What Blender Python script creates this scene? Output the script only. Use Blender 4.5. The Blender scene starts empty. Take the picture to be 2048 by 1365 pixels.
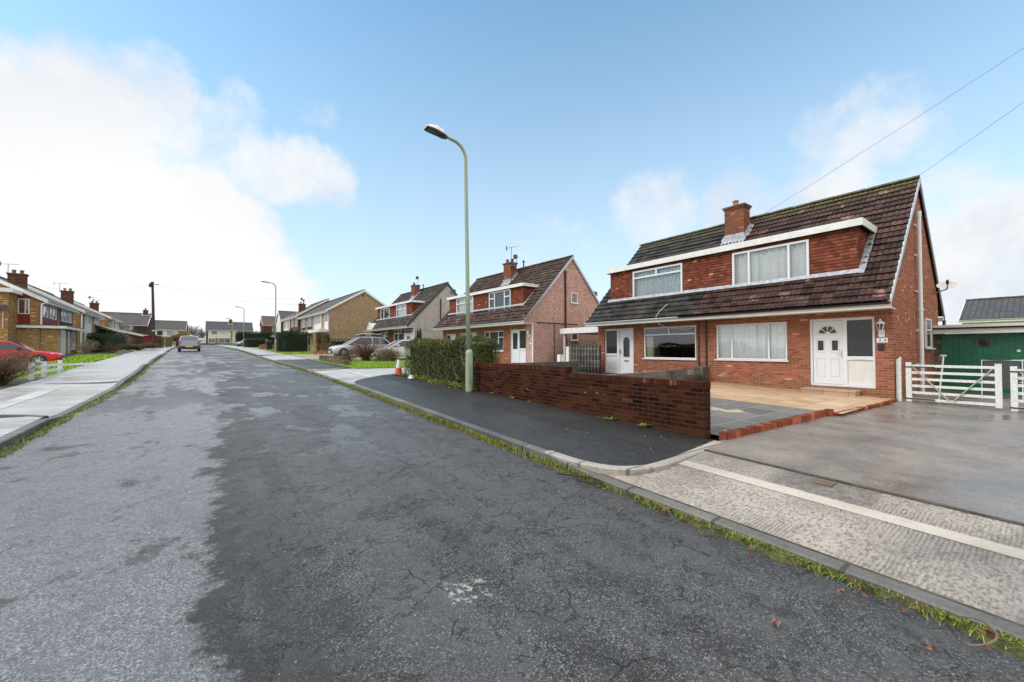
import bpy, math, random
from mathutils import Vector, Matrix
R = math.radians
sc = bpy.context.scene
COL = sc.collection
rnd = random.Random(7)

# ------------------------------------------------------------ camera
F_PX = 800.0
YAW = math.atan(589 / F_PX)
PITCH = math.atan(17 / F_PX)
EYE = 1.6
cam = bpy.data.cameras.new("camera")
cam.sensor_width = 36.0
cam.lens = F_PX / 2048 * 36.0
cam.clip_start = 0.05
cam.clip_end = 4000
camo = bpy.data.objects.new("camera", cam)
camo.location = (0, 0, EYE)
camo.rotation_euler = (math.pi / 2 + PITCH, 0, -YAW)
COL.objects.link(camo)
sc.camera = camo

# ------------------------------------------------------------ node helpers
class NT:
    def __init__(self, nt):
        self.nt = nt
    def n(self, typ, _out=0, **kw):
        nd = self.nt.nodes.new(typ)
        for k, v in kw.items():
            if k.startswith('a_'):
                setattr(nd, k[2:], v)
        for k, v in kw.items():
            if k.startswith('a_'):
                continue
            key = int(k[1:]) if (k[0] == 'i' and k[1:].isdigit()) else k.replace('_', ' ')
            self.set(nd.inputs[key], v)
        nd_out = nd.outputs[_out]
        return nd_out
    def set(self, sock, v):
        if isinstance(v, bpy.types.NodeSocket):
            self.nt.links.new(v, sock)
        elif isinstance(v, (tuple, list)) and len(v) == 3 and sock.type == 'RGBA':
            sock.default_value = (*v, 1)
        else:
            sock.default_value = v
    def math(self, op, a, b=0.0, c=0.0, clamp=False):
        return self.n('ShaderNodeMath', a_operation=op, a_use_clamp=clamp, i0=a, i1=b, i2=c)
    def vmath(self, op, a, b=(0, 0, 0)):
        o = 1 if op in ('DOT_PRODUCT', 'LENGTH', 'DISTANCE') else 0
        return self.n('ShaderNodeVectorMath', o, a_operation=op, i0=a, i1=b)
    def sep(self, v):
        nd = self.nt.nodes.new('ShaderNodeSeparateXYZ')
        self.nt.links.new(v, nd.inputs[0])
        return nd.outputs
    def comb(self, x=0.0, y=0.0, z=0.0):
        return self.n('ShaderNodeCombineXYZ', X=x, Y=y, Z=z)
    def mix(self, f, a, b, blend='MIX'):
        nd = self.nt.nodes.new('ShaderNodeMix')
        nd.data_type = 'RGBA'
        nd.blend_type = blend
        self.set(nd.inputs[0], f)
        self.set(nd.inputs[6], a)
        self.set(nd.inputs[7], b)
        return nd.outputs[2]
    def mr(self, v, a, b, c=0.0, d=1.0, smooth=True):
        return self.n('ShaderNodeMapRange', a_interpolation_type='SMOOTHSTEP' if smooth else 'LINEAR',
                      Value=v, From_Min=a, From_Max=b, To_Min=c, To_Max=d)
    def noise(self, vec, scale, detail=4.0, rough=0.55, out=0, dist=0.0):
        return self.n('ShaderNodeTexNoise', out, Vector=vec, Scale=scale, Detail=detail, Roughness=rough, Distortion=dist)
    def voro(self, vec, scale, feature='F1', out=0, rand=1.0):
        return self.n('ShaderNodeTexVoronoi', out, a_feature=feature, Vector=vec, Scale=scale, Randomness=rand)
    def ramp(self, f, stops):
        nd = self.nt.nodes.new('ShaderNodeValToRGB')
        cr = nd.color_ramp
        while len(cr.elements) < len(stops):
            cr.elements.new(0.5)
        for e, (p, c) in zip(cr.elements, stops):
            e.position = p
            e.color = (*c, 1)
        self.set(nd.inputs[0], f)
        return nd.outputs[0]
    def coord(self, o='Object'):
        return self.nt.nodes.new('ShaderNodeTexCoord').outputs[o]

def new_mat(name):
    m = bpy.data.materials.new(name)
    m.use_nodes = True
    b = m.node_tree.nodes['Principled BSDF']
    return m, NT(m.node_tree), b

def px_dir(px, py):
    d = Vector((math.sin(YAW) * math.cos(PITCH), math.cos(YAW) * math.cos(PITCH), math.sin(PITCH)))
    r = Vector((math.cos(YAW), -math.sin(YAW), 0))
    u = r.cross(d)
    return (d + r * (px - 1024) / F_PX - u * (py - 682.5) / F_PX).normalized()

# ------------------------------------------------------------ sky and sun
SUN_ELEV, SUN_AZ = R(42), R(-70)          # azimuth from +Y towards +X
w = bpy.data.worlds.new("World")
sc.world = w
w.use_nodes = True
N = NT(w.node_tree)
bg = w.node_tree.nodes['Background']
sky = w.node_tree.nodes.new('ShaderNodeTexSky')
sky.sky_type = 'NISHITA'
sky.sun_disc = False
sky.sun_elevation = SUN_ELEV
sky.sun_rotation = SUN_AZ
sky.air_density = 1.0
sky.dust_density = 0.6
sky.ozone_density = 2.0
dirv = N.vmath('NORMALIZE', N.coord('Generated'))
dx, dy, dz = N.sep(dirv)
n1 = N.noise(dirv, 3.2, 5, 0.6, out=1)
n2 = N.noise(dirv, 11.0, 6, 0.62, out=1)
warp = N.vmath('ADD', N.vmath('SCALE', N.vmath('SUBTRACT', n1, (0.5, 0.5, 0.5))), (0, 0, 0))
warp.node.inputs[0].links[0].from_node.inputs[3].default_value = 0.20
warp2 = N.vmath('SCALE', N.vmath('SUBTRACT', n2, (0.5, 0.5, 0.5)))
warp2.node.inputs[3].default_value = 0.11
wd = N.vmath('NORMALIZE', N.vmath('ADD', dirv, N.vmath('ADD', warp, warp2)))
CLOUDS = [  # direction of a cloud lump, outer radius (deg), inner radius (deg), weight
    (50, 260, 9.5, 2, .80), (190, 255, 9, 2, .86), (325, 245, 7.5, 1.5, .72), (120, 330, 9, 3, .55), (-190, 330, 13, 5, 1.0),
    (480, 270, 7, 2, .55), (560, 330, 7, 2, .75), (640, 345, 5.5, 1, .62), (640, 200, 3.0, .3, .42),
    (40, 520, 13, 6, 1.2), (240, 540, 14, 7, 1.4), (410, 480, 11, 4, 1.0), (-200, 560, 24, 12, 1.3), (420, 640, 14, 7, 1.3), (200, 640, 18, 10, 1.4),
    (420, 390, 8, 2, .62), (1750, 245, 7.5, 1.5, .62), (1660, 245, 5.5, 1, .56), (1850, 265, 5.5, 1, .48),
    (1650, 410, 8, 2, .82), (1480, 440, 8, 2, .7), (1310, 410, 7, 1, .55), (1770, 420, 7, 1, .55),
    (1910, 450, 9, 2, .62), (2040, 540, 12, 4, .9), (1960, 600, 14, 5, .8), (1120, 560, 14, 3, .35)]
acc = None
for (cx_, cy_, ro, ri, wt) in CLOUDS:
    c = px_dir(cx_, cy_)
    t = N.mr(N.vmath('DOT_PRODUCT', wd, tuple(c)), math.cos(R(ro)), math.cos(R(ri)), 0, wt)
    acc = t if acc is None else N.math('MAXIMUM', acc, t)
fine = N.noise(dirv, 8.0, 11, 0.66)
dens = N.math('ADD', acc, N.math('MULTIPLY', N.math('SUBTRACT', fine, 0.5), 1.15))
high = N.noise(N.vmath('MULTIPLY', dirv, (1.0, 1.0, 2.2)), 2.3, 7, 0.6)
back = N.mr(N.vmath('DOT_PRODUCT', dirv, tuple(px_dir(1024, 500))), 0.52, -0.15, 0, 1)   # unseen bright cloud added behind the viewer as fill light
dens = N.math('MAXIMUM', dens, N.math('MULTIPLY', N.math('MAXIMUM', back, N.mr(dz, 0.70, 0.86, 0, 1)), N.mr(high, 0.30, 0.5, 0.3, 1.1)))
cm = N.mr(dens, 0.22, 0.92, 0, 1)
shade = N.noise(dirv, 5.0, 6, 0.6)
ccol = N.mix(N.mr(shade, 0.40, 0.60), (6.0, 6.4, 7.05), (7.35, 7.45, 7.6))
glow = N.mr(N.vmath('DOT_PRODUCT', dirv, tuple(px_dir(230, 610))), math.cos(R(26)), math.cos(R(6)), 0, 1)
ccol = N.mix(glow, ccol, (7.95, 7.95, 7.9))
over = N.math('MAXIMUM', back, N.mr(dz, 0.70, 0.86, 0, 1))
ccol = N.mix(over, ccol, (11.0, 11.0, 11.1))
ccol = N.mix(N.mr(dz, 0.70, 0.86, 0, 1), ccol, (20.5, 20.4, 20.3))  # overhead cloud out of view, added bright to light the street
skyc = N.mix(1.0, sky.outputs[0], (0.92, 1.95, 2.05), 'MULTIPLY')
skyc.node.inputs[0].default_value = 1.0
haze = N.math('POWER', N.math('SUBTRACT', 1.0, N.math('ABSOLUTE', dz), clamp=True), 1.6)
skyh = N.mix(N.math('MULTIPLY', haze, 0.92), skyc, (7.05, 7.35, 7.5))
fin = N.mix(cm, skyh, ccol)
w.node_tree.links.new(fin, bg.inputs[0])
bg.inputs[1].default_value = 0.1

sun = bpy.data.lights.new("sun", 'SUN')
sun.energy = 1.4
sun.angle = R(22)
sun.color = (1.0, 0.985, 0.965)
suno = bpy.data.objects.new("sun", sun)
sd = Vector((math.sin(SUN_AZ) * math.cos(SUN_ELEV), math.cos(SUN_AZ) * math.cos(SUN_ELEV), math.sin(SUN_ELEV)))
suno.rotation_euler = sd.to_track_quat('Z', 'Y').to_euler()
suno.location = (0, 0, 60)
COL.objects.link(suno)

sc.view_settings.view_transform = 'Standard'
sc.view_settings.look = 'None'
sc.view_settings.exposure = 0.35
sc.view_settings.gamma = 1
sc.cycles.max_bounces = 6
sc.cycles.transparent_max_bounces = 12

# ------------------------------------------------------------ mesh helpers
class MB:
    def __init__(self, sx=1):
        self.v = []
        self.f = []
        self.mi = []
        self.sx = sx
        self.m = 0
    def add(self, vs, fs):
        o = len(self.v)
        self.v += [tuple(p) for p in vs]
        self.f += [tuple(i + o for i in q) for q in fs]
        self.mi += [self.m] * len(fs)
    def quad(self, *p):
        self.add(p, [tuple(range(len(p)))])
    def box(self, x0, x1, y0, y1, z0, z1):
        self.add([(x0, y0, z0), (x1, y0, z0), (x1, y1, z0), (x0, y1, z0), (x0, y0, z1), (x1, y0, z1), (x1, y1, z1), (x0, y1, z1)],
                 [(0, 3, 2, 1), (4, 5, 6, 7), (0, 1, 5, 4), (1, 2, 6, 5), (2, 3, 7, 6), (3, 0, 4, 7)])
    def obox(self, c, U, V, W, hu, hv, hw):
        c, U, V, W = Vector(c), Vector(U) * hu, Vector(V) * hv, Vector(W) * hw
        p = [c - U - V - W, c + U - V - W, c + U + V - W, c - U + V - W, c - U - V + W, c + U - V + W, c + U + V + W, c - U + V + W]
        self.add(p, [(0, 3, 2, 1), (4, 5, 6, 7), (0, 1, 5, 4), (1, 2, 6, 5), (2, 3, 7, 6), (3, 0, 4, 7)])
    def beam(self, a, b, w, h, up=(0, 0, 1)):
        a, b = Vector(a), Vector(b)
        d = (b - a)
        L = d.length
        d.normalize()
        u = d.cross(Vector(up))
        if u.length < 1e-4:
            u = d.cross(Vector((1, 0, 0)))
        u.normalize()
        v = u.cross(d)
        self.obox((a + b) / 2, d, u, v, L / 2, w / 2, h / 2)
    def tube(self, pts, rad, n=8, caps=True):
        pts = [Vector(p) for p in pts]
        if not isinstance(rad, (list, tuple)):
            rad = [rad] * len(pts)
        vs, fs = [], []
        pu = None
        for i, p in enumerate(pts):
            d = (pts[min(i + 1, len(pts) - 1)] - pts[max(i - 1, 0)]).normalized()
            if pu is None:
                a = Vector((0, 0, 1)) if abs(d.z) < 0.9 else Vector((1, 0, 0))
                u = d.cross(a).normalized()
            else:
                u = (pu - d * pu.dot(d))
                u = u.normalized() if u.length > 1e-5 else d.orthogonal().normalized()
            pu = u
            v = d.cross(u)
            for k in range(n):
                a = 2 * math.pi * k / n
                vs.append(p + (u * math.cos(a) + v * math.sin(a)) * rad[i])
        for i in range(len(pts) - 1):
            for k in range(n):
                a, b = i * n + k, i * n + (k + 1) % n
                fs.append((a, b, b + n, a + n))
        if caps:
            fs.append(tuple(range(n))[::-1])
            fs.append(tuple((len(pts) - 1) * n + k for k in range(n)))
        self.add(vs, fs)
    def lathe(self, o, prof, n=16, axis=(0, 0, 1)):
        o, ax = Vector(o), Vector(axis).normalized()
        self.tube_prof(o, ax, prof, n)
    def tube_prof(self, o, ax, prof, n):
        u = ax.orthogonal().normalized()
        v = ax.cross(u)
        vs, fs = [], []
        for (r, h) in prof:
            for k in range(n):
                a = 2 * math.pi * k / n
                vs.append(o + ax * h + (u * math.cos(a) + v * math.sin(a)) * r)
        for i in range(len(prof) - 1):
            for k in range(n):
                a, b = i * n + k, i * n + (k + 1) % n
                fs.append((a, b, b + n, a + n))
        fs.append(tuple(range(n))[::-1])
        fs.append(tuple((len(prof) - 1) * n + k for k in range(n)))
        self.add(vs, fs)
    def prism(self, poly, a, b, plane='xz'):
        # polygon in a plane extruded along the remaining axis from a to b
        def P(p, t):
            return {'xz': (p[0], t, p[1]), 'yz': (t, p[0], p[1]), 'xy': (p[0], p[1], t)}[plane]
        n = len(poly)
        vs = [P(p, a) for p in poly] + [P(p, b) for p in poly]
        fs = [tuple(range(n)), tuple(range(2 * n - 1, n - 1, -1))] + [(i, i + n, (i + 1) % n + n, (i + 1) % n) for i in range(n)]
        self.add(vs, fs)
    def plate(self, o, U, V, Nv, w, h, holes=(), depth=0.1):
        # flat sheet with rectangular holes (u0,u1,v0,v1) and reveals going back by depth
        o, U, V, Nv = Vector(o), Vector(U), Vector(V), Vector(Nv)
        us = sorted({0, w, *[q for H in holes for q in H[:2]]})
        vs_ = sorted({0, h, *[q for H in holes for q in H[2:]]})
        P = lambda u, v, d=0.0: o + U * u + V * v - Nv * d
        for i in range(len(us) - 1):
            for j in range(len(vs_) - 1):
                uc, vc = (us[i] + us[i + 1]) / 2, (vs_[j] + vs_[j + 1]) / 2
                if any(H[0] < uc < H[1] and H[2] < vc < H[3] for H in holes):
                    continue
                self.quad(P(us[i], vs_[j]), P(us[i + 1], vs_[j]), P(us[i + 1], vs_[j + 1]), P(us[i], vs_[j + 1]))
        for (a, b, c, d) in holes:
            for (p, q) in (((a, c), (b, c)), ((b, c), (b, d)), ((b, d), (a, d)), ((a, d), (a, c))):
                self.quad(P(*p), P(*p, depth), P(*q, depth), P(*q))
        for (p, q) in (((0, 0), (w, 0)), ((w, 0), (w, h)), ((w, h), (0, h)), ((0, h), (0, 0))):
            self.quad(P(*q), P(*q, depth), P(*p, depth), P(*p))
    def build(self, name, mat, parent=None, smooth=False):
        me = bpy.data.meshes.new(name)
        v, f = self.v, self.f
        used = sorted({i for q in f for i in q})
        if len(used) < len(v):
            ix = {o: k for k, o in enumerate(used)}
            v, f = [v[i] for i in used], [tuple(ix[i] for i in q) for q in f]
        if self.sx < 0:
            v = [(-p[0], p[1], p[2]) for p in v]
            f = [tuple(reversed(q)) for q in f]
        me.from_pydata(v, [], f)
        mats = mat if isinstance(mat, (list, tuple)) else [mat]
        for m in mats:
            me.materials.append(m)
        if len(mats) > 1:
            me.polygons.foreach_set('material_index', self.mi)
        if smooth:
            me.shade_smooth()
        me.update()
        o = bpy.data.objects.new(name, me)
        COL.objects.link(o)
        if parent is not None:
            o.parent = parent
        return o

def tag(o, label, cat, group=None, kind=None):
    if label:
        o['label'] = label
    if cat:
        o['category'] = cat
    if group:
        o['group'] = group
    if kind:
        o['kind'] = kind
    return o

def thing(name, label, cat, loc=(0, 0, 0), rz=0.0, group=None):
    o = bpy.data.objects.new(name, None)
    o.empty_display_size = 0.3
    COL.objects.link(o)
    o.location = loc
    o.rotation_euler = (0, 0, rz)
    return tag(o, label, cat, group)

def struct(mb, name, mat, smooth=False):
    o = mb.build(name, mat, None, smooth)
    o['kind'] = 'structure'
    return o

def kids(o):
    return [c for c in bpy.data.objects if c.parent == o]

def copy_tree(o, parent=None):
    c = o.copy()
    COL.objects.link(c)
    if parent is not None:
        c.parent = parent
    for ch in kids(o):
        copy_tree(ch, c)
    return c

# ------------------------------------------------------------ lie of the land
def gz(y):
    if y < 45:
        return 0.028 * y
    if y < 65:
        a = y - 45
        return 1.26 + .028 * a - .000275 * a * a
    if y < 180:
        return 1.71 + .017 * (y - 65)
    return 1.71 + .017 * 115 + (y - 180) * 0.002
def cx(y):                                   # the street bends gently to the left
    a = max(0.0, y - 14)
    return -0.040 * a * min(1.0, a / 12 if a < 12 else 1.0) if a < 12 else -0.040 * a
def frange(a, b, s):
    n = max(1, round((b - a) / s))
    return [a + (b - a) * i / n for i in range(n + 1)]
def ystops(a, b):
    r, y = [], a
    while y < b:
        r.append(y)
        y += 0.5 if y < 30 else (1.5 if y < 70 else 4)
    return r + [b]
# ------------------------------------------------------------ materials
def simple(name, col, rough=0.5, metal=0.0, var=0.0, vscale=8.0, bump=0.0, bscale=40.0, spec=0.5, coat=0.0):
    m, n, b = new_mat(name)
    co = n.coord()
    if var > 0:
        f = n.noise(co, vscale, 5, 0.6)
        lo = tuple(c * (1 - var) for c in col)
        hi = tuple(min(1, c * (1 + var)) for c in col)
        n.set(b.inputs['Base Color'], n.ramp(f, [(0.3, lo), (0.7, hi)]))
    else:
        b.inputs['Base Color'].default_value = (*col, 1)
    b.inputs['Roughness'].default_value = rough
    b.inputs['Metallic'].default_value = metal
    b.inputs['Specular IOR Level'].default_value = spec
    b.inputs['Coat Weight'].default_value = coat
    if bump > 0:
        bn = n.n('ShaderNodeBump', Strength=bump, Distance=0.01, Height=n.noise(co, bscale, 4, 0.6))
        n.set(b.inputs['Normal'], bn)
    return m

def wall_uv(n):
    """facade coordinates: u along the wall, v up, from object position and normal"""
    co = n.coord()
    x, y, z = n.sep(co)
    nx, ny, nz = n.sep(n.coord('Normal'))
    s = n.math('GREATER_THAN', n.math('ABSOLUTE', nx), n.math('ABSOLUTE', ny))
    u = n.math('ADD', n.math('MULTIPLY', y, s), n.math('MULTIPLY', x, n.math('SUBTRACT', 1.0, s)))
    return co, n.comb(u, z, 0.0), z

def brick(name, c1, c2, mortar, bw=0.225, bh=0.075, ms=0.010, pale=0.06, stain=(0.05, 0.03, 0.02), stain_amt=0.35, low_stain=None, bumpd=0.012, rough=0.85, offset=0.5):
    m, n, b = new_mat(name)
    co, uv, z = wall_uv(n)
    def bt(ca, cb, mo, bias=0.0):
        nd = n.nt.nodes.new('ShaderNodeTexBrick')
        n.set(nd.inputs['Vector'], uv)
        n.set(nd.inputs['Color1'], ca)
        n.set(nd.inputs['Color2'], cb)
        n.set(nd.inputs['Mortar'], mo)
        nd.inputs['Scale'].default_value = 1.0
        nd.inputs['Mortar Size'].default_value = ms
        nd.inputs['Mortar Smooth'].default_value = 0.15
        nd.inputs['Bias'].default_value = bias
        nd.inputs['Brick Width'].default_value = bw
        nd.inputs['Row Height'].default_value = bh
        nd.offset = offset
        return nd
    base = bt((0, 0, 0), (1, 1, 1), (0.5, 0.5, 0.5))
    rv = base.outputs[0]
    fac = base.outputs[1]
    col = n.ramp(rv, [(0.0, c1), (0.55, tuple((p + q) / 2 for p, q in zip(c1, c2))), (1.0 - pale, c2), (1.0, tuple(min(1, q * 1.9 + 0.05) for q in c2))])
    ns = n.noise(co, 1.3, 6, 0.6)
    col = n.mix(n.mr(ns, 0.48, 0.75, 0, stain_amt), col, stain)
    col = n.mix(n.math('MULTIPLY', n.noise(co, 30, 3, 0.6), 0.35), col, tuple(q * 0.45 for q in c1))
    if low_stain:
        zz, cc, am = low_stain
        col = n.mix(n.math('MULTIPLY', n.mr(n.math('ADD', z, n.math('MULTIPLY', n.math('SUBTRACT', ns, 0.5), 0.5)), zz, zz * 0.2, 0, am), 1.0), col, cc)
    col = n.mix(fac, col, mortar)
    n.set(b.inputs['Base Color'], col)
    b.inputs['Roughness'].default_value = rough
    b.inputs['Specular IOR Level'].default_value = 0.03
    h = n.math('ADD', n.math('SUBTRACT', 1.0, fac), n.math('MULTIPLY', n.noise(co, 60, 3), 0.4))
    n.set(b.inputs['Normal'], n.n('ShaderNodeBump', Strength=0.8, Distance=bumpd, Height=h))
    return m

def pebble(name, c1, c2, c3, dark=(0.08, 0.07, 0.06), scale=42):
    m, n, b = new_mat(name)
    co = n.coord()
    f = n.sep(n.voro(co, scale, out=1))[0]
    col = n.ramp(f, [(0.0, c1), (0.45, c2), (0.8, c2), (1.0, c3)])
    blot = n.noise(co, 1.1, 6, 0.65)
    col = n.mix(n.mr(blot, 0.48, 0.72, 0, 0.45), col, dark)
    med = n.noise(co, 9, 5, 0.7)
    col = n.mix(n.mr(med, 0.5, 0.75, 0, 0.5), col, dark)
    n.set(b.inputs['Base Color'], col)
    b.inputs['Roughness'].default_value = 0.9
    b.inputs['Specular IOR Level'].default_value = 0.04
    n.set(b.inputs['Normal'], n.n('ShaderNodeBump', Strength=0.9, Distance=0.012, Height=n.voro(co, scale)))
    return m

def roof_tile(name, c1, c2, moss=(0.16, 0.17, 0.05), moss_lo=9.0, moss_hi=10.0, moss_amt=0.0, course=0.31, tw=0.30, pale=(0.30, 0.17, 0.12), pale_amt=0.12, rough=0.6):
    """moss_lo..moss_hi: heights in object space between which moss builds up"""
    m, n, b = new_mat(name)
    co = n.coord()
    x, y, z = n.sep(co)
    cell = n.comb(n.math('FLOOR', n.math('DIVIDE', y, tw)), n.math('FLOOR', n.math('DIVIDE', z, course * 0.71)), n.math('SIGN', x))
    r = n.n('ShaderNodeTexWhiteNoise', Vector=cell)
    col = n.ramp(r, [(0.0, c1), (0.7, c2), (1.0, tuple(min(1, q * 1.35) for q in c2))])
    ns = n.noise(co, 1.6, 5, 0.65)
    r2 = n.n('ShaderNodeTexWhiteNoise', 0, Vector=n.vmath('ADD', cell, (7.3, 1.1, 3.0)))
    col = n.mix(n.math('MULTIPLY', n.mr(r2, 0.75, 0.95), n.mr(ns, 0.45, 0.65, 0, pale_amt * 5)), col, pale)
    fn = n.noise(co, 14, 5, 0.7)
    col = n.mix(n.mr(fn, 0.45, 0.8, 0, 0.6), col, tuple(q * 0.4 for q in c1))
    mz = n.mr(n.math('ADD', z, n.math('MULTIPLY', n.math('SUBTRACT', n.noise(co, 5, 6, 0.7), 0.5), 1.1)), moss_lo, moss_hi, 0, moss_amt)
    spots = n.mr(n.noise(co, 26, 4, 0.7), 0.66, 0.72, 0, 0.35)
    col = n.mix(spots, col, (0.28, 0.27, 0.24))
    col = n.mix(mz, col, moss)
    n.set(b.inputs['Base Color'], col)
    b.inputs['Roughness'].default_value = rough
    b.inputs['Specular IOR Level'].default_value = 0.14
    n.set(b.inputs['Normal'], n.n('ShaderNodeBump', Strength=0.5, Distance=0.01, Height=n.noise(co, 50, 4)))
    return m

def roof_flat_tile(name, c1, c2, course=0.30, tw=0.30):
    """cheap tiled roof for far houses: courses and joints as bump and colour of the tiles"""
    m, n, b = new_mat(name)
    co = n.coord()
    x, y, z = n.sep(co)
    nd = n.nt.nodes.new('ShaderNodeTexBrick')
    n.set(nd.inputs['Vector'], n.comb(y, z, 0.0))
    for k, v in (('Color1', (0, 0, 0)), ('Color2', (1, 1, 1)), ('Mortar', (0.2, 0.2, 0.2))):
        n.set(nd.inputs[k], v)
    nd.inputs['Scale'].default_value = 1
    nd.inputs['Mortar Size'].default_value = 0.018
    nd.inputs['Brick Width'].default_value = tw
    nd.inputs['Row Height'].default_value = course * 0.6
    nd.offset = 0.0
    col = n.ramp(nd.outputs[0], [(0.0, c1), (1.0, c2)])
    col = n.mix(nd.outputs[1], col, tuple(q * 0.3 for q in c1))
    col = n.mix(n.mr(n.noise(co, 1.2, 6, 0.7), 0.5, 0.75, 0, 0.5), col, tuple(q * 0.55 for q in c1))
    n.set(b.inputs['Base Color'], col)
    b.inputs['Roughness'].default_value = 0.65
    n.set(b.inputs['Normal'], n.n('ShaderNodeBump', Strength=1.0, Distance=0.03, Height=n.math('SUBTRACT', 1.0, nd.outputs[1])))
    return m

def tile_hung(name, c1, c2, gauge=0.105, tw=0.165):
    m, n, b = new_mat(name)
    co, uv, z = wall_uv(n)
    u, v, _ = n.sep(uv)
    row = n.math('FLOOR', n.math('DIVIDE', v, gauge))
    uo = n.math('ADD', n.math('DIVIDE', u, tw), n.math('MULTIPLY', n.math('MODULO', row, 2.0), 0.5))
    cell = n.comb(n.math('FLOOR', uo), row, 0.0)
    r = n.n('ShaderNodeTexWhiteNoise', Vector=cell)
    saw = n.math('FRACT', n.math('DIVIDE', v, gauge))
    gap = n.math('LESS_THAN', n.math('ABSOLUTE', n.math('SUBTRACT', n.math('FRACT', uo), 0.5)), 0.47)
    col = n.ramp(r, [(0.0, c1), (0.90, c2), (0.985, tuple(min(1, q * 1.3) for q in c2)), (1.0, (0.50, 0.24, 0.15))])
    col = n.mix(n.mr(n.noise(co, 1.7, 6, 0.65), 0.5, 0.72, 0, 0.55), col, tuple(q * 0.35 for q in c1))
    joint = n.mr(saw, 0.34, 0.06, 0, 0.92)
    col = n.mix(joint, col, (0.02, 0.01, 0.008))
    n.set(b.inputs['Base Color'], col)
    b.inputs['Roughness'].default_value = 0.75
    b.inputs['Specular IOR Level'].default_value = 0.10
    h = n.math('ADD', n.math('MULTIPLY', n.math('SUBTRACT', 1.0, saw), 1.0), n.math('MULTIPLY', gap, 0.25))
    n.set(b.inputs['Normal'], n.n('ShaderNodeBump', Strength=0.9, Distance=0.022, Height=h))
    return m

def leaf_mat(name, stops, rough=0.55, dead=None):
    m, n, b = new_mat(name)
    g = n.nt.nodes.new('ShaderNodeNewGeometry').outputs['Random Per Island']
    col = n.ramp(g, stops)
    if dead:
        co = n.coord()
        col = n.mix(n.mr(n.noise(co, 1.9, 5, 0.65), 0.50, 0.66, 0, 0.75), col, dead)
        col = n.mix(n.mr(n.noise(co, 2.7, 4, 0.6), 0.52, 0.42, 0.75, 0), col, (0.075, 0.10, 0.022))
    n.set(b.inputs['Base Color'], col)
    b.inputs['Roughness'].default_value = rough
    b.inputs['Specular IOR Level'].default_value = 0.14
    return m

def glass_mat(name, tint=(0.93, 0.95, 0.95), boost=0.04):
    m = bpy.data.materials.new(name)
    m.use_nodes = True
    n = NT(m.node_tree)
    n.nt.nodes.clear()
    out = n.nt.nodes.new('ShaderNodeOutputMaterial')
    tr = n.n('ShaderNodeBsdfTransparent', Color=(*tint, 1))
    gl = n.n('ShaderNodeBsdfGlossy', Roughness=0.02, Color=(0.9, 0.95, 1, 1))
    fr = n.math('ADD', n.n('ShaderNodeFresnel', IOR=1.5), boost, clamp=True)
    mx = n.n('ShaderNodeMixShader', i0=fr, i1=tr, i2=gl)
    n.nt.links.new(mx, out.inputs[0])
    return m

M = {}
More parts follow.
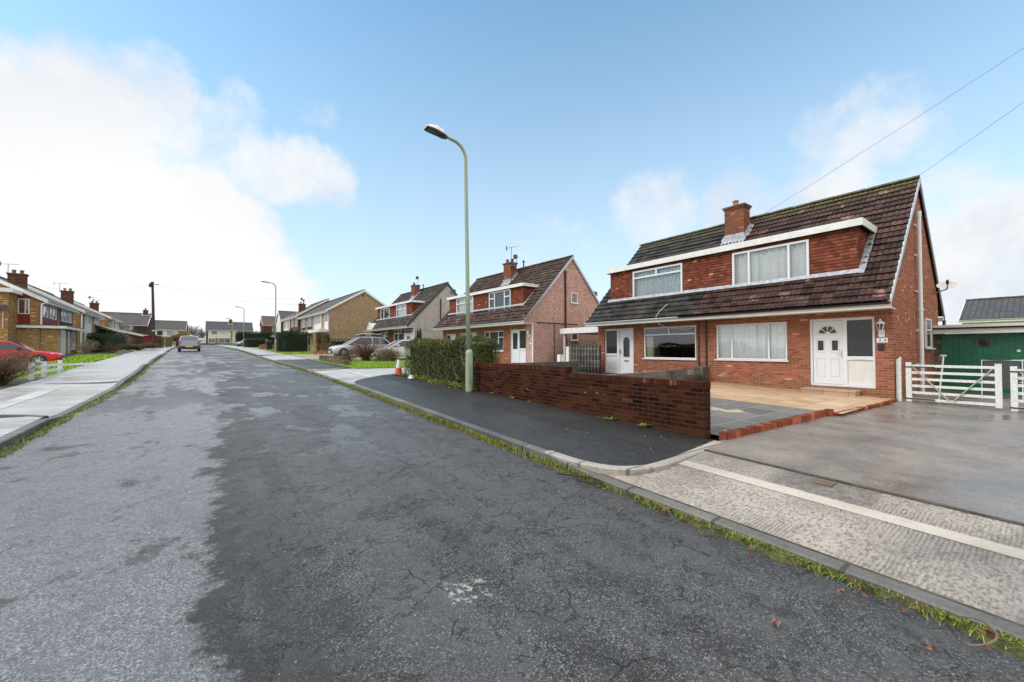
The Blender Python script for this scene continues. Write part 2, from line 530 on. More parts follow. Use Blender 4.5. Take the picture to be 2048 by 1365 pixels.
# --- road: old smooth worn half on the left, coarse newer half on the right, jagged seam between
def asphalt():
    m, n, b = new_mat('asphalt')
    co = n.coord()
    x, y, z = n.sep(co)
    edge = n.noise(n.comb(0.0, y, 3.0), 1.6, 7, 0.7)
    fine = n.noise(co, 7.0, 6, 0.7)
    xs = n.math('ADD', x, n.math('ADD', n.math('MULTIPLY', n.math('SUBTRACT', edge, 0.5), 0.75), n.math('ADD', n.math('MULTIPLY', n.math('SUBTRACT', fine, 0.5), 0.45), n.math('MULTIPLY', n.math('SUBTRACT', n.noise(co, 3.0, 7, 0.75), 0.5), 0.55))))
    bend = n.math('MULTIPLY', n.math('MAXIMUM', n.math('SUBTRACT', y, 15.0), 0.0), 0.040)
    left = n.mr(n.math('ADD', xs, bend), 0.045, -0.03, 0, 1)
    pn = n.noise(n.vmath('MULTIPLY', co, (1.0, 0.62, 1.0)), 0.9, 8, 0.68)
    holes = n.noise(n.vmath('MULTIPLY', co, (1.0, 0.8, 1.0)), 2.1, 7, 0.66)
    worn_l = n.math('MULTIPLY', left, n.mr(holes, 0.63, 0.58, 0, 1))
    worn_l = n.math('MULTIPLY', worn_l, n.mr(n.noise(co, 0.55, 6, 0.6), 0.30, 0.36, 0, 1))
    farf = n.mr(y, 4.0, 9.0, 0, 1)
    worn_r = n.math('MULTIPLY', n.math('MULTIPLY', n.math('SUBTRACT', 1.0, left), farf), n.mr(pn, 0.535, 0.575, 0, 0.85))
    far_dark = n.mr(n.noise(n.vmath('MULTIPLY', co, (1.3, 0.5, 1)), 1.0, 7, 0.65), 0.47, 0.53, 0, 1)
    worn_l = n.math('MULTIPLY', worn_l, n.math('SUBTRACT', 1.0, n.math('MULTIPLY', n.mr(y, 9, 13), n.math('MULTIPLY', far_dark, 0.8))))
    worn = n.math('MAXIMUM', worn_l, worn_r)
    stone = n.sep(n.voro(co, 135.0, out=1))
    s1 = n.math('MULTIPLY', n.mr(stone[0], 0.0, 1.0, smooth=False), 1.0)
    base_d = n.ramp(s1, [(0.0, (0.008, 0.008, 0.008)), (0.5, (0.049, 0.048, 0.047)), (0.85, (0.100, 0.098, 0.094)), (1.0, (0.27, 0.26, 0.245))])
    base_w = n.ramp(s1, [(0.0, (0.036, 0.039, 0.043)), (0.6, (0.098, 0.104, 0.112)), (1.0, (0.27, 0.275, 0.28))])  # bluish sky sheen mixed into the worn stone colour
    blot = n.noise(co, 0.8, 7, 0.7)
    base_d = n.mix(n.mr(blot, 0.42, 0.68, 0, 0.6), base_d, (0.062, 0.064, 0.068))
    big = n.sep(n.voro(co, 58.0, out=1))
    spk = n.math('MULTIPLY', n.mr(big[1], 0.945, 0.97), n.mr(n.noise(co, 2.5, 5, 0.6), 0.40, 0.6))
    d2 = n.voro(co, 58.0)
    spk = n.math('MULTIPLY', spk, n.mr(d2, 0.36, 0.24))
    track = n.noise(n.comb(n.math('MULTIPLY', n.math('ADD', x, bend), 1.5), n.math('MULTIPLY', y, 0.07), 0.0), 1.0, 4, 0.6)
    mott = n.noise(co, 3.2, 6, 0.72)
    base_d = n.mix(n.mr(mott, 0.46, 0.66, 0, 0.55), base_d, (0.088, 0.089, 0.090))
    base_d = n.mix(n.mr(mott, 0.50, 0.34, 0, 0.5), base_d, (0.017, 0.017, 0.018))
    base_d = n.mix(n.mr(track, 0.45, 0.62, 0, 0.5), base_d, (0.085, 0.087, 0.092))
    base_d = n.mix(n.mr(track, 0.48, 0.36, 0, 0.45), base_d, (0.024, 0.024, 0.025))
    xb = n.math('ADD', xs, bend)
    strip = n.math('MULTIPLY', n.mr(xb, 0.75, 0.35), n.math('SUBTRACT', 1.0, left))
    base_d = n.mix(n.math('MULTIPLY', strip, 0.38), base_d, (0.024, 0.0238, 0.0235))
    gut = n.math('MAXIMUM', n.mr(n.math('ADD', x, bend), 2.9, 3.5), n.mr(n.math('ADD', x, bend), -1.9, -2.3))
    base_d = n.mix(n.math('MULTIPLY', gut, 0.35), base_d, (0.022, 0.021, 0.019))
    base_w = n.mix(n.mr(mott, 0.52, 0.36, 0, 0.5), base_w, (0.058, 0.061, 0.066))
    col = n.mix(worn, base_d, base_w)
    col = n.mix(n.math('MULTIPLY', spk, 0.75), col, (0.34, 0.33, 0.30))
    # cracks and the groove where the two lays meet
    wob = n.vmath('ADD', co, n.vmath('MULTIPLY', n.noise(co, 2.2, 4, 0.6, out=1), (0.5, 0.5, 0)))
    cr = n.mr(n.voro(wob, 0.55, 'DISTANCE_TO_EDGE'), 0.0, 0.007, 1, 0)
    cr = n.math('MULTIPLY', cr, n.mr(n.noise(co, 0.7, 3), 0.45, 0.6))
    wob2 = n.vmath('ADD', co, n.vmath('MULTIPLY', n.noise(co, 6, 4, 0.6, out=1), (0.25, 0.25, 0)))
    cr2 = n.mr(n.voro(wob2, 2.9, 'DISTANCE_TO_EDGE'), 0.0, 0.026, 1, 0)
    cr2 = n.math('MULTIPLY', cr2, n.math('MULTIPLY', n.mr(n.noise(co, 3.1, 4), 0.52, 0.6), n.math('SUBTRACT', 1.0, worn)))
    cr = n.math('MAXIMUM', cr, cr2)
    rid = n.math('ABSOLUTE', n.math('SUBTRACT', n.noise(n.vmath('MULTIPLY', co, (0.8, 1.25, 1.0)), 5.5, 6, 0.6, dist=0.6), 0.5))
    rid = n.math('MULTIPLY', n.mr(rid, 0.020, 0.004), n.mr(n.noise(co, 4.3, 4, 0.6), 0.49, 0.60))
    rid = n.math('MULTIPLY', rid, n.math('SUBTRACT', 1.0, n.math('MULTIPLY', worn, 0.8)))
    cr = n.math('MAXIMUM', cr, n.math('MULTIPLY', rid, 0.9))
    seam = n.math('MULTIPLY', n.mr(n.math('ABSOLUTE', n.math('SUBTRACT', n.math('ADD', xs, bend), 0.06)), 0.14, 0.02), n.mr(y, 12, 3, 0.3, 0.8))
    dk = n.math('MAXIMUM', cr, seam)
    col = n.mix(n.math('MULTIPLY', dk, 0.62), col, (0.010, 0.010, 0.010))
    # pale spill on the right lane
    sp = n.vmath('DISTANCE', n.vmath('ADD', co, n.vmath('SCALE', n.noise(co, 7, 5, 0.7, out=1))), (1.70, 2.62, 0.46))
    sp.node.inputs[0].links[0].from_node.inputs[1].links[0].from_node.inputs[3].default_value = 0.8
    col = n.mix(n.math('MULTIPLY', n.mr(sp, 0.17, 0.05), n.mr(n.noise(co, 28, 3), 0.48, 0.6)), col, (0.36, 0.35, 0.32))
    n.set(b.inputs['Base Color'], col)
    wet = n.noise(co, 0.45, 5, 0.6)
    rough_d = n.mr(wet, 0.35, 0.65, 0.40, 0.56)
    rough_w = n.mr(fine, 0.3, 0.7, 0.20, 0.34)
    rg = n.math('ADD', n.math('MULTIPLY', rough_w, worn), n.math('MULTIPLY', rough_d, n.math('SUBTRACT', 1.0, worn)))
    n.set(b.inputs['Roughness'], rg)
    n.set(b.inputs['Specular IOR Level'], n.math('ADD', 0.4, n.math('MULTIPLY', worn, 0.45)))
    h = n.math('ADD', n.math('MULTIPLY', n.noise(co, 95.0, 5, 0.7), n.math('SUBTRACT', 1.3, n.math('MULTIPLY', worn, 0.6))), n.math('MULTIPLY', fine, 0.6))
    h = n.math('ADD', h, n.math('MULTIPLY', n.noise(co, 28.0, 5, 0.7), 0.8))
    h = n.math('SUBTRACT', h, n.math('MULTIPLY', dk, 2.0))
    h = n.math('ADD', h, n.math('MULTIPLY', blot, 2.0))
    n.set(b.inputs['Normal'], n.n('ShaderNodeBump', Strength=0.75, Distance=0.012, Height=h))
    return m
M['asphalt'] = asphalt()

def tarmac():
    m, n, b = new_mat('footway_tarmac')
    co = n.coord()
    x, y, z = n.sep(co)
    s = n.sep(n.voro(co, 110.0, out=1))[0]
    col = n.ramp(s, [(0.0, (0.010, 0.0095, 0.009)), (0.75, (0.027, 0.0255, 0.024)), (1.0, (0.10, 0.096, 0.09))])
    ns = n.noise(co, 0.9, 6, 0.6)
    col = n.mix(n.mr(ns, 0.45, 0.7, 0, 0.5), col, (0.046, 0.044, 0.042))
    joint = n.mr(n.math('ABSOLUTE', n.math('ADD', n.math('SUBTRACT', x, 5.02), n.math('MULTIPLY', n.math('SUBTRACT', n.noise(co, 3, 4), 0.5), 0.06))), 0.035, 0.0)
    inner = n.mr(x, 5.0, 5.1)
    col = n.mix(n.math('MULTIPLY', joint, 0.7), col, (0.01, 0.01, 0.01))
    col = n.mix(n.math('MULTIPLY', inner, 0.5), col, (0.016, 0.015, 0.015))
    n.set(b.inputs['Base Color'], col)
    b.inputs['Specular IOR Level'].default_value = 0.28
    n.set(b.inputs['Roughness'], n.math('ADD', n.mr(ns, 0.35, 0.65, 0.34, 0.50), n.math('MULTIPLY', inner, 0.15)))
    n.set(b.inputs['Normal'], n.n('ShaderNodeBump', Strength=0.4, Distance=0.006, Height=n.math('SUBTRACT', n.voro(co, 110.0), n.math('MULTIPLY', joint, 2.0))))
    return m
M['tarmac'] = tarmac()

def concrete(name, c1, c2, dark, ribbed=False, joints=0.0, rough=(0.35, 0.7), wet_scale=0.6, speck=True, jx=0.0):
    m, n, b = new_mat(name)
    co = n.coord()
    x, y, z = n.sep(co)
    ns = n.noise(co, 1.4, 7, 0.65)
    col = n.ramp(ns, [(0.32, c1), (0.68, c2)])
    st = n.sep(n.voro(co, 85.0, out=1))[0]
    col = n.mix(n.mr(st, 0.55, 1.0, 0, 0.45), col, dark)
    fine = n.noise(co, 40, 4, 0.7)
    col = n.mix(n.mr(fine, 0.5, 0.75, 0, 0.5), col, dark)
    h = n.math('MULTIPLY', fine, 0.5)
    if ribbed:
        wv = n.nt.nodes.new('ShaderNodeTexWave')
        n.set(wv.inputs['Vector'], n.vmath('ADD', co, n.vmath('MULTIPLY', n.noise(co, 6, 4, 0.7, out=1), (0.03, 0.035, 0))))
        wv.bands_direction = 'Y'
        wv.inputs['Scale'].default_value = 11.0
        wv.inputs['Distortion'].default_value = 0.7
        wv.inputs['Detail'].default_value = 3
        wv.inputs['Detail Scale'].default_value = 3.5
        rb = wv.outputs[1]
        patchy = n.mr(n.noise(co, 1.1, 4), 0.38, 0.6)
        col = n.mix(n.math('MULTIPLY', n.math('MULTIPLY', n.mr(rb, 0.5, 0.15), patchy), 0.5), col, dark)
        h = n.math('ADD', h, n.math('MULTIPLY', n.math('MULTIPLY', rb, patchy), 1.2))
        pits = n.mr(n.noise(n.vmath('MULTIPLY', co, (1.0, 1.8, 1.0)), 20, 6, 0.75), 0.50, 0.64)
        col = n.mix(n.math('MULTIPLY', pits, 0.65), col, dark)
        h = n.math('SUBTRACT', h, n.math('MULTIPLY', pits, 0.8))
    if name == 'drive_concrete':
        ag = n.math('MULTIPLY', n.mr(n.sep(n.voro(co, 26.0, out=1))[1], 0.80, 0.86), n.mr(n.voro(co, 26.0), 0.34, 0.24))
        ag = n.math('MULTIPLY', ag, n.mr(n.noise(co, 0.55, 4), 0.46, 0.60))
        col = n.mix(n.math('MULTIPLY', ag, 0.7), col, (0.46, 0.42, 0.36))
        h = n.math('ADD', h, n.math('MULTIPLY', n.noise(co, 3.0, 5, 0.6), 1.5))
    if joints > 0:
        fy = n.math('ABSOLUTE', n.math('SUBTRACT', n.math('FRACT', n.math('DIVIDE', y, joints)), 0.5))
        j = n.mr(n.math('MULTIPLY', n.math('SUBTRACT', 0.5, fy), joints), 0.022, 0.008)
        if jx:
            fx = n.math('ABSOLUTE', n.math('SUBTRACT', n.math('FRACT', n.math('DIVIDE', x, jx)), 0.5))
            j = n.math('MAXIMUM', j, n.mr(n.math('MULTIPLY', n.math('SUBTRACT', 0.5, fx), jx), 0.022, 0.008))
        col = n.mix(n.math('MULTIPLY', j, 0.8), col, tuple(q * 0.35 for q in dark))
        h = n.math('SUBTRACT', h, n.math('MULTIPLY', j, 2.0))
    if 'kerb' in name:
        rs = n.n('ShaderNodeTexWhiteNoise', Vector=n.comb(n.math('FLOOR', n.math('DIVIDE', y, joints)), n.math('FLOOR', n.math('MULTIPLY', x, 0.25)), 0.0))
        col = n.mix(n.math('MULTIPLY', rs, 0.45), col, dark)
        col = n.mix(n.mr(n.noise(co, 5, 6, 0.7), 0.52, 0.68, 0, 0.55), col, (0.055, 0.058, 0.028))
    wet = n.noise(n.vmath('MULTIPLY', co, (0.6, 1.0, 1.0)), wet_scale, 5, 0.6)
    col = n.mix(n.mr(wet, 0.46, 0.66, 0, 0.5), col, tuple(q * 0.8 for q in dark))
    n.set(b.inputs['Base Color'], col)
    n.set(b.inputs['Roughness'], n.mr(wet, 0.62, 0.42, *rough))
    n.set(b.inputs['Normal'], n.n('ShaderNodeBump', Strength=0.6, Distance=0.012 if ribbed else 0.006, Height=h))
    return m
M['ribbed'] = concrete('ribbed_concrete', (0.31, 0.265, 0.22), (0.44, 0.385, 0.33), (0.085, 0.075, 0.066), ribbed=True, rough=(0.45, 0.75))
def repair_patch(mat):
    n = NT(mat.node_tree)
    b = mat.node_tree.nodes['Principled BSDF']
    col = b.inputs['Base Color'].links[0].from_socket
    co = n.coord()
    x, y, z = n.sep(n.vmath('ADD', co, n.vmath('MULTIPLY', n.vmath('SUBTRACT', n.noise(co, 4.0, 6, 0.7, out=1), (.5, .5, .5)), (.28, .28, 0))))
    mx = n.math('MULTIPLY', n.mr(x, 4.94, 5.0), n.mr(y, 1.02, 1.10))
    mx = n.math('MULTIPLY', mx, n.mr(y, 2.05, 1.85))
    st = n.mr(n.noise(co, 9, 6, 0.7), 0.3, 0.7, 0.45, 0.95)
    n.set(b.inputs['Base Color'], n.mix(n.math('MULTIPLY', mx, st), col, (0.115, 0.095, 0.08)))
repair_patch(M['ribbed'])
M['drive'] = concrete('drive_concrete', (0.125, 0.106, 0.091), (0.255, 0.215, 0.18), (0.045, 0.042, 0.040), rough=(0.14, 0.55), wet_scale=0.42)
M['band'] = concrete('smooth_concrete_band', (0.40, 0.35, 0.29), (0.50, 0.445, 0.375), (0.25, 0.22, 0.185), rough=(0.6, 0.8))
M['band_dull'] = concrete('dull_concrete_band', (0.40, 0.39, 0.37), (0.50, 0.49, 0.46), (0.26, 0.25, 0.24), rough=(0.35, 0.6))
M['slab'] = concrete('pavement_concrete', (0.29, 0.29, 0.29), (0.44, 0.44, 0.435), (0.11, 0.112, 0.115), joints=0.61, rough=(0.22, 0.5), wet_scale=0.5)
M['slab2'] = concrete('crossover_concrete', (0.32, 0.31, 0.30), (0.46, 0.45, 0.43), (0.14, 0.135, 0.13), joints=1.83, rough=(0.25, 0.55), wet_scale=0.45)
M['kerb'] = concrete('kerb_stone', (0.105, 0.100, 0.090), (0.19, 0.178, 0.158), (0.04, 0.038, 0.033), joints=0.914, rough=(0.4, 0.7))
M['kerb_pale'] = concrete('pale_kerb_stone', (0.36, 0.32, 0.27), (0.48, 0.43, 0.36), (0.14, 0.13, 0.115), joints=0.5, rough=(0.5, 0.75))
def paving(name, c1, c2, sx_, sy_, jc, patch=None):
    m, n, b = new_mat(name)
    co = n.coord()
    x, y, z = n.sep(co)
    nd = n.nt.nodes.new('ShaderNodeTexBrick')
    n.set(nd.inputs['Vector'], n.comb(x, y, 0.0))
    for k, v in (('Color1', (0, 0, 0)), ('Color2', (1, 1, 1)), ('Mortar', (0.5, 0.5, 0.5))):
        n.set(nd.inputs[k], v)
    nd.inputs['Scale'].default_value = 1
    nd.inputs['Mortar Size'].default_value = 0.016
    nd.inputs['Brick Width'].default_value = sx_
    nd.inputs['Row Height'].default_value = sy_
    nd.offset = 0.0
    col = n.ramp(nd.outputs[0], [(0.0, c1), (1.0, c2)])
    ns = n.noise(co, 1.2, 7, 0.7)
    col = n.mix(n.mr(ns, 0.46, 0.7, 0, 0.45), col, tuple(q * 0.5 for q in c1))
    if patch:
        pm = n.mr(n.noise(n.vmath('MULTIPLY', co, (1.0, 0.8, 1)), 0.95, 6, 0.65), 0.63, 0.66)
        col = n.mix(n.math('MULTIPLY', pm, 0.9), col, patch)
    col = n.mix(n.math('MULTIPLY', nd.outputs[1], 0.6), col, jc)
    col = n.mix(n.mr(n.noise(co, 40, 4, 0.7), 0.5, 0.75, 0, 0.35), col, tuple(q * 0.5 for q in c1))
    n.set(b.inputs['Base Color'], col)
    n.set(b.inputs['Roughness'], n.mr(ns, 0.35, 0.65, 0.35, 0.7))
    n.set(b.inputs['Normal'], n.n('ShaderNodeBump', Strength=0.6, Distance=0.008, Height=n.math('SUBTRACT', 1.0, nd.outputs[1])))
    return m
M['tan_slab'] = paving('tan_paving', (0.35, 0.225, 0.125), (0.50, 0.335, 0.205), 0.6, 0.6, (0.24, 0.16, 0.10))
M['grey_slab'] = paving('grey_paving', (0.085, 0.080, 0.078), (0.15, 0.14, 0.134), 0.9, 0.6, (0.30, 0.25, 0.19), patch=(0.46, 0.34, 0.20))
M['soil'] = simple('soil', (0.055, 0.045, 0.03), 0.95, var=0.6, vscale=6, bump=0.6, bscale=30)
M['turf'] = simple('turf', (0.105, 0.165, 0.024), 0.9, var=0.5, vscale=10, bump=0.6, bscale=60)
M['moss'] = simple('moss', (0.05, 0.055, 0.014), 0.95, var=0.7, vscale=14, bump=0.8, bscale=70)
M['gravel'] = pebble('gravel_paving', (0.20, 0.13, 0.11), (0.34, 0.26, 0.23), (0.5, 0.45, 0.4), (0.12, 0.1, 0.09), 30)

RED1, RED2 = (0.225, 0.066, 0.036), (0.445, 0.150, 0.086)
M['brick_a'] = brick('red_brick', RED1, RED2, (0.30, 0.19, 0.13), pale=0.035, stain=(0.07, 0.035, 0.022), low_stain=(0.5, (0.14, 0.10, 0.03), 0.35))
M['brick_wall'] = brick('dark_wet_brick', (0.018, 0.006, 0.004), (0.080, 0.028, 0.015), (0.058, 0.029, 0.018), stain=(0.006, 0.003, 0.003), stain_amt=0.85, low_stain=(0.42, (0.060, 0.030, 0.014), 0.5), rough=0.6, pale=0.005)
M['brick_cap'] = brick('coping_brick', (0.050, 0.016, 0.010), (0.115, 0.036, 0.020), (0.030, 0.015, 0.011), bw=0.075, bh=0.3, stain=(0.02, 0.012, 0.01), stain_amt=0.6, rough=0.6, offset=0.0)
M['brick_edge'] = brick('edging_brick', (0.24, 0.060, 0.030), (0.38, 0.105, 0.055), (0.10, 0.045, 0.03), bw=0.215, bh=0.3, stain=(0.06, 0.02, 0.015), stain_amt=0.5, rough=0.6, offset=0.0)
M['brick_l'] = brick('brown_brick', (0.27, 0.125, 0.045), (0.50, 0.28, 0.105), (0.28, 0.20, 0.13), pale=0.12, stain=(0.10, 0.045, 0.02), stain_amt=0.5)
M['brick_l2'] = brick('yellow_brick', (0.30, 0.17, 0.06), (0.50, 0.32, 0.13), (0.30, 0.23, 0.15), pale=0.12, stain=(0.14, 0.07, 0.03), stain_amt=0.4)
M['brick_d'] = brick('dark_red_brick', (0.085, 0.030, 0.020), (0.18, 0.065, 0.04), (0.12, 0.08, 0.06), stain=(0.04, 0.02, 0.015))
M['chimney'] = brick('chimney_brick', (0.20, 0.062, 0.034), (0.33, 0.115, 0.06), (0.16, 0.11, 0.08), stain=(0.04, 0.022, 0.016), stain_amt=0.6)
M['chimney_l'] = brick('brown_chimney_brick', (0.11, 0.048, 0.028), (0.20, 0.09, 0.05), (0.12, 0.08, 0.06), stain=(0.03, 0.018, 0.014), stain_amt=0.6)
M['block'] = brick('concrete_block', (0.12, 0.11, 0.095), (0.20, 0.185, 0.155), (0.09, 0.085, 0.075), bw=0.45, bh=0.22, stain=(0.028, 0.026, 0.02), stain_amt=0.8, low_stain=(0.45, (0.02, 0.018, 0.014), 0.8))
M['stone'] = brick('rubble_stone', (0.13, 0.105, 0.06), (0.26, 0.22, 0.13), (0.08, 0.065, 0.04), bw=0.16, bh=0.10, stain=(0.05, 0.04, 0.02), stain_amt=0.6, bumpd=0.03)
M['peb_pink'] = pebble('pink_pebbledash', (0.20, 0.095, 0.07), (0.50, 0.295, 0.235), (0.78, 0.62, 0.54), (0.24, 0.115, 0.08), 34)
M['peb_grey'] = pebble('grey_pebbledash', (0.22, 0.19, 0.17), (0.46, 0.41, 0.37), (0.70, 0.66, 0.61), (0.16, 0.14, 0.125), 30)
M['peb_brown'] = pebble('brown_pebbledash', (0.15, 0.095, 0.052), (0.37, 0.25, 0.155), (0.58, 0.44, 0.31), (0.14, 0.09, 0.052), 26)
M['peb_cream'] = pebble('cream_render', (0.60, 0.56, 0.47), (0.68, 0.64, 0.55), (0.74, 0.70, 0.62), (0.5, 0.46, 0.4), 20)
M['roof_brown'] = roof_tile('brown_roof_tile', (0.024, 0.0135, 0.012), (0.058, 0.031, 0.026), moss_lo=6.75, moss_hi=7.5, moss_amt=0.75, pale_amt=0.16)
M['roof_dark'] = roof_tile('charcoal_roof_tile', (0.019, 0.017, 0.016), (0.040, 0.036, 0.033), moss_lo=6.7, moss_hi=7.7, moss_amt=0.7, pale=(0.10, 0.085, 0.07))
M['roof_b'] = roof_tile('mid_brown_roof_tile', (0.032, 0.020, 0.016), (0.066, 0.041, 0.032), moss_lo=6.6, moss_hi=8.2, moss_amt=0.4)
M['roof_c'] = roof_tile('dark_brown_roof_tile', (0.034, 0.028, 0.024), (0.062, 0.051, 0.042), moss_lo=6.6, moss_hi=8.2, moss_amt=0.4)
M['roof_far'] = roof_flat_tile('far_roof_tile', (0.048, 0.036, 0.030), (0.080, 0.062, 0.052))
M['roof_grey'] = roof_flat_tile('grey_roof_tile', (0.035, 0.035, 0.038), (0.058, 0.057, 0.060))
M['roof_red'] = roof_flat_tile('red_brown_roof_tile', (0.085, 0.038, 0.024), (0.13, 0.062, 0.04))
M['ridge'] = simple('ridge_tile', (0.075, 0.066, 0.036), 0.8, var=0.6, vscale=5, bump=0.5, bscale=30)
M['hung'] = tile_hung('red_hung_tile', (0.115, 0.030, 0.017), (0.225, 0.066, 0.037))
M['white'] = simple('white_upvc', (0.66, 0.665, 0.67), 0.35, var=0.03, vscale=3)
M['cream'] = simple('cream_paint', (0.63, 0.61, 0.56), 0.5, var=0.08, vscale=4)
M['fascia'] = simple('white_painted_board', (0.66, 0.65, 0.62), 0.5, var=0.12, vscale=5)
M['gatewhite'] = simple('flaking_white_paint', (0.62, 0.62, 0.58), 0.6, var=0.22, vscale=22, bump=0.3, bscale=60)
M['black'] = simple('black_plastic', (0.012, 0.012, 0.013), 0.4)
M['lead'] = simple('lead_flashing', (0.34, 0.35, 0.37), 0.45, metal=0.3, var=0.35, vscale=9)
M['felt'] = simple('roof_felt', (0.14, 0.14, 0.14), 0.85, var=0.35, vscale=5)
M['lichen'] = simple('lichened_felt', (0.36, 0.34, 0.29), 0.9, var=0.5, vscale=18)
M['dark'] = simple('dark_opening', (0.01, 0.01, 0.01), 0.8)
M['iron'] = simple('dark_iron', (0.05, 0.05, 0.05), 0.5, metal=0.6, var=0.4, vscale=20)
M['brass'] = simple('brass', (0.55, 0.38, 0.12), 0.35, metal=0.9)
M['steel'] = simple('galvanised_steel', (0.42, 0.43, 0.44), 0.4, metal=0.8, var=0.15)
M['terracotta'] = simple('terracotta', (0.42, 0.13, 0.06), 0.7, var=0.2)
M['wood'] = simple('weathered_wood', (0.12, 0.085, 0.06), 0.85, var=0.4, vscale=7)
M['tar_pole'] = simple('tarred_timber', (0.045, 0.033, 0.027), 0.8, var=0.4, vscale=6)
M['green_paint'] = simple('green_paint', (0.004, 0.115, 0.052), 0.45, var=0.3, vscale=2.2)
M['lamp_green'] = simple('pale_green_paint', (0.27, 0.325, 0.22), 0.45, var=0.10, vscale=4, bump=0.1, bscale=60)
M['maroon'] = simple('maroon_cladding', (0.20, 0.030, 0.022), 0.6, var=0.15, spec=0.15)
M['dkpanel'] = simple('dark_cladding', (0.03, 0.014, 0.013), 0.6, var=0.2, spec=0.15)
M['net'] = simple('net_curtain', (0.84, 0.85, 0.84), 0.9, var=0.08, vscale=9)
M['lace'] = simple('lace_curtain', (0.62, 0.64, 0.65), 0.9, var=0.55, vscale=22)
M['drape'] = simple('cream_curtain', (0.50, 0.45, 0.33), 0.9, var=0.1)
M['dim_room'] = simple('dim_room_sheet', (0.085, 0.10, 0.10), 0.8, var=0.3, vscale=3)  # room darkness painted on a sheet hung behind clear panes
M['glass'] = glass_mat('window_glass')
M['obscure'] = simple('obscured_glass', (0.030, 0.034, 0.034), 0.12, var=0.5, vscale=30, bump=0.35, bscale=45)
M['cable'] = simple('cable_sheath', (0.03, 0.03, 0.035), 0.6)
M['rubber'] = simple('tyre_rubber', (0.012, 0.012, 0.012), 0.75)
M['alloy'] = simple('alloy_wheel', (0.55, 0.56, 0.58), 0.3, metal=0.85)
M['carglass'] = simple('car_glass', (0.018, 0.022, 0.024), 0.05, spec=0.8)
M['paint_red'] = simple('red_car_paint', (0.55, 0.006, 0.010), 0.35, coat=0.35, spec=0.25)
M['paint_silver'] = simple('silver_car_paint', (0.36, 0.37, 0.40), 0.30, metal=0.55, coat=0.8)
M['paint_lilac'] = simple('blue_grey_car_paint', (0.20, 0.21, 0.26), 0.30, metal=0.45, coat=0.8)
M['paint_white'] = simple('white_car_paint', (0.70, 0.71, 0.72), 0.25, coat=1.0)
M['paint_teal'] = simple('pale_green_car_paint', (0.30, 0.42, 0.40), 0.3, metal=0.4, coat=0.8)
M['paint_black'] = simple('black_car_paint', (0.012, 0.012, 0.014), 0.2, coat=1.0)
M['lens'] = simple('lamp_lens', (0.55, 0.58, 0.60), 0.08, spec=0.8)
M['redlens'] = simple('red_lamp_lens', (0.42, 0.025, 0.025), 0.15, spec=0.8)
M['yellow'] = simple('yellow_plate', (0.62, 0.42, 0.03), 0.4)
M['trim'] = simple('dark_car_trim', (0.02, 0.021, 0.023), 0.55)
M['mossy'] = simple('mossy_white_paint', (0.36, 0.37, 0.30), 0.7, var=0.4, vscale=25)
M['cone_o'] = simple('orange_cone_plastic', (0.50, 0.06, 0.02), 0.55, var=0.2)
M['cone_w'] = simple('grubby_white_band', (0.62, 0.62, 0.60), 0.5, var=0.15, vscale=12)
M['paper'] = simple('crumpled_film', (0.45, 0.52, 0.55), 0.35, var=0.3, vscale=30)

G_ = [(0.0, (0.010, 0.016, 0.004)), (0.4, (0.034, 0.050, 0.010)), (0.75, (0.080, 0.104, 0.022)), (1.0, (0.26, 0.22, 0.085))]
M['hedge'] = leaf_mat('privet_leaf', G_, dead=(0.085, 0.062, 0.026))
M['clipped'] = leaf_mat('dark_evergreen_leaf', [(0.0, (0.008, 0.020, 0.010)), (0.5, (0.016, 0.040, 0.016)), (1.0, (0.040, 0.078, 0.026))])
M['oldhedge'] = leaf_mat('dull_hedge_leaf', [(0.0, (0.014, 0.017, 0.008)), (0.5, (0.034, 0.040, 0.016)), (1.0, (0.075, 0.075, 0.030))])
M['bright'] = leaf_mat('bright_leaf', [(0.0, (0.06, 0.09, 0.015)), (0.5, (0.13, 0.18, 0.03)), (1.0, (0.28, 0.30, 0.06))])
M['brownleaf'] = leaf_mat('brown_leaf', [(0.0, (0.045, 0.018, 0.010)), (0.5, (0.10, 0.040, 0.022)), (0.85, (0.15, 0.062, 0.035)), (1.0, (0.16, 0.15, 0.05))])
M['orange'] = leaf_mat('tan_leaf', [(0.0, (0.14, 0.07, 0.022)), (0.5, (0.24, 0.125, 0.04)), (1.0, (0.33, 0.20, 0.08))])
M['olive'] = leaf_mat('olive_leaf', [(0.0, (0.06, 0.055, 0.02)), (0.5, (0.11, 0.085, 0.035)), (1.0, (0.20, 0.12, 0.06))])
M['straw'] = leaf_mat('straw_twig', [(0.0, (0.14, 0.10, 0.065)), (0.6, (0.24, 0.18, 0.12)), (1.0, (0.36, 0.29, 0.20))])
M['twig'] = leaf_mat('brown_twig', [(0.0, (0.060, 0.034, 0.022)), (0.6, (0.115, 0.066, 0.042)), (1.0, (0.19, 0.115, 0.075))])
M['greytwig'] = leaf_mat('grey_twig', [(0.0, (0.10, 0.09, 0.085)), (1.0, (0.22, 0.20, 0.19))])
M['paletwig'] = leaf_mat('pale_twig', [(0.0, (0.22, 0.19, 0.15)), (1.0, (0.42, 0.37, 0.30))])
M['grass'] = leaf_mat('grass_blade', [(0.0, (0.09, 0.115, 0.012)), (0.5, (0.17, 0.215, 0.022)), (0.9, (0.27, 0.32, 0.04)), (1.0, (0.36, 0.32, 0.10))])
M['lawn'] = leaf_mat('lawn_blade', [(0.0, (0.15, 0.26, 0.012)), (0.6, (0.24, 0.40, 0.02)), (1.0, (0.36, 0.50, 0.05))])
M['core'] = simple('inner_shade_growth', (0.012, 0.016, 0.007), 0.95, var=0.5, vscale=12)
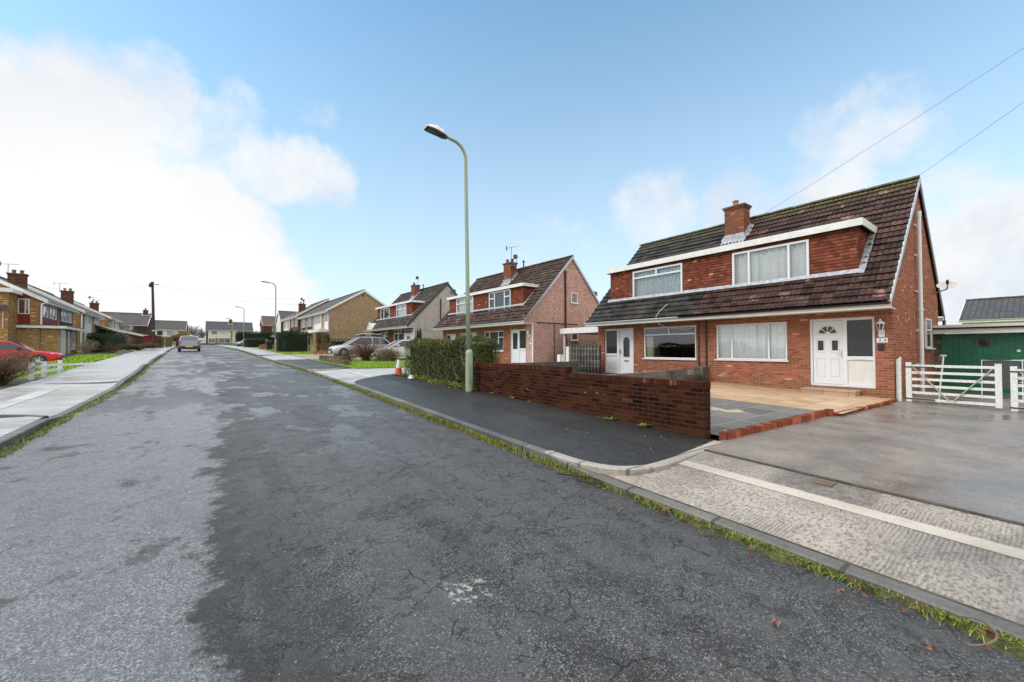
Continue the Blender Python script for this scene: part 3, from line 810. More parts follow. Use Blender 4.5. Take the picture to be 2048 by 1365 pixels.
M['deadleaf'] = simple('fallen_leaf', (0.17, 0.085, 0.055), 0.6, var=0.3, vscale=40)
# ------------------------------------------------------------ ground, road, kerbs, pavements
def drop(x, y):
    a = (cx(y) - 4.6) - x
    return -min(0.30, 0.035 * a) - 0.30 * math.exp(-((y - 35.5) / 3.6) ** 2) * max(0.0, min(1.0, (a - 0.6) / 2.2)) if a > 0 else 0.0

def sheet(mb, ys, cols):
    """cols: list of functions y -> (x, z) ; quads between neighbouring columns"""
    vs = []
    for y in ys:
        for c in cols:
            x, z = c(y)
            vs.append((x, y, z))
    k = len(cols)
    fs = [(i * k + j, i * k + j + 1, (i + 1) * k + j + 1, (i + 1) * k + j) for i in range(len(ys) - 1) for j in range(k - 1)]
    mb.add(vs, fs)

def edge_fn(xo, zo, bend=True):
    return lambda y: ((cx(y) if bend else 0) + (xo(y) if callable(xo) else xo), gz(y) + (zo(y) if callable(zo) else zo))

mb = MB()
gy = [-80, -40, -15] + ystops(-12, 200) + [230, 300, 450, 800]
sheet(mb, gy, [edge_fn(-500, -0.5), edge_fn(-80, -0.3), edge_fn(-30, -0.25), edge_fn(-14, lambda y: 0.05 + drop(cx(y) - 14, y)), edge_fn(-9, lambda y: 0.05 + drop(cx(y) - 9, y)), edge_fn(-7.2, lambda y: 0.05 + drop(cx(y) - 7.2, y)), edge_fn(-6, lambda y: 0.05 + drop(cx(y) - 6, y)), edge_fn(-4.6, 0.05),
               edge_fn(-4.4, -0.06), edge_fn(5.5, -0.06), edge_fn(5.75, 0.05), edge_fn(12, 0.05), edge_fn(16.5, 0.04), edge_fn(30, 0.02), edge_fn(80, 0.0), edge_fn(500, -0.3)])
struct(mb, "ground", M['turf'])

mb = MB()
sheet(mb, ystops(-12, 122), [edge_fn(-2.35, -0.02), edge_fn(-1.2, 0.008), edge_fn(0.6, 0.03), edge_fn(2.4, 0.012), edge_fn(3.56, -0.02)])
# the far crossroad in front of the end houses
mb2 = MB()
sheet(mb2, ystops(121, 131), [edge_fn(-40, 0.0), edge_fn(-2.35, 0.0), edge_fn(3.56, 0.0), edge_fn(40, 0.0)])
struct(mb, "road", M['asphalt'])
struct(mb2, "side_road", M['asphalt'])

def step(y, pts):
    for (a, va), (b, vb) in zip(pts, pts[1:]):
        if a <= y <= b:
            return va + (vb - va) * (y - a) / (b - a)
    return pts[0][1] if y < pts[0][0] else pts[-1][1]
KR = [(-99, .025), (3.2, .03), (3.9, .1), (13.6, .1), (14.6, .025), (20.3, .025), (20.9, .1), (29.4, .1), (30.4, .03), (37.5, .03), (38.5, .1), (56, .1), (57, .03), (61, .03), (62, .1), (999, .1)]
KL = [(-99, .1), (10.4, .1), (11.2, .03), (17.0, .03), (17.9, .1), (27.5, .1), (28.3, .03), (31, .03), (32, .1), (41, .1), (42, .03), (48, .03), (49, .1), (999, .1)]
def kerb(name, xo, wdt, prof, mat, sgn, y0=-12, y1=121):
    mb = MB()
    ys = sorted(set(ystops(y0, y1) + [p[0] for p in prof if y0 < p[0] < y1]))
    sheet(mb, ys, [edge_fn(xo, -0.05), edge_fn(xo, lambda y: step(y, prof) - 0.012), edge_fn(xo + sgn * 0.014, lambda y: step(y, prof)), edge_fn(xo + sgn * wdt, lambda y: step(y, prof)), edge_fn(xo + sgn * wdt, -0.05)])
    struct(mb, name, mat)
kerb("kerb_right", 3.55, 0.135, KR, M['kerb'], 1)
kerb("kerb_left", -2.35, 0.135, KL, M['kerb'], -1)

def patch(name, mat, y0, y1, xa, xb, za, zb, bend=True, extra=None):
    mb = MB()
    ys = sorted(set(ystops(y0, y1) + (extra or [])))
    sheet(mb, ys, [edge_fn(xa, za, bend), edge_fn(lambda y: ((xa(y) if callable(xa) else xa) + (xb(y) if callable(xb) else xb)) / 2, lambda y: ((za(y) if callable(za) else za) + (zb(y) if callable(zb) else zb)) / 2, bend), edge_fn(xb, zb, bend)])
    return struct(mb, name, mat)

# right hand footway, near piece in tarmac with a rounded end
CURVE = [(3.685, 4.1), (3.69, 3.75), (3.72, 3.5), (3.80, 3.28), (3.93, 3.12), (4.12, 3.02), (4.40, 2.98), (4.75, 2.99), (5.15, 3.03), (5.6, 3.08), (6.2, 3.15)]
FAREND = [(6.2, 16.7), (5.6, 16.4), (4.9, 15.8), (4.3, 15.1), (3.9, 14.5), (3.685, 13.9)]
mb = MB()
poly = CURVE + [(6.22, 10.0), (6.05, 13.0)] + FAREND
tv = [(x + (cx(y) if y > 13 else 0), y, gz(y) + 0.104) for (x, y) in poly]
# triangulate as bands in y so that it follows the slope
inner = MB()
def xr(y):
    return step(y, [(3.15, 6.2), (10, 6.22), (13, 6.1), (16.7, 6.2)])
def xl(y):
    if y < 4.1:
        pts = sorted([(p[1], p[0]) for p in CURVE if p[0] <= 4.40])
        return step(y, pts)
    if y > 13.9:
        return step(y, sorted([(p[1], p[0]) for p in FAREND]))
    return 3.685
def ylow(x):
    return step(x, [(p[0], p[1]) for p in CURVE if p[0] >= 4.40]) if x > 4.4 else 2.98
ys = sorted(set([2.98, 3.02, 3.06, 3.12, 3.2, 3.28, 3.4, 3.5, 3.62, 3.75, 3.9] + ystops(4.1, 13.9) + frange(13.9, 16.7, 0.35)))
vs, fs = [], []
NX = 14
for y in ys:
    a, b = xl(y), xr(max(y, 3.15))
    for k in range(NX + 1):
        x = a + (b - a) * k / NX
        yy = max(y, ylow(x)) if y < 3.4 else y
        vs.append((x + cx(yy), yy, gz(yy) + 0.104))
for i in range(len(ys) - 1):
    for k in range(NX):
        q = i * (NX + 1) + k
        fs.append((q, q + 1, q + NX + 2, q + NX + 1))
inner.add(vs, fs)
struct(inner, "pavement_right", M['tarmac'])
# pale kerb stones round that end
def curved_kerb(name, pts, wdt, h, mat, out=1):
    mb = MB()
    P = [Vector((x + (cx(y) if y > 13 else 0), y, 0)) for x, y in pts]
    rows = []
    for i, p in enumerate(P):
        d = (P[min(i + 1, len(P) - 1)] - P[max(i - 1, 0)]).normalized()
        nn = Vector((d.y, -d.x, 0)) * out
        g = gz(p.y)
        a, b2 = p, p + nn * wdt
        hh = h(i / (len(P) - 1)) if callable(h) else h
        rows.append([(a.x, a.y, g - .03), (a.x, a.y, g + hh), (b2.x - nn.x * .015, b2.y - nn.y * .015, g + hh), (b2.x, b2.y, g + hh - .014), (b2.x, b2.y, g - .03)])
    vs = [q for r in rows for q in r]
    fs = [(i * 5 + j, i * 5 + j + 1, i * 5 + 6 + j, i * 5 + 5 + j) for i in range(len(rows) - 1) for j in range(4)]
    fs += [(0, 1, 2, 3, 4), tuple((len(rows) - 1) * 5 + j for j in range(5))[::-1]]
    mb.add(vs, fs)
    struct(mb, name, mat)
def smooth_path(pts, n=3):
    r = [Vector((*p, 0)) for p in pts]
    for _ in range(n):
        q = [r[0]]
        for a, b in zip(r, r[1:]):
            q += [a * .75 + b * .25, a * .25 + b * .75]
        r = q + [r[-1]]
    return [(p.x, p.y) for p in r]
curved_kerb("kerb_near_return", smooth_path(CURVE, 1), 0.125, lambda t: 0.112 - 0.004 * t, M['kerb_pale'])
curved_kerb("kerb_far_return", smooth_path([(3.6, 20.55), (3.75, 20.35), (4.1, 20.3), (4.6, 20.5), (5.2, 20.9)], 2), 0.12, lambda t: 0.112, M['kerb_pale'], 1)

# near vehicle crossover: ribbed concrete, smooth band, ribbed concrete, groove, drive
def ramp_z(x):
    return 0.028 + (x - 3.685) / (5.55 - 3.685) * 0.07
patch("crossover_near", M['ribbed'], -12, 3.6, 3.685, 5.53, ramp_z(3.685), ramp_z(5.53), False)
patch("concrete_band", M['band'], -12, 3.02, 4.72, 4.93, ramp_z(4.72) + .005, ramp_z(4.93) + .005, False)
patch("drive_joint", M['soil'], -12, 3.0, 5.515, 5.58, 0.104, 0.109, False)
patch("kerb_joint", M['soil'], -12, 3.25, 3.678, 3.700, 0.030, 0.036, False)
mb = MB()
sheet(mb, ystops(-12, 3.10), [edge_fn(5.57, .106, False), edge_fn(10, .095, False), edge_fn(15.2, .075, False), edge_fn(23, .06, False)])
struct(mb, "driveway", M['drive'])
# front court of the near house: grey slabs by the road, tan slabs by the house
def court_z(x):
    return 0.165
mb = MB()
sheet(mb, ystops(3.1, 8.15), [edge_fn(6.40, .15, False), edge_fn(8.5, .15, False), edge_fn(10.75, .15, False)])
struct(mb, "patio_grey", M['grey_slab'])
mb = MB()
sheet(mb, ystops(2.72, 8.15), [edge_fn(10.75, .152, False), edge_fn(13, .15, False), edge_fn(15.42, .14, False)])
struct(mb, "patio_tan", M['tan_slab'])
patch("garden_bed", M['soil'], 8.2, 14.3, 6.3, 15.4, .09, .09, False)

# crossover between the houses, footway beyond it
patch("crossover_mid", M['slab2'], 13.9, 20.5, 3.68, 5.6, lambda y: .03, lambda y: .096)
patch("drive_mid", M['slab2'], 14.4, 20.2, 5.6, 19.5, .096, .09)
patch("concrete_band_mid", M['band_dull'], 15.7, 20.2, 4.75, 5.05, .076, .086)
patch("footway_mid", M['tarmac'], 20.6, 30.0, 3.68, 5.45, .1, .1)
patch("crossover_far", M['slab2'], 30.0, 38.0, 3.68, 5.5, lambda y: .04, .1)
patch("drive_far", M['gravel'], 30.2, 38.3, 5.5, 15.5, .1, .1)
patch("footway_far", M['slab'], 38.0, 121, 3.68, 5.5, .1, .1)
patch("lawn_bed", M['turf'], 20.4, 30, 5.55, 14.5, .105, .105)

# left pavement
def lz(y):
    return step(y, KL)
patch("pavement_left_near", M['slab'], -12, 10.9, -4.5, -2.48, .1, .1)
patch("crossover_left", M['slab2'], 10.9, 17.5, -4.5, -2.48, .1, lambda y: max(.03, lz(y)))
patch("pavement_left", M['slab'], 17.5, 121, -4.5, -2.48, .1, lambda y: max(.03, lz(y)))
patch("band_left", M['band_dull'], 11.2, 17.3, -3.75, -3.45, .080, .070)
curved_kerb("kerb_left_return", smooth_path([(-2.5, 10.7), (-2.9, 11.1), (-3.6, 11.5), (-4.5, 11.7)], 2), 0.10, .112, M['kerb'], 1)
curved_kerb("kerb_left_step", smooth_path([(-2.5, 17.6), (-2.8, 17.45), (-3.4, 17.5), (-4.0, 17.6)], 2), 0.06, .108, M['kerb'], -1)
def gl(x, y, off=0.0):
    return gz(y) + 0.10 + drop(x, y) + off
def left_patch(name, mat, y0, y1, x0, x1, off=0.02):
    mb = MB()
    ys = ystops(y0, y1)
    xs = frange(x0, x1, 1.0)
    vs = [(x + cx(y), y, gl(x + cx(y), y, off - .04)) for y in ys for x in xs]
    k = len(xs)
    mb.add(vs, [(i * k + j, i * k + j + 1, (i + 1) * k + j + 1, (i + 1) * k + j) for i in range(len(ys) - 1) for j in range(k - 1)])
    struct(mb, name, mat)
left_patch("path_left", M['slab2'], 27.6, 30.2, -9.2, -4.5)
left_patch("drive_left", M['tarmac'], 41.5, 48.3, -9.0, -4.5)
left_patch("drive_left_car", M['slab2'], 33.0, 38.5, -14.5, -6.9)
left_patch("soil_left", M['soil'], 15.0, 20.6, -9, -4.5)
# ------------------------------------------------------------ windows, doors, roofs
X_, Y_, Z_ = Vector((1, 0, 0)), Vector((0, 1, 0)), Vector((0, 0, 1))
LAY = {  # glazing layouts as (u0,u1,v0,v1) in 0..1
    'tri': [(.0, .2, 0, 1), (.2, .8, 0, 1), (.8, 1, 0, 1)],
    'tri_wide': [(.0, .24, 0, 1), (.24, .76, 0, 1), (.76, 1, 0, 1)],
    'top2': [(0, .5, .76, 1), (.5, 1, .76, 1), (0, 1, 0, .76)],
    'top2b': [(0, .5, .70, 1), (.5, 1, .70, 1), (0, 1, 0, .70)],
    'hhh': [(0, .27, .68, 1), (0, .27, 0, .68), (.27, .73, 0, 1), (.73, 1, .68, 1), (.73, 1, 0, .68)],
    'side': [(0, .36, 0, 1), (.36, 1, 0, 1)],
    'side_r': [(0, .64, 0, 1), (.64, 1, .72, 1), (.64, 1, 0, .72)],
    'two': [(0, .5, 0, 1), (.5, 1, 0, 1)],
    'four': [(0, .25, 0, 1), (.25, .5, 0, 1), (.5, .75, 0, 1), (.75, 1, 0, 1)],
    'sash': [(0, 1, .62, 1), (0, 1, 0, .62)],
    'one': [(0, 1, 0, 1)],
    'bay': [(0, .5, .74, 1), (.5, 1, .74, 1), (0, .5, 0, .74), (.5, 1, 0, .74)],
}

def curtain_or_dim_sheet(mb, o, U, Nv, w, h, back, folds):
    n = max(12, int(w * 26))
    vs = []
    for i in range(n + 1):
        u = w * i / n
        d = back + 0.038 * math.sin(i * 1.05 + 1.7 * math.sin(i * .13)) + 0.018 * math.sin(i * 0.31)
        for v in (0.0, h):
            vs.append(Vector(o) + U * u + Z_ * v - Nv * d)
    mb.add(vs, [(2 * i, 2 * i + 2, 2 * i + 3, 2 * i + 1) for i in range(n)])

def window(parent, o, U, Nv, w, h, lay='tri', cover='net', sill=True, sx=1, fr=0.055, proud=0.015, frame='white', depth=0.07, cur=(0, 1, 0, 1)):
    """frame set in a hole of the wall; pane, curtain and sill are its own pieces"""
    o, U, Nv = Vector(o), Vector(U), Vector(Nv)
    holes, g = [], MB(sx)
    for (a, b, c, d) in LAY[lay]:
        e = fr * 0.5
        u0 = a * w + (fr if a == 0 else e)
        u1 = b * w - (fr if b == 1 else e)
        v0 = c * h + (fr if c == 0 else e)
        v1 = d * h - (fr if d == 1 else e)
        holes.append((u0, u1, v0, v1))
        q = o - Nv * (depth * .5 - proud)
        g.quad(q + U * (u0 - .01) + Z_ * (v0 - .01), q + U * (u1 + .01) + Z_ * (v0 - .01), q + U * (u1 + .01) + Z_ * (v1 + .01), q + U * (u0 - .01) + Z_ * (v1 + .01))
    f = MB(sx)
    f.plate(o + Nv * proud, U, Z_, Nv, w, h, holes, depth)
    fo = f.build("window", M[frame], parent)
    g.build("pane", M['glass'], fo)
    if cover:
        c = MB(sx)
        oc = o + U * (fr * .6 + w * cur[0]) + Z_ * (fr * .6 + h * cur[2])
        curtain_or_dim_sheet(c, oc, U, Nv, (w - fr * 1.2) * (cur[1] - cur[0]), (h - fr * 1.2) * (cur[3] - cur[2]), 0.13, 9)
        c.build("curtain_or_dim_sheet", M[cover], fo, smooth=True)
    if sill:
        s = MB(sx)
        s.obox(o + U * (w / 2) + Nv * (proud + .035) - Z_ * 0.022, U, Nv, Z_, w / 2 + .05, .055, .02)
        s.build("sill", M[frame], fo)
    return fo

def roof_slope(mb, y0, y1, xe, ze, xr, zr, course=0.31, tw=0.30, holes=(), prof=True, thick=0.03):
    """tiled slope from eave (xe,ze) to ridge (xr,zr): every course a step, every tile a roll"""
    dx, dz = xr - xe, zr - ze
    L = math.hypot(dx, dz)
    ux, uz = dx / L, dz / L
    nx_, nz_ = -uz * (1 if dx > 0 else -1), ux * (1 if dx > 0 else -1)
    if nz_ < 0:
        nx_, nz_ = -nx_, -nz_
    nc = max(1, round(L / course))
    nt = max(1, round((y1 - y0) / tw))
    sub = [(0, 0.0), (.10, .022), (.22, .030), (.36, .022), (.46, .0), (.56, .018), (.72, .024), (.88, .016)] if prof else [(0, 0.0)]
    us = []
    for t in range(nt):
        for (f, h) in sub:
            us.append((y0 + (y1 - y0) * (t + f) / nt, h))
    us.append((y1, 0.0))
    for c in range(nc):
        s0, s1 = L * c / nc, L * (c + 1) / nc
        jit = rnd.uniform(-.004, .004)
        vs = []
        for (y, h) in us:
            wv = 0.006 * math.sin(y * 1.3 + c * 2.1)
            h0 = h + thick + 0.026 + jit + wv
            h1 = h + thick - 0.024 + jit + wv
            vs.append((xe + ux * (s0 + .07) + nx_ * -0.004, y, ze + uz * (s0 + .07) + nz_ * -0.004))
            vs.append((xe + ux * s0 + nx_ * h0, y, ze + uz * s0 + nz_ * h0))
            vs.append((xe + ux * (s1 + .11) + nx_ * (h1 - .008), y, ze + uz * (s1 + .11) + nz_ * (h1 - .008)))
        fs = []
        zc = ze + uz * (s0 + s1) / 2
        xc = xe + ux * (s0 + s1) / 2
        for i in range(len(us) - 1):
            yc = (us[i][0] + us[i + 1][0]) / 2
            if any(a < yc < b and p < zc < q for (a, b, p, q) in holes):
                continue
            k = 3 * i
            fs += [(k, k + 3, k + 4, k + 1), (k + 1, k + 4, k + 5, k + 2)]
        mb.add(vs, fs)

def ridge_tiles(mb, x, y0, y1, z, r=0.13):
    n = max(1, round((y1 - y0) / 0.45))
    for i in range(n):
        a, b = y0 + (y1 - y0) * i / n, y0 + (y1 - y0) * (i + 1) / n
        zz = z + rnd.uniform(-.006, .008)
        vs, k = [], 6
        for (y, rr) in ((a, r), (b + .03, r * .94)):
            for j in range(k + 1):
                t = math.pi * j / k
                vs.append((x + math.cos(t) * rr * 1.15, y, zz + math.sin(t) * rr * .8 - .05))
        mb.add(vs, [(j, j + 1, j + k + 2, j + k + 1) for j in range(k)] + [tuple(range(k + 1))])

def gutter(mb, x, y0, y1, z, sgn=-1, r=0.055):
    vs, k = [], 6
    for y in (y0, y1):
        for j in range(k + 1):
            t = math.pi + math.pi * j / k
            vs.append((x + sgn * r + math.cos(t) * r, y, z + math.sin(t) * r))
    mb.add(vs, [(j, j + 1, j + k + 2, j + k + 1) for j in range(k)] + [tuple(range(k + 1)), tuple(range(k + 1, 2 * k + 2))])

def chimney(parent, x, y, zb, zt, wx, wy, mat='chimney', sx=1, pots=((0, 0),), ridge=None, name="chimney"):
    c = MB(sx)
    c.box(x - wx / 2, x + wx / 2, y - wy / 2, y + wy / 2, zb, zt - .16)
    c.box(x - wx / 2 - .03, x + wx / 2 + .03, y - wy / 2 - .03, y + wy / 2 + .03, zt - .157, zt - .08)
    co = c.build(name, M[mat], parent)
    k = MB(sx)
    k.box(x - wx / 2 - .07, x + wx / 2 + .07, y - wy / 2 - .07, y + wy / 2 + .07, zt - .078, zt - .01)
    k.build("chimney_cap", M['block'], co)
    for (px, py) in pots:
        p = MB(sx)
        p.lathe((x + px, y + py, zt - .012), [(.12, 0), (.115, .05), (.10, .10), (.11, .24), (.13, .25), (.13, .29), (.09, .30)], 12)
        p.build("chimney_pot", M['terracotta' if rnd.random() < .3 else 'wood'], co)
    return co

def aerial(parent, x, y, z, h, sx=1, ang=0.4, n=7, L=0.9):
    a = MB(sx)
    a.tube([(x, y, z), (x, y, z + h)], 0.018, 6)
    d = Vector((math.cos(ang), math.sin(ang), 0.12))
    q = Vector((-math.sin(ang), math.cos(ang), 0))
    c = Vector((x, y, z + h - .03))
    a.tube([c - d * L * .4, c + d * L * .6], 0.012, 5)
    for i in range(n):
        p = c + d * L * (-.35 + .95 * i / (n - 1))
        hl = .16 - .07 * i / n
        a.tube([p - q * hl, p + q * hl], 0.006, 4)
    p = c - d * L * .42
    a.obox(p, q, Z_, d, .15, .16, .008)
    return a.build("tv_aerial", M['iron'], parent)

def dish(parent, c, look, r=0.42, arm=(0, 0, 0), sx=1, mat='cream'):
    look = Vector(look).normalized()
    c = Vector(c)
    d = MB(sx)
    u = look.cross(Z_).normalized()
    v = u.cross(look)
    prof = [(0.0, 0.0), (.3, .02), (.6, .07), (.85, .14), (1.0, .19)]
    vs, n = [], 24
    for (rr, hh) in prof:
        for k in range(n):
            a = 2 * math.pi * k / n
            vs.append(c + (u * math.cos(a) * 1.0 + v * math.sin(a) * .92) * rr * r + look * hh * r)
    fs = [(i * n + k, i * n + (k + 1) % n, i * n + n + (k + 1) % n, i * n + n + k) for i in range(len(prof) - 1) for k in range(n)]
    d.add(vs, fs)
    o = d.build("satellite_dish", M[mat], parent, smooth=True)
    a = MB(sx)
    tip = c + look * r * 1.15 - v * r * .75
    a.tube([c - v * r * .9 + look * r * .1, tip], 0.016, 6)
    a.obox(tip, look, u, v, .07, .035, .05)
    a.tube([c - look * .02, c - look * .14, Vector(arm)], 0.022, 6)
    a.build("dish_arm", M['iron'], o)
    return o

def gable_wall(mb, y, xs, xeave_z, nrm, holes=(), depth=0.1):
    """gable: rectangle to the eave line as plate with holes plus a triangle above"""
    pass

def chalet(name, label, P0, rz, W, D, base_drop, wallmat, frontmat, roofs, barge, dorm, fw, dw, doors, gut, chim, gable_win, rx, rz_, eave_z=2.70, eave_o=0.80, detail=True, party=None):
    """chalet style semi: low eaves, steep tiled roof, one long tile-hung box dormer over both halves"""
    t = thing(name, label, "house", P0, rz)
    slope = (rz_ - eave_z) / (rx + eave_o)
    top = lambda x: eave_z + slope * (x + eave_o)
    # walls: front (x=0) with holes, gable ends, back
    H = eave_z + .02
    f = MB()
    holes = [(W - b, W - a, c, d) for (a, b, c, d) in [q[:4] for q in fw] + [q[:4] for q in doors]]
    f.plate((0, W, -base_drop), -Y_, Z_, -X_, W, H + base_drop, [(a, b, c + base_drop, d + base_drop) for a, b, c, d in holes], 0.12)
    f.build("front_wall", M[frontmat], t)
    zw = lambda x: top(x) - .06 if x <= rx else top(2 * rx - x) - .06
    g = MB()
    poly = [(0.06, -base_drop), (D, -base_drop), (D, zw(D)), (rx, zw(rx)), (0.06, zw(0.06))]
    g.prism(poly, -.004, .24)
    g.prism(poly, W - .24, W + .004)
    g.box(D - .22, D - .003, .24, W - .24, -base_drop, zw(D))
    ee = [(-eave_o + .035, eave_z - .125), (.055, eave_z - .125), (.055, zw(.055)), (-eave_o + .035, eave_z - .03)]
    g.prism(ee, -.006, .10)
    g.prism(ee, W - .10, W + .006)
    g.build("gable_wall", M[wallmat], t)
    # roof
    d0, d1, dz0, dz1, dxf = dorm['y0'], dorm['y1'], dorm['z0'], dorm['z1'], dorm['x']
    rh = [(d0 + .06, d1 - .06, dz0 + .12, dz1 - .12)]
    for (a, b, mt) in roofs:
        r = MB()
        roof_slope(r, a, b, -eave_o, eave_z, rx, rz_, holes=rh, prof=detail)
        ro = r.build("roof", M[mt], t)
        r = MB()
        roof_slope(r, a, b, 2 * rx + eave_o, eave_z, rx, rz_, prof=False)
        r.build("rear_slope", M[mt], ro)
        r = MB()
        ridge_tiles(r, rx, a, b, rz_ + .06)
        r.build("ridge", M['ridge'], ro)
    # barge boards
    for yb, sg in ((-.09, 1), (W + .09, -1)):
        b = MB()
        for (xa, xb) in ((-eave_o, rx), (2 * rx + eave_o, rx)):
            za, zb = eave_z, rz_
            vs = [(xa, yb - .02, za - .13), (xb, yb - .02, zb - .15), (xb, yb - .02, zb + .05), (xa, yb - .02, za + .05)]
            vs += [(x, y + .04, z) for x, y, z in vs]
            b.add(vs, [(0, 1, 2, 3), (7, 6, 5, 4), (0, 4, 5, 1), (1, 5, 6, 2), (2, 6, 7, 3), (3, 7, 4, 0)])
        b.build("barge_board", M[barge], t)
    # soffit and fascia along the eave, gutters
    s = MB()
    s.box(-eave_o + .03, .02, -.06, W + .06, eave_z - .155, eave_z - .13)
    s.build("soffit", M['cream'], t)
    for (a, b, mf, mg) in gut:
        s = MB()
        s.box(-eave_o - .012, -eave_o + .028, a, b, eave_z - .17, eave_z - .01)
        s.build("fascia", M[mf], t)
        s = MB()
        gutter(s, -eave_o - .016, a, b, eave_z - .01)
        s.build("gutter", M[mg], t)
    s = MB()
    s.box(2 * rx + eave_o - .03, 2 * rx + eave_o + .02, -.05, W + .05, eave_z - .17, eave_z - .01)
    s.build("fascia", M['fascia'], t)
    # dormer
    dm = MB()
    xb = (dz1 - eave_z) / slope - eave_o
    hs = [(d1 - b, d1 - a, c - dz0, d - dz0) for (a, b, c, d) in [q[:4] for q in dw]]
    dm.plate((dxf, d1, dz0), -Y_, Z_, -X_, d1 - d0, dz1 - dz0, hs, 0.10)
    zf = lambda x: top(x)
    for yy, s in ((d0 + .003, 1), (d1 - .003, -1)):
        p = [(dxf + .02, yy, zf(dxf) - .02), (xb, yy, dz1 - .002), (dxf + .02, yy, dz1 - .002)]
        q = [(a, yy + s * .09, c) for a, _, c in p]
        dm.add(p + q, [(0, 1, 2), (5, 4, 3), (0, 3, 4, 1), (1, 4, 5, 2), (2, 5, 3, 0)])
    do = dm.build("dormer", M['hung'], t)
    k = MB()
    k.box(dxf - .14, xb + .12, d0 - .14, d1 + .14, dz1 - .0, dz1 + .05)
    k.build("dormer_roof", M['felt'], do)
    k = MB()
    fh = dorm.get('fh', .20)
    k.box(dxf - .17, dxf - .13, d0 - .17, d1 + .17, dz1 - fh + .06, dz1 + .06)
    k.box(dxf - .13, dxf + .002, d0 - .14, d1 + .14, dz1 - .10, dz1 - .075)
    for a in (d0 - .17, d1 + .13):
        xe = (dz1 - fh + .06 - eave_z) / slope - eave_o
        k.box(dxf - .13, xe + .16, a, a + .04, dz1 - fh + .06, dz1 + .06)
    k.build("dormer_fascia", M['fascia'], do)
    k = MB()
    k.m = 0
    k.quad((dxf - .11, d0 - .12, top(dxf - .11) + .085), (dxf - .11, d1 + .12, top(dxf - .11) + .085), (dxf - .008, d1 + .12, top(dxf) + .11), (dxf - .008, d0 - .12, top(dxf) + .11))
    for (a, b) in ((d0 - .16, d0 - .006), (d1 + .006, d1 + .16)):
        if a < d0 or dorm.get('both'):
            n = 9
            for i in range(n):
                xa = dxf - .15 + (xb + .05 - dxf) * i / n
                xc = dxf - .15 + (xb + .05 - dxf) * (i + 1) / n + .03
                k.quad((xa, a - rnd.uniform(0, .03), top(xa) + .095), (xc, a - rnd.uniform(0, .03), top(xc) + .085), (xc, b, top(xc) + .10), (xa, b, top(xa) + .11))
    k.build("flashing", M['lead'], do)
    for (a, b, c, d, lay, cov) in dw:
        window(do, (dxf, b, c), -Y_, -X_, b - a, d - c, lay, cov, False, proud=.05, depth=.12, fr=.07)
    for q in fw:
        a, b, c, d, lay, cov = q[:6]
        window(t, (0, b, c), -Y_, -X_, b - a, d - c, lay, cov, True, proud=-.03, **(q[6] if len(q) > 6 else {}))
    for (y, x, z0, z1, w_, lay, cov) in gable_win:
        window(t, (x, y, z0), X_, -Y_, w_, z1 - z0, lay, 'dim_room', True, proud=.055, depth=.05)
    for (cxx, cyy, zb, zt, wx, wy, pots) in chim:
        co = chimney(t, cxx, cyy, zb, zt, wx, wy, 'chimney', pots=pots)
        fl = MB()
        x0, x1 = cxx - wx / 2, min(rx, cxx + wx / 2)
        fl.quad((x0 - .28, cyy - wy / 2 - .1, top(x0 - .28) + .09), (x0 - .28, cyy + wy / 2 + .1, top(x0 - .28) + .09), (x0 - .008, cyy + wy / 2 + .1, top(x0) + .10), (x0 - .008, cyy - wy / 2 - .1, top(x0) + .10))
        fl.box(x0 - .012, x0 - .004, cyy - wy / 2 - .02, cyy + wy / 2 + .02, top(x0), top(x0) + .30)
        n = 6
        for sy in (-1, 1):
            for i in range(n):
                xa, xc = x0 + (x1 + .05 - x0) * i / n, x0 + (x1 + .05 - x0) * (i + 1) / n
                ya = cyy + sy * (wy / 2 + .006)
                fl.quad((xa, ya, top(xa)), (xc, ya, top(xc)), (xc, ya, top(xc) + .24), (xa, ya, top(xa) + .24))
                yo = cyy + sy * (wy / 2 + .17)
                fl.quad((xa, ya, top(xa) + .11), (xc, ya, top(xc) + .11), (xc, yo, top(xc) + .09), (xa, yo, top(xa) + .09))
        fl.build("chimney_flashing", M['lead'], co)
    return t, do, top

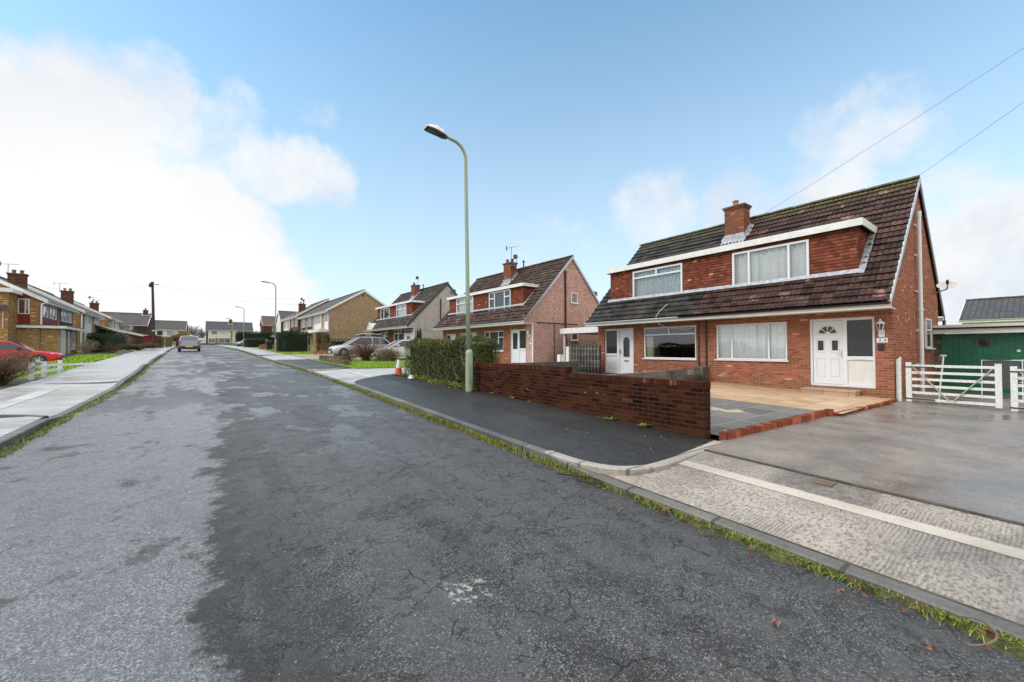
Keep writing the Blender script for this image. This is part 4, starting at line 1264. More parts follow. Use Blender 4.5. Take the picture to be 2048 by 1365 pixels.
def panel_door(parent, y0, y1, z0, z1, side, lay, sx=1, x=0.0, glassmat='obscure', side_split=.44, handle_near_side=True, mat='white'):
    """white entrance frame: door leaf on one side, fixed sidelight on the other. u runs from y1 down to y0"""
    w, h = y1 - y0, z1 - z0
    o = Vector((x + .05, y1, z0))
    U, Nv = -Y_, -X_
    dwid = w * (1 - side_split) if side else w
    ld = (0.0, dwid) if side in ('far_door', None) else (w - dwid, w)
    sl = None if not side else ((dwid, w) if side == 'far_door' else (0.0, w - dwid))
    f = MB(sx)
    holes = [(ld[0] + .07, ld[1] - .05, .06, h - .07)]
    if sl:
        zz = .42 * h
        holes += [(sl[0] + .05, sl[1] - .06, .10, zz - .06), (sl[0] + .05, sl[1] - .06, zz + .05, h - .08)]
    f.plate(o, U, Z_, Nv, w, h, holes, .09)
    fo = f.build("door_frame", M[mat], parent)
    leaf = MB(sx)
    a, b = ld[0] + .078, ld[1] - .058
    q = o - Nv * .035
    lw, lh = b - a, h - .145
    lo = q + U * a + Z_ * .068
    wins = []
    if lay == 'fan':
        wins = [(.16, .36, .53, .69), (.64, .84, .53, .69)]
    lholes = [(p0 * lw, p1 * lw, q0 * lh, q1 * lh) for p0, p1, q0, q1 in wins]
    leaf.plate(lo, U, Z_, Nv, lw, lh, lholes, .04)
    lf = leaf.build("door", M[mat], parent)
    gm = MB(sx)
    if lay == 'fan':
        for (p0, p1, q0, q1) in lholes:
            r = lo - Nv * .012
            g2 = MB(sx)
            g2.quad(r + U * p0 + Z_ * q0, r + U * p1 + Z_ * q0, r + U * p1 + Z_ * q1, r + U * p0 + Z_ * q1)
            g2.build("door_light", M[glassmat], lf)
        cu, cv, rr = lw * .5, lh * .80, lw * .30
        for k in range(4):
            t0, t1 = math.pi * (k + .1) / 4, math.pi * (k + .9) / 4
            pts = [(cu + rr * .30 * math.cos(t0), cv + rr * .30 * math.sin(t0))] + [(cu + rr * math.cos(t0 + (t1 - t0) * j / 4), cv + rr * math.sin(t0 + (t1 - t0) * j / 4)) for j in range(5)] + [(cu + rr * .30 * math.cos(t1), cv + rr * .30 * math.sin(t1))]
            gm.quad(*[lo + Nv * .004 + U * p + Z_ * s for p, s in pts])
        gm.build("fan_light", M[glassmat], lf)
        mo = MB(sx)
        pts = [lo + Nv * .006 + U * (cu + rr * 1.22 * math.cos(math.pi * j / 14)) + Z_ * (cv - .015 + rr * 1.15 * math.sin(math.pi * j / 14)) for j in range(15)]
        mo.tube(pts + [pts[0]], .010, 5)
        for (p0, p1, q0, q1) in [(.12, .40, .50, .72), (.60, .88, .50, .72), (.12, .40, .12, .40), (.60, .88, .12, .40)]:
            c = [lo + Nv * .004 + U * lw * p + Z_ * lh * s for p, s in ((p0, q0), (p1, q0), (p1, q1), (p0, q1), (p0, q0))]
            mo.tube(c, .009, 4)
        mo.build("door_moulding", M[mat], lf)
    elif lay == 'arch':
        cu, cv, rr = lw * .5, lh * .74, lw * .24
        pts = [(cu - rr, lh * .36), (cu + rr, lh * .36)] + [(cu + rr * math.cos(math.pi * j / 10), cv + rr * math.sin(math.pi * j / 10)) for j in range(11)]
        gm.quad(*[lo + Nv * .004 + U * p + Z_ * s for p, s in pts])
        gm.build("door_light", M[glassmat], lf)
        mo = MB(sx)
        mo.tube([lo + Nv * .006 + U * p + Z_ * s for p, s in pts + pts[:1]], .014, 5)
        mo.build("door_moulding", M[mat], lf)
    elif lay == 'glazed':
        gm.quad(*[lo + Nv * .004 + U * lw * p + Z_ * lh * s for p, s in ((.16, .42), (.84, .42), (.84, .93), (.16, .93))])
        gm.build("door_light", M[glassmat], lf)
    hd = MB(sx)
    hu = b - .0 - .05 if handle_near_side else a + .06
    hp = o + U * hu + Z_ * (h * .49) + Nv * .0
    hd.obox(hp, U, Z_, Nv, .018, .11, .012)
    hd.tube([hp + Nv * .01, hp + Nv * .045, hp + Nv * .045 - U * .11], .010, 6)
    hd.build("door_handle", M['brass' if lay == 'arch' else 'white'], lf)
    lb = MB(sx)
    if lay == 'arch':
        lb.obox(lo + U * lw * .5 + Z_ * lh * .27 + Nv * .006, U, Z_, Nv, .13, .035, .006)
        lb.build("letterbox", M['brass'], lf)
    if sl:
        s = MB(sx)
        r = o - Nv * .04
        u0, u1, v0, v1 = holes[2]
        s.quad(r + U * u0 + Z_ * v0, r + U * u1 + Z_ * v0, r + U * u1 + Z_ * v1, r + U * u0 + Z_ * v1)
        s.build("side_light", M[glassmat], fo)
        s = MB(sx)
        u0, u1, v0, v1 = holes[1]
        s.quad(r + U * u0 + Z_ * v0, r + U * u1 + Z_ * v0, r + U * u1 + Z_ * v1, r + U * u0 + Z_ * v1)
        s.build("lower_panel", M['cream' if lay == 'fan' else 'white'], fo)
        if lay == 'fan':
            s = MB(sx)
            s.obox(o + U * (u0 + u1) / 2 + Z_ * (v1 + .055) + Nv * .006, U, Z_, Nv, .14, .03, .006)
            s.build("letterbox", M['white'], fo)
    return fo

def text_mesh(name, body, size, mat, parent, loc, rot, extrude=0.004):
    cu = bpy.data.curves.new(name, 'FONT')
    cu.body = body
    cu.size = size
    cu.extrude = extrude
    cu.align_x = 'CENTER'
    cu.align_y = 'CENTER'
    o = bpy.data.objects.new(name, cu)
    dg = bpy.context.evaluated_depsgraph_get()
    COL.objects.link(o)
    dg.update()
    me = bpy.data.meshes.new_from_object(o.evaluated_get(dg))
    bpy.data.objects.remove(o)
    me.materials.clear()
    me.materials.append(mat)
    r = bpy.data.objects.new(name, me)
    COL.objects.link(r)
    r.parent = parent
    r.location = loc
    r.rotation_euler = rot
    return r
# ------------------------------------------------------------ house A: red brick chalet semi, nearest on the right
BEND = 0.040
tA, dA, topA = chalet("semi_detached_house",
    "red brick semi with white arched-light front door, box dormer and white pipe up its gable",
    (15.4, 2.72, 0.2), 0.0, 10.9, 7.4, 0.35, 'brick_a', 'brick_a',
    [(-.09, 5.47, 'roof_brown'), (5.472, 10.99, 'roof_dark')], 'steel',
    dict(y0=.80, y1=10.3, z0=3.62, z1=5.30, x=.25, fh=.22),
    [(2.62, 4.99, 1.03, 2.34, 'tri_wide', 'net'), (5.79, 8.23, 1.01, 2.37, 'top2', 'drape', dict(cur=(0, .15, 0, .72)))],
    [(2.03, 4.46, 3.70, 5.03, 'tri_wide', 'net'), (6.48, 8.95, 3.68, 5.03, 'top2', 'lace')],
    [(.39, 1.99, .26, 2.37), (8.78, 10.48, .26, 2.40)],
    [(-.12, 6.02, 'cream', 'black'), (6.024, 11.0, 'fascia', 'fascia')],
    [(2.9, 5.47, 5.4, 7.66, .58, .80, ((0, .05),))],
    [(-.0, 4.62, 1.45, 2.5, 1.05, 'sash', 'dim_room')], 3.7, 7.2, 2.70, 0.80)
panel_door(tA, .39, 1.99, .26, 2.37, 'far_door', 'fan', side_split=.44)
panel_door(tA, 8.78, 10.48, .26, 2.40, 'near_door', 'arch', side_split=.46, handle_near_side=False)
# white soil pipe up the gable with clips
p = MB()
p.tube([(3.25, -.11, -.1), (3.25, -.11, 3.0), (3.25, -.11, 5.98)], .056, 14)
p.lathe((3.25, -.11, 5.80), [(.066, 0), (.066, .12), (.07, .13), (.07, .17), (.02, .19)], 14)
p.lathe((3.25, -.11, 2.65), [(.056, 0), (.066, .01), (.066, .11), (.056, .12)], 14)
for z in (.9, 2.0, 3.3, 4.5, 5.5):
    p.box(3.05, 3.45, -.04, -.012, z, z + .05)
p.build("soil_pipe", M['white'], tA, smooth=False)
p = MB()
p.tube([(8.05, -.10, 2.55), (7.85, -.10, 2.2), (7.52, -.09, 1.9), (7.46, -.09, -.2)], .05, 8)
p.build("downpipe", M['black'], tA)
p = MB()
p.tube([(-.035, 5.36, 2.6), (-.035, 5.36, -.1)], .03, 6)
p.build("downpipe", M['black'], tA)
p = MB()
p.tube([(-.035, 5.66, 2.6), (-.035, 5.66, -.1)], .022, 6)
p.build("downpipe", M['black'], tA)
p = MB()
p.tube([(-.45, 6.75, 3.28), (-.62, 7.0, 3.0), (-.83, 7.05, 2.76), (-.86, 6.9, 2.45), (-.2, 6.85, 2.3), (-.03, 6.4, 2.25), (-.03, 6.1, 2.22), (-.03, 5.9, 2.28)], .011, 5)
p.build("loose_cable", M['white'], tA)
dish(tA, (6.45, -.36, 3.76), (-.62, -.10, .78), .27, (5.9, .0, 3.45))
p = MB()   # carriage lantern
lc = Vector((-.13, .24, 2.06))
p.lathe(lc + Vector((0, 0, .07)), [(.115, 0), (.10, .025), (.055, .075), (.025, .09), (.022, .13), (.008, .15)], 6)
for k in range(6):
    a = k * math.pi / 3
    p.tube([lc + Vector((math.cos(a) * .085, math.sin(a) * .085, .07)), lc + Vector((math.cos(a) * .05, math.sin(a) * .05, -.12))], .008, 4)
p.lathe(lc + Vector((0, 0, -.15)), [(.03, 0), (.055, .02), (.055, .035)], 6)
p.box(-.035, -.004, .17, .30, 1.76, 1.97)
p.tube([lc + Vector((0, 0, -.14)), lc + Vector((.03, 0, -.20)), (-.03, .235, 1.86)], .018, 6)
ln = p.build("lantern", M['white'], tA)
p = MB()
p.lathe(lc + Vector((0, 0, -.12)), [(.046, 0), (.078, .185)], 6)
p.build("lantern_glass", M['obscure'], ln)
p = MB()
p.box(-.02, -.003, .11, .35, 1.60, 1.735)
np_ = p.build("number_plaque", M['white'], tA)
text_mesh("numeral", "2", .105, M['black'], np_, (-.022, .275, 1.667), (math.pi / 2, 0, -math.pi / 2))
text_mesh("numeral", "4", .105, M['black'], np_, (-.022, .165, 1.667), (math.pi / 2, 0, -math.pi / 2))
p = MB()
p.box(-.07, -.004, .20, .32, 1.40, 1.56)
p.box(-.085, -.068, .22, .30, 1.43, 1.52)
p.build("doorbell_box", M['black'], tA)
aerial(tA, 3.2, 5.9, 6.3, .35, ang=3.6, n=4, L=.5)

# ------------------------------------------------------------ house B: pink pebbledash
tB, dB, topB = chalet("semi_detached_house",
    "pink pebbledash semi with black pipe up its gable, behind the shaggy hedge",
    (15.3, 18.65, 0.6), BEND, 11.1, 6.8, 0.4, 'peb_pink', 'brick_a',
    [(-.09, 11.19, 'roof_b')], 'steel',
    dict(y0=1.2, y1=10.45, z0=3.55, z1=5.14, x=.25, fh=.2),
    [(2.94, 5.16, .9, 2.25, 'hhh', 'dim_room'), (6.13, 8.4, .9, 2.23, 'top2b', 'net')],
    [(2.45, 4.88, 3.60, 4.96, 'hhh', 'dim_room'), (6.91, 9.31, 3.58, 4.96, 'top2b', 'net')],
    [(.66, 2.22, .13, 2.26), (9.05, 10.58, .13, 2.22)],
    [(-.12, 11.2, 'fascia', 'fascia')],
    [(2.6, 5.5, 5.6, 7.5, .60, .85, ((-.1, .2), (.05, -.2)))],
    [(0, 3.3, 4.05, 4.74, .62, 'one', 'dim_room'), (0, 3.32, 1.6, 2.3, .62, 'sash', 'dim_room')], 3.4, 7.1, 2.70, .82)
panel_door(tB, .66, 2.22, .13, 2.26, 'far_door', 'glazed', side_split=.47)
panel_door(tB, 9.05, 10.58, .13, 2.22, 'near_door', 'plain', side_split=.44)
p = MB()
p.box(-.008, .2, .0, .62, -.3, 2.68)
p.build("pebbledash_strip", M['peb_pink'], tB)
p = MB()
p.box(-.07, -.012, -.06, .02, -.3, 2.6)
p.build("downpipe", M['white'], tB)
p = MB()
p.tube([(2.75, -.08, -.2), (2.75, -.08, 6.05)], .058, 8)
p.lathe((2.75, -.08, 5.9), [(.07, 0), (.07, .16), (.05, .2)], 8)
p.build("soil_pipe", M['black'], tB)
p = MB()
p.box(.3, 4.0, -.03, -.006, 2.62, 2.68)
p.box(1.75, 1.80, -.03, -.006, .2, 2.62)
p.build("string_course", M['iron'], tB)
p = MB()
p.box(4.9, 7.3, 1.4, 9.5, 3.9, 5.25)
rd = p.build("rear_dormer", M['hung'], tB)
p = MB()
p.box(4.7, 7.5, 1.2, 9.7, 5.253, 5.33)
p.box(7.46, 7.52, 1.2, 9.7, 5.0, 5.25)
p.build("dormer_roof", M['fascia'], rd)
aerial(tB, 2.5, 5.2, 7.4, 1.25, ang=-.9, n=5, L=.9)
aerial(tB, 2.75, 4.95, 7.3, .62, ang=.6, n=5, L=.6)
dish(tB, (2.45, 4.98, 7.28), (-.5, -.7, .4), .2, (2.5, 5.15, 7.2), mat='iron')
p = MB()
lc = Vector((-.12, .33, 2.02))
p.lathe(lc, [(.04, -.12), (.08, .05), (.11, .06), (.03, .13), (.01, .17)], 6)
p.box(-.035, -.012, .27, .39, 1.78, 1.92)
p.build("lantern", M['white'], tB)
p = MB()
p.box(-.03, -.012, .14, .28, 1.32, 1.44)
p.build("number_plaque", M['white'], tB)
# vent pipe by the ridge
p = MB()
p.tube([(3.0, 4.4, 6.8), (3.0, 4.4, 7.45)], .05, 8)
p.lathe((3.0, 4.4, 7.42), [(.06, 0), (.085, .02), (.085, .12), (.04, .16)], 8)
p.build("vent_pipe", M['black'], tB)

# ------------------------------------------------------------ house C: grey pebbledash
tC, dC, topC = chalet("semi_detached_house",
    "grey pebbledash semi with a wreath on its white door, behind the silver estate car",
    (14.5, 34.75, 1.05), BEND, 11.0, 6.8, 0.45, 'peb_grey', 'brick_d',
    [(-.09, 11.09, 'roof_c')], 'iron',
    dict(y0=1.1, y1=10.1, z0=3.5, z1=5.14, x=.25, fh=.2, both=True),
    [(2.7, 4.85, 1.1, 2.5, 'bay', 'dim_room'), (6.3, 8.6, .95, 2.4, 'top2b', 'dim_room')],
    [(2.33, 4.72, 3.55, 4.96, 'top2b', 'net'), (6.5, 9.0, 3.55, 4.96, 'side', 'dim_room')],
    [(.2, 2.45, .1, 2.45)],
    [(-.12, 11.1, 'fascia', 'fascia')],
    [(2.65, 5.5, 5.6, 7.4, .60, .85, ((-.1, .15),))],
    [], 3.4, 7.0, 2.70, .82)
fo = panel_door(tC, .2, 2.45, .1, 2.45, None, 'plain')
p = MB()
p.quad((-.07, .6, 2.12), (-.07, .6, 2.36), (-.07, 2.2, 2.36), (-.07, 2.2, 2.12))
p.build("top_light", M['obscure'], fo)
p = MB()
p.box(-.08, -.01, -.06, .03, -.3, 2.6)
p.build("downpipe", M['white'], tC)
p = MB()
p.tube([(2.65, -.07, 3.2), (2.65, -.07, 5.4)], .055, 8)
p.build("soil_pipe", M['black'], tC)
dish(tC, (3.9, -.3, 6.2), (-.3, -.7, .3), .25, (3.8, -.0, 6.05), mat='iron')
aerial(tC, 2.7, 5.0, 7.3, .85, ang=.8, n=5, L=.7)
aerial(tC, 2.4, 6.0, 6.7, .7, ang=2.6, n=4, L=.3)
p = MB()
p.tube([(3.0, 4.4, 6.6), (3.0, 4.4, 7.3)], .05, 8)
p.lathe((3.0, 4.4, 7.25), [(.06, 0), (.085, .02), (.085, .1), (.04, .14)], 8)
p.build("vent_pipe", M['black'], tC)
p = MB()   # white gable canopy over the far entrance
p.beam((-.92, 8.5, 2.70), (-.92, 9.3, 3.45), .05, .12)
p.beam((-.92, 9.3, 3.45), (-.92, 10.1, 2.70), .05, .12)
p.add([(-.90, 8.55, 2.70), (-.90, 10.05, 2.70), (-.90, 9.3, 3.40), (-.1, 9.3, 3.42)], [(0, 1, 2), (0, 2, 3), (1, 3, 2)])
p.build("porch_gable", M['fascia'], tC)
# wreath hung on that door
wr = MB()
q = Vector((14.5 - .10, 34.75 + 1.3, 2.62))
rr = random.Random(3)
pts = [q + Vector((rr.uniform(-.02, .02), math.cos(a) * .21, math.sin(a) * .21)) for a in [2 * math.pi * k / 24 for k in range(25)]]
wr.tube(pts, [.05 + rr.uniform(-.015, .015) for _ in pts], 6)
tag(wr.build("door_wreath", M['olive']), "round twiggy wreath hung on the white door of the grey house", "wreath")

# ------------------------------------------------------------ two storey gabled houses
def gabled(name, label, P0, rz, sx, W, D, ez, eo, rx, rzh, wallmat, roofmat, wins=(), panels=(), doors=(), chim=(), drop_=.5, wide_barge=.26, bargemat='fascia', frontmat=None, group=None, aer=()):
    t = thing(name, label, "house", P0, rz, group)
    slope = (rzh - ez) / (rx + eo)
    top = lambda x: ez + slope * ((x if x <= rx else 2 * rx - x) + eo)
    f = MB(sx)
    holes = [(W - b, W - a, c + drop_, d + drop_) for (a, b, c, d) in [q[:4] for q in wins] + [q[:4] for q in doors]]
    f.plate((0, W, -drop_), -Y_, Z_, -X_, W, ez + .02 + drop_, holes, .12)
    f.build("front_wall", M[frontmat or wallmat], t)
    g = MB(sx)
    poly = [(0.06, -drop_), (D, -drop_), (D, top(D) - .05), (rx, top(rx) - .05), (0.06, top(.06) - .05)]
    g.prism(poly, -.004, .24)
    g.prism(poly, W - .24, W + .004)
    g.box(D - .22, D - .003, .24, W - .24, -drop_, top(D) - .05)
    g.build("gable_wall", M[wallmat], t)
    r = MB(sx)
    for (xe, s) in ((-eo, 1), (2 * rx + eo, -1)):
        vs = [(xe, -.12, ez), (xe, W + .12, ez), (rx, W + .12, rzh), (rx, -.12, rzh)]
        vs += [(x, y, z + .09) for x, y, z in vs]
        r.add(vs, [(0, 1, 2, 3), (4, 7, 6, 5), (0, 4, 5, 1), (1, 5, 6, 2), (3, 7, 4, 0)])
    ro = r.build("roof", M[roofmat], t)
    r = MB(sx)
    ridge_tiles(r, rx, -.12, W + .12, rzh + .12)
    r.build("ridge", M['ridge'], ro)
    for yb in (-.17, W + .13):
        b = MB(sx)
        for (xa, xb) in ((-eo, rx), (2 * rx + eo, rx)):
            vs = [(xa, yb, ez - wide_barge + .1), (xb, yb, rzh - wide_barge + .1), (xb, yb, rzh + .115), (xa, yb, ez + .115)]
            vs += [(x, y + .04, z) for x, y, z in vs]
            b.add(vs, [(0, 1, 2, 3), (7, 6, 5, 4), (0, 4, 5, 1), (1, 5, 6, 2), (2, 6, 7, 3), (3, 7, 4, 0)])
        b.build("barge_board", M[bargemat], t)
    s = MB(sx)
    s.box(-eo - .02, -eo + .02, -.12, W + .12, ez - .17, ez + .03)
    s.box(-eo + .02, .02, -.12, W + .12, ez - .17, ez - .14)
    s.build("fascia", M['fascia'], t)
    s = MB(sx)
    gutter(s, -eo - .025, -.12, W + .12, ez + .03)
    s.build("gutter", M['fascia'], t)
    for (a, b, c, d, mt) in panels:
        q = MB(sx)
        hs = [(b - w[1], b - w[0], w[2] - c, w[3] - c) for w in wins if a <= w[0] and w[1] <= b and c <= w[2] and w[3] <= d]
        q.plate((-.02, b, c), -Y_, Z_, -X_, b - a, d - c, hs, .018)
        q.build("cladding", M[mt], t)
    for w_ in wins:
        a, b, c, d, lay, cov = w_[:6]
        window(t, (0, b, c), -Y_, -X_, b - a, d - c, lay, cov, False, sx, proud=.035, depth=.1)
    for (a, b, c, d, lay) in doors:
        if lay == 'garage':
            q = MB(sx)
            q.plate((.04, b, c), -Y_, Z_, -X_, b - a, d - c, [], .05)
            for k in range(1, 8):
                yy = a + (b - a) * k / 8
                q.box(.03, .045, yy - .01, yy + .01, c + .05, d - .05)
            q.build("garage_door", M['white'], t)
        else:
            panel_door(t, a, b, c, d, None, lay, sx)
    for (x, y, zb, zt, wx, wy) in chim:
        co = chimney(t, x, y, zb, zt, wx, wy, 'chimney_l', sx, pots=((-.22, 0), (.2, .03)))
        fl = MB(sx)
        for s in (-1, 1):
            ya = y + s * (wy / 2 + .006)
            yo = y + s * (wy / 2 + .2)
            fl.quad((x - wx / 2 - .2, ya, top(x - wx / 2 - .2) + .12), (x + wx / 2, ya, top(x + wx / 2) + .12), (x + wx / 2, yo, top(x + wx / 2) + .12), (x - wx / 2 - .2, yo, top(x - wx / 2 - .2) + .12))
        fl.quad((x - wx / 2 - .3, y - wy / 2 - .2, top(x - wx / 2 - .3) + .125), (x - wx / 2 - .3, y + wy / 2 + .2, top(x - wx / 2 - .3) + .125), (x - wx / 2 - .01, y + wy / 2 + .2, top(x - wx / 2) + .125), (x - wx / 2 - .01, y - wy / 2 - .2, top(x - wx / 2) + .125))
        fl.build("chimney_flashing", M['lead'], co)
    for (x, y, z, h, ang) in aer:
        aerial(t, x, y, z, h, sx, ang, 6, 1.0)
    return t, top

# right side terrace beyond house C
P = Vector((10.6, 51.0, 1.25))
TH = 0.05
yd = Vector((-math.sin(TH), math.cos(TH), 0))
tD, topD = gabled("terraced_house", "terraced house with big brown pebbledash end gable and white bay panels", P, TH, 1, 15.0, 8.2, 4.95, .38, 4.1, 7.72, 'peb_brown', 'roof_far',
    wins=[(.35, 1.75, 3.7, 4.85, 'two', 'net'), (3.6, 5.2, 3.6, 4.85, 'two', 'net'), (5.3, 6.9, 3.6, 4.85, 'two', 'net'), (8.4, 10.6, 3.5, 4.8, 'two', 'dim_room'), (12.0, 14.0, 3.5, 4.8, 'two', 'dim_room'), (8.4, 10.6, .8, 2.1, 'tri', 'dim_room')],
    panels=[(.2, 1.9, 2.75, 4.9, 'white'), (3.4, 7.1, 2.75, 4.9, 'white'), (8.2, 10.8, 2.75, 4.88, 'dkpanel'), (11.8, 14.2, 2.75, 4.88, 'dkpanel')])
p = MB()
p.box(-1.1, -.03, -.25, 6.2, 2.42, 2.75)
p.build("canopy", M['fascia'], tD)
p = MB()
for (a, b) in ((7.6, 10.2), (11.2, 14.2)):
    p.add([(-1.3, a, 2.25), (-1.3, b, 2.25), (-.02, b, 3.05), (-.02, a, 3.05), (-1.3, a, 2.12), (-1.3, b, 2.12)], [(0, 1, 2, 3), (4, 5, 1, 0)])
p.build("porch_roof", M['cream'], tD)
p = MB()
p.tube([(3.95, -.02, 7.1), (3.95, -.05, 7.1)], .17, 10)
p.build("vent", M['block'], tD)
P2 = P + yd * 15.3 + Vector((-.25, 0, .32))
tD2, _ = gabled("terraced_house", "stepped-up terrace with a white verge and twin aerials on its chimney", P2, TH, 1, 11.2, 8.2, 4.98, .38, 4.1, 7.75, 'brick_d', 'roof_far',
    wins=[(.6, 2.4, 3.5, 4.8, 'two', 'dim_room'), (3.4, 5.0, 3.5, 4.8, 'two', 'dim_room'), (6.4, 8.2, 3.5, 4.8, 'two', 'net'), (9.0, 10.6, 3.5, 4.8, 'two', 'net')],
    panels=[(6.2, 10.8, 2.75, 4.9, 'cream')], chim=[(1.55, 5.3, 5.5, 7.35, .9, .7)], aer=[(1.4, 5.0, 7.2, .95, 1.4), (1.9, 5.7, 7.2, .8, 1.2)])
p = MB()
p.add([(-1.5, .3, 2.2), (-1.5, 10.5, 2.2), (-.02, 10.5, 2.9), (-.02, .3, 2.9), (-1.5, .3, 2.05), (-1.5, 10.5, 2.05)], [(0, 1, 2, 3), (4, 5, 1, 0)])
p.build("porch_roof", M['cream'], tD2)
H90 = math.pi / 2
tD3, _ = gabled("detached_house", "brick house turned sideways with a white clad gable beside the stepped terrace", (20.0, 88.3, 2.2), H90, 1, 10.2, 7.2, 4.85, .35, 3.6, 7.0, 'brick_d', 'roof_far',
    wins=[(6.6, 8.4, 3.3, 4.5, 'two', 'net'), (2.0, 4.0, 3.3, 4.5, 'two', 'net')], panels=[(6.2, 9.8, 2.6, 4.8, 'cream')])
p = MB()
p.prism([(.02, 2.7), (7.15, 2.7), (7.15, 4.7), (3.6, 6.6), (.02, 4.7)], 10.206, 10.26)
p.build("gable_cladding", M['cream'], tD3)
p = MB()
p.tube([(1.8, 3.6, 5.6), (1.8, 3.6, 6.9)], .09, 8)
p.lathe((1.8, 3.6, 6.85), [(.1, 0), (.26, .05), (.26, .12), (.1, .2)], 8)
p.build("flue", M['cream'], tD3)
tD4, _ = gabled("detached_house", "dark brick house with red-brown roof rising beyond the second street lamp", (14.5, 104.5, 2.45), H90, 1, 6.4, 6.6, 4.6, .3, 3.3, 6.7, 'brick_d', 'roof_red',
    wins=[(3.4, 4.6, 3.1, 4.2, 'two', 'lace')])
p = MB()
p.add([(-1.4, .2, 2.0), (-1.4, 6.6, 2.0), (-.02, 6.6, 2.5), (-.02, .2, 2.5), (-1.4, .2, 1.8), (-1.4, 6.6, 1.8)], [(0, 1, 2, 3), (4, 5, 1, 0)])
p.build("porch_roof", M['cream'], tD4)
# closing the view: cream pair facing down the street
tE, _ = gabled("semi_detached_house", "cream rendered pair with grey roof closing the end of the street", (7.8, 132.0, 2.85), H90, 1, 10.3, 7.4, 3.95, .35, 3.7, 6.25, 'peb_cream', 'roof_grey',
    wins=[(5.6, 7.2, 2.75, 3.75, 'two', 'net'), (7.9, 9.1, 2.75, 3.75, 'side', 'dim_room'), (5.1, 7.6, .5, 1.8, 'two', 'dim_room'), (1.2, 3.2, 2.75, 3.75, 'two', 'net'), (1.0, 3.4, .5, 1.8, 'two', 'dim_room'), (8.35, 9.75, .55, 1.7, 'two', 'dim_room')],
    panels=[(4.55, 5.0, -.2, 3.8, 'brick_l'), (9.85, 10.25, -.2, 3.8, 'brick_d'), (7.65, 8.3, -.2, 1.85, 'brick_l')], chim=[(3.0, 5.0, 5.2, 6.95, .6, .7)])
p = MB()
p.box(-.3, 3.8, 10.45, 14.6, -.3, 1.75)
go = p.build("garage", M['cream'], tE)
p = MB()
p.plate((-.35, 14.3, -.1), -Y_, Z_, -X_, 3.4, 1.65, [], .04)
p.build("garage_door", M['white'], go)

# ------------------------------------------------------------ left side
P = Vector((-10.5, 44.2, 1.05))
TL = 0.038
tL, topL = gabled("semi_detached_house", "brown brick pair with maroon panels, white garage door and flat-roofed wing beside the red car", P, TL, -1, 10.2, 7.8, 4.12, .35, 3.9, 6.5, 'brick_l', 'roof_far',
    wins=[(.45, 1.8, 3.0, 3.98, 'one', 'net'), (2.2, 4.2, 2.95, 3.98, 'two', 'net'), (5.7, 7.6, 2.95, 3.98, 'two', 'net'), (7.9, 9.4, 2.95, 3.98, 'two', 'net')],
    panels=[(.3, 4.7, 2.25, 4.05, 'maroon'), (5.45, 9.6, 2.25, 4.05, 'dkpanel')], chim=[(2.25, 5.0, 5.2, 6.62, .92, .60)], aer=[(2.75, 5.0, 6.4, .95, 2.6)])
p = MB(-1)   # low front wing: garage and porch under a flat roof
p.plate((-1.0, 5.6, -.5), -Y_, Z_, -X_, 5.6, 2.65, [(3.55, 5.5, .5, 2.6), (2.35, 3.2, .5, 2.55), (.75, 2.2, 1.05, 2.55)], .1)
p.box(-.99, -.02, -.002, .2, -.5, 2.12)
p.box(.0, 6.5, -.06, -.008, -.5, 2.12)
p.box(-.99, -.02, 5.4, 5.6, -.5, 2.12)
wg = p.build("front_wing", M['brick_l2'], tL)
p = MB(-1)
p.box(-1.35, -.01, -.35, 6.0, 2.12, 2.32)
p.box(-.008, 6.6, -.35, -.008, 2.12, 2.32)
p.build("flat_roof", M['fascia'], wg)
p = MB(-1)
p.box(-1.38, -.01, -.38, 6.03, 2.322, 2.37)
p.box(-.008, 6.6, -.38, -.008, 2.322, 2.37)
p.build("flat_roof_felt", M['black'], wg)
p = MB(-1)
p.plate((-.95, 2.02, -.05), -Y_, Z_, -X_, 1.9, 2.15, [], .05)
for k in range(1, 6):
    p.box(-.965, -.945, .12 + 1.9 * k / 6 - .012, .12 + 1.9 * k / 6 + .012, .0, 2.05)
p.build("garage_door", M['white'], wg)
window(wg, (-1.0, 4.82, .57), -Y_, -X_, 1.4, 1.45, 'bay', 'dim_room', True, -1)
p = MB(-1)
p.plate((-.96, 3.22, 0), -Y_, Z_, -X_, .82, 2.03, [], .05)
p.build("door", M['white'], wg)
window(tL, (.95 - .42, -.01, 3.12), X_, -Y_, .55, 1.1, 'side', 'net', False, -1, proud=.06, depth=.05)
p = MB(-1)
p.box(.5, 1.05, -.03, -.007, 2.36, 3.08)
p.build("cladding", M['maroon'], tL)
p = MB(-1)
p.box(.5, 1.05, -.03, -.007, 4.25, 4.5)
p.build("cladding", M['maroon'], tL)
p = MB(-1)   # flat roofed side wing coming towards the viewer
p.box(1.08, 6.4, -1.9, -.01, -.5, 4.45)
w2 = p.build("side_wing", M['brick_l'], tL)
p = MB(-1)
p.box(.85, 6.6, -2.15, -.01, 4.452, 4.72)
p.build("flat_roof", M['fascia'], w2)
p = MB(-1)
p.tube([(-.30, -.10, 4.05), (-.05, -.08, 3.85), (-.05, -.08, 2.38)], .055, 8)
p.build("downpipe", M['white'], tL)
dish(tL, (1.25, -2.15, 3.35), (.2, -.7, .4), .24, (1.3, -1.9, 3.25), -1, 'iron')
p = MB(-1)
p.tube([(1.3, -1.93, 3.1), (1.3, -1.93, 2.0)], .02, 5)
p.build("cable_drop", M['white'], tL)
p = MB(-1)
p.beam((-1.6, 5.6, -.1), (-1.1, 5.3, 1.0), .07, .10)
p.build("handrail", M['white'], tL)

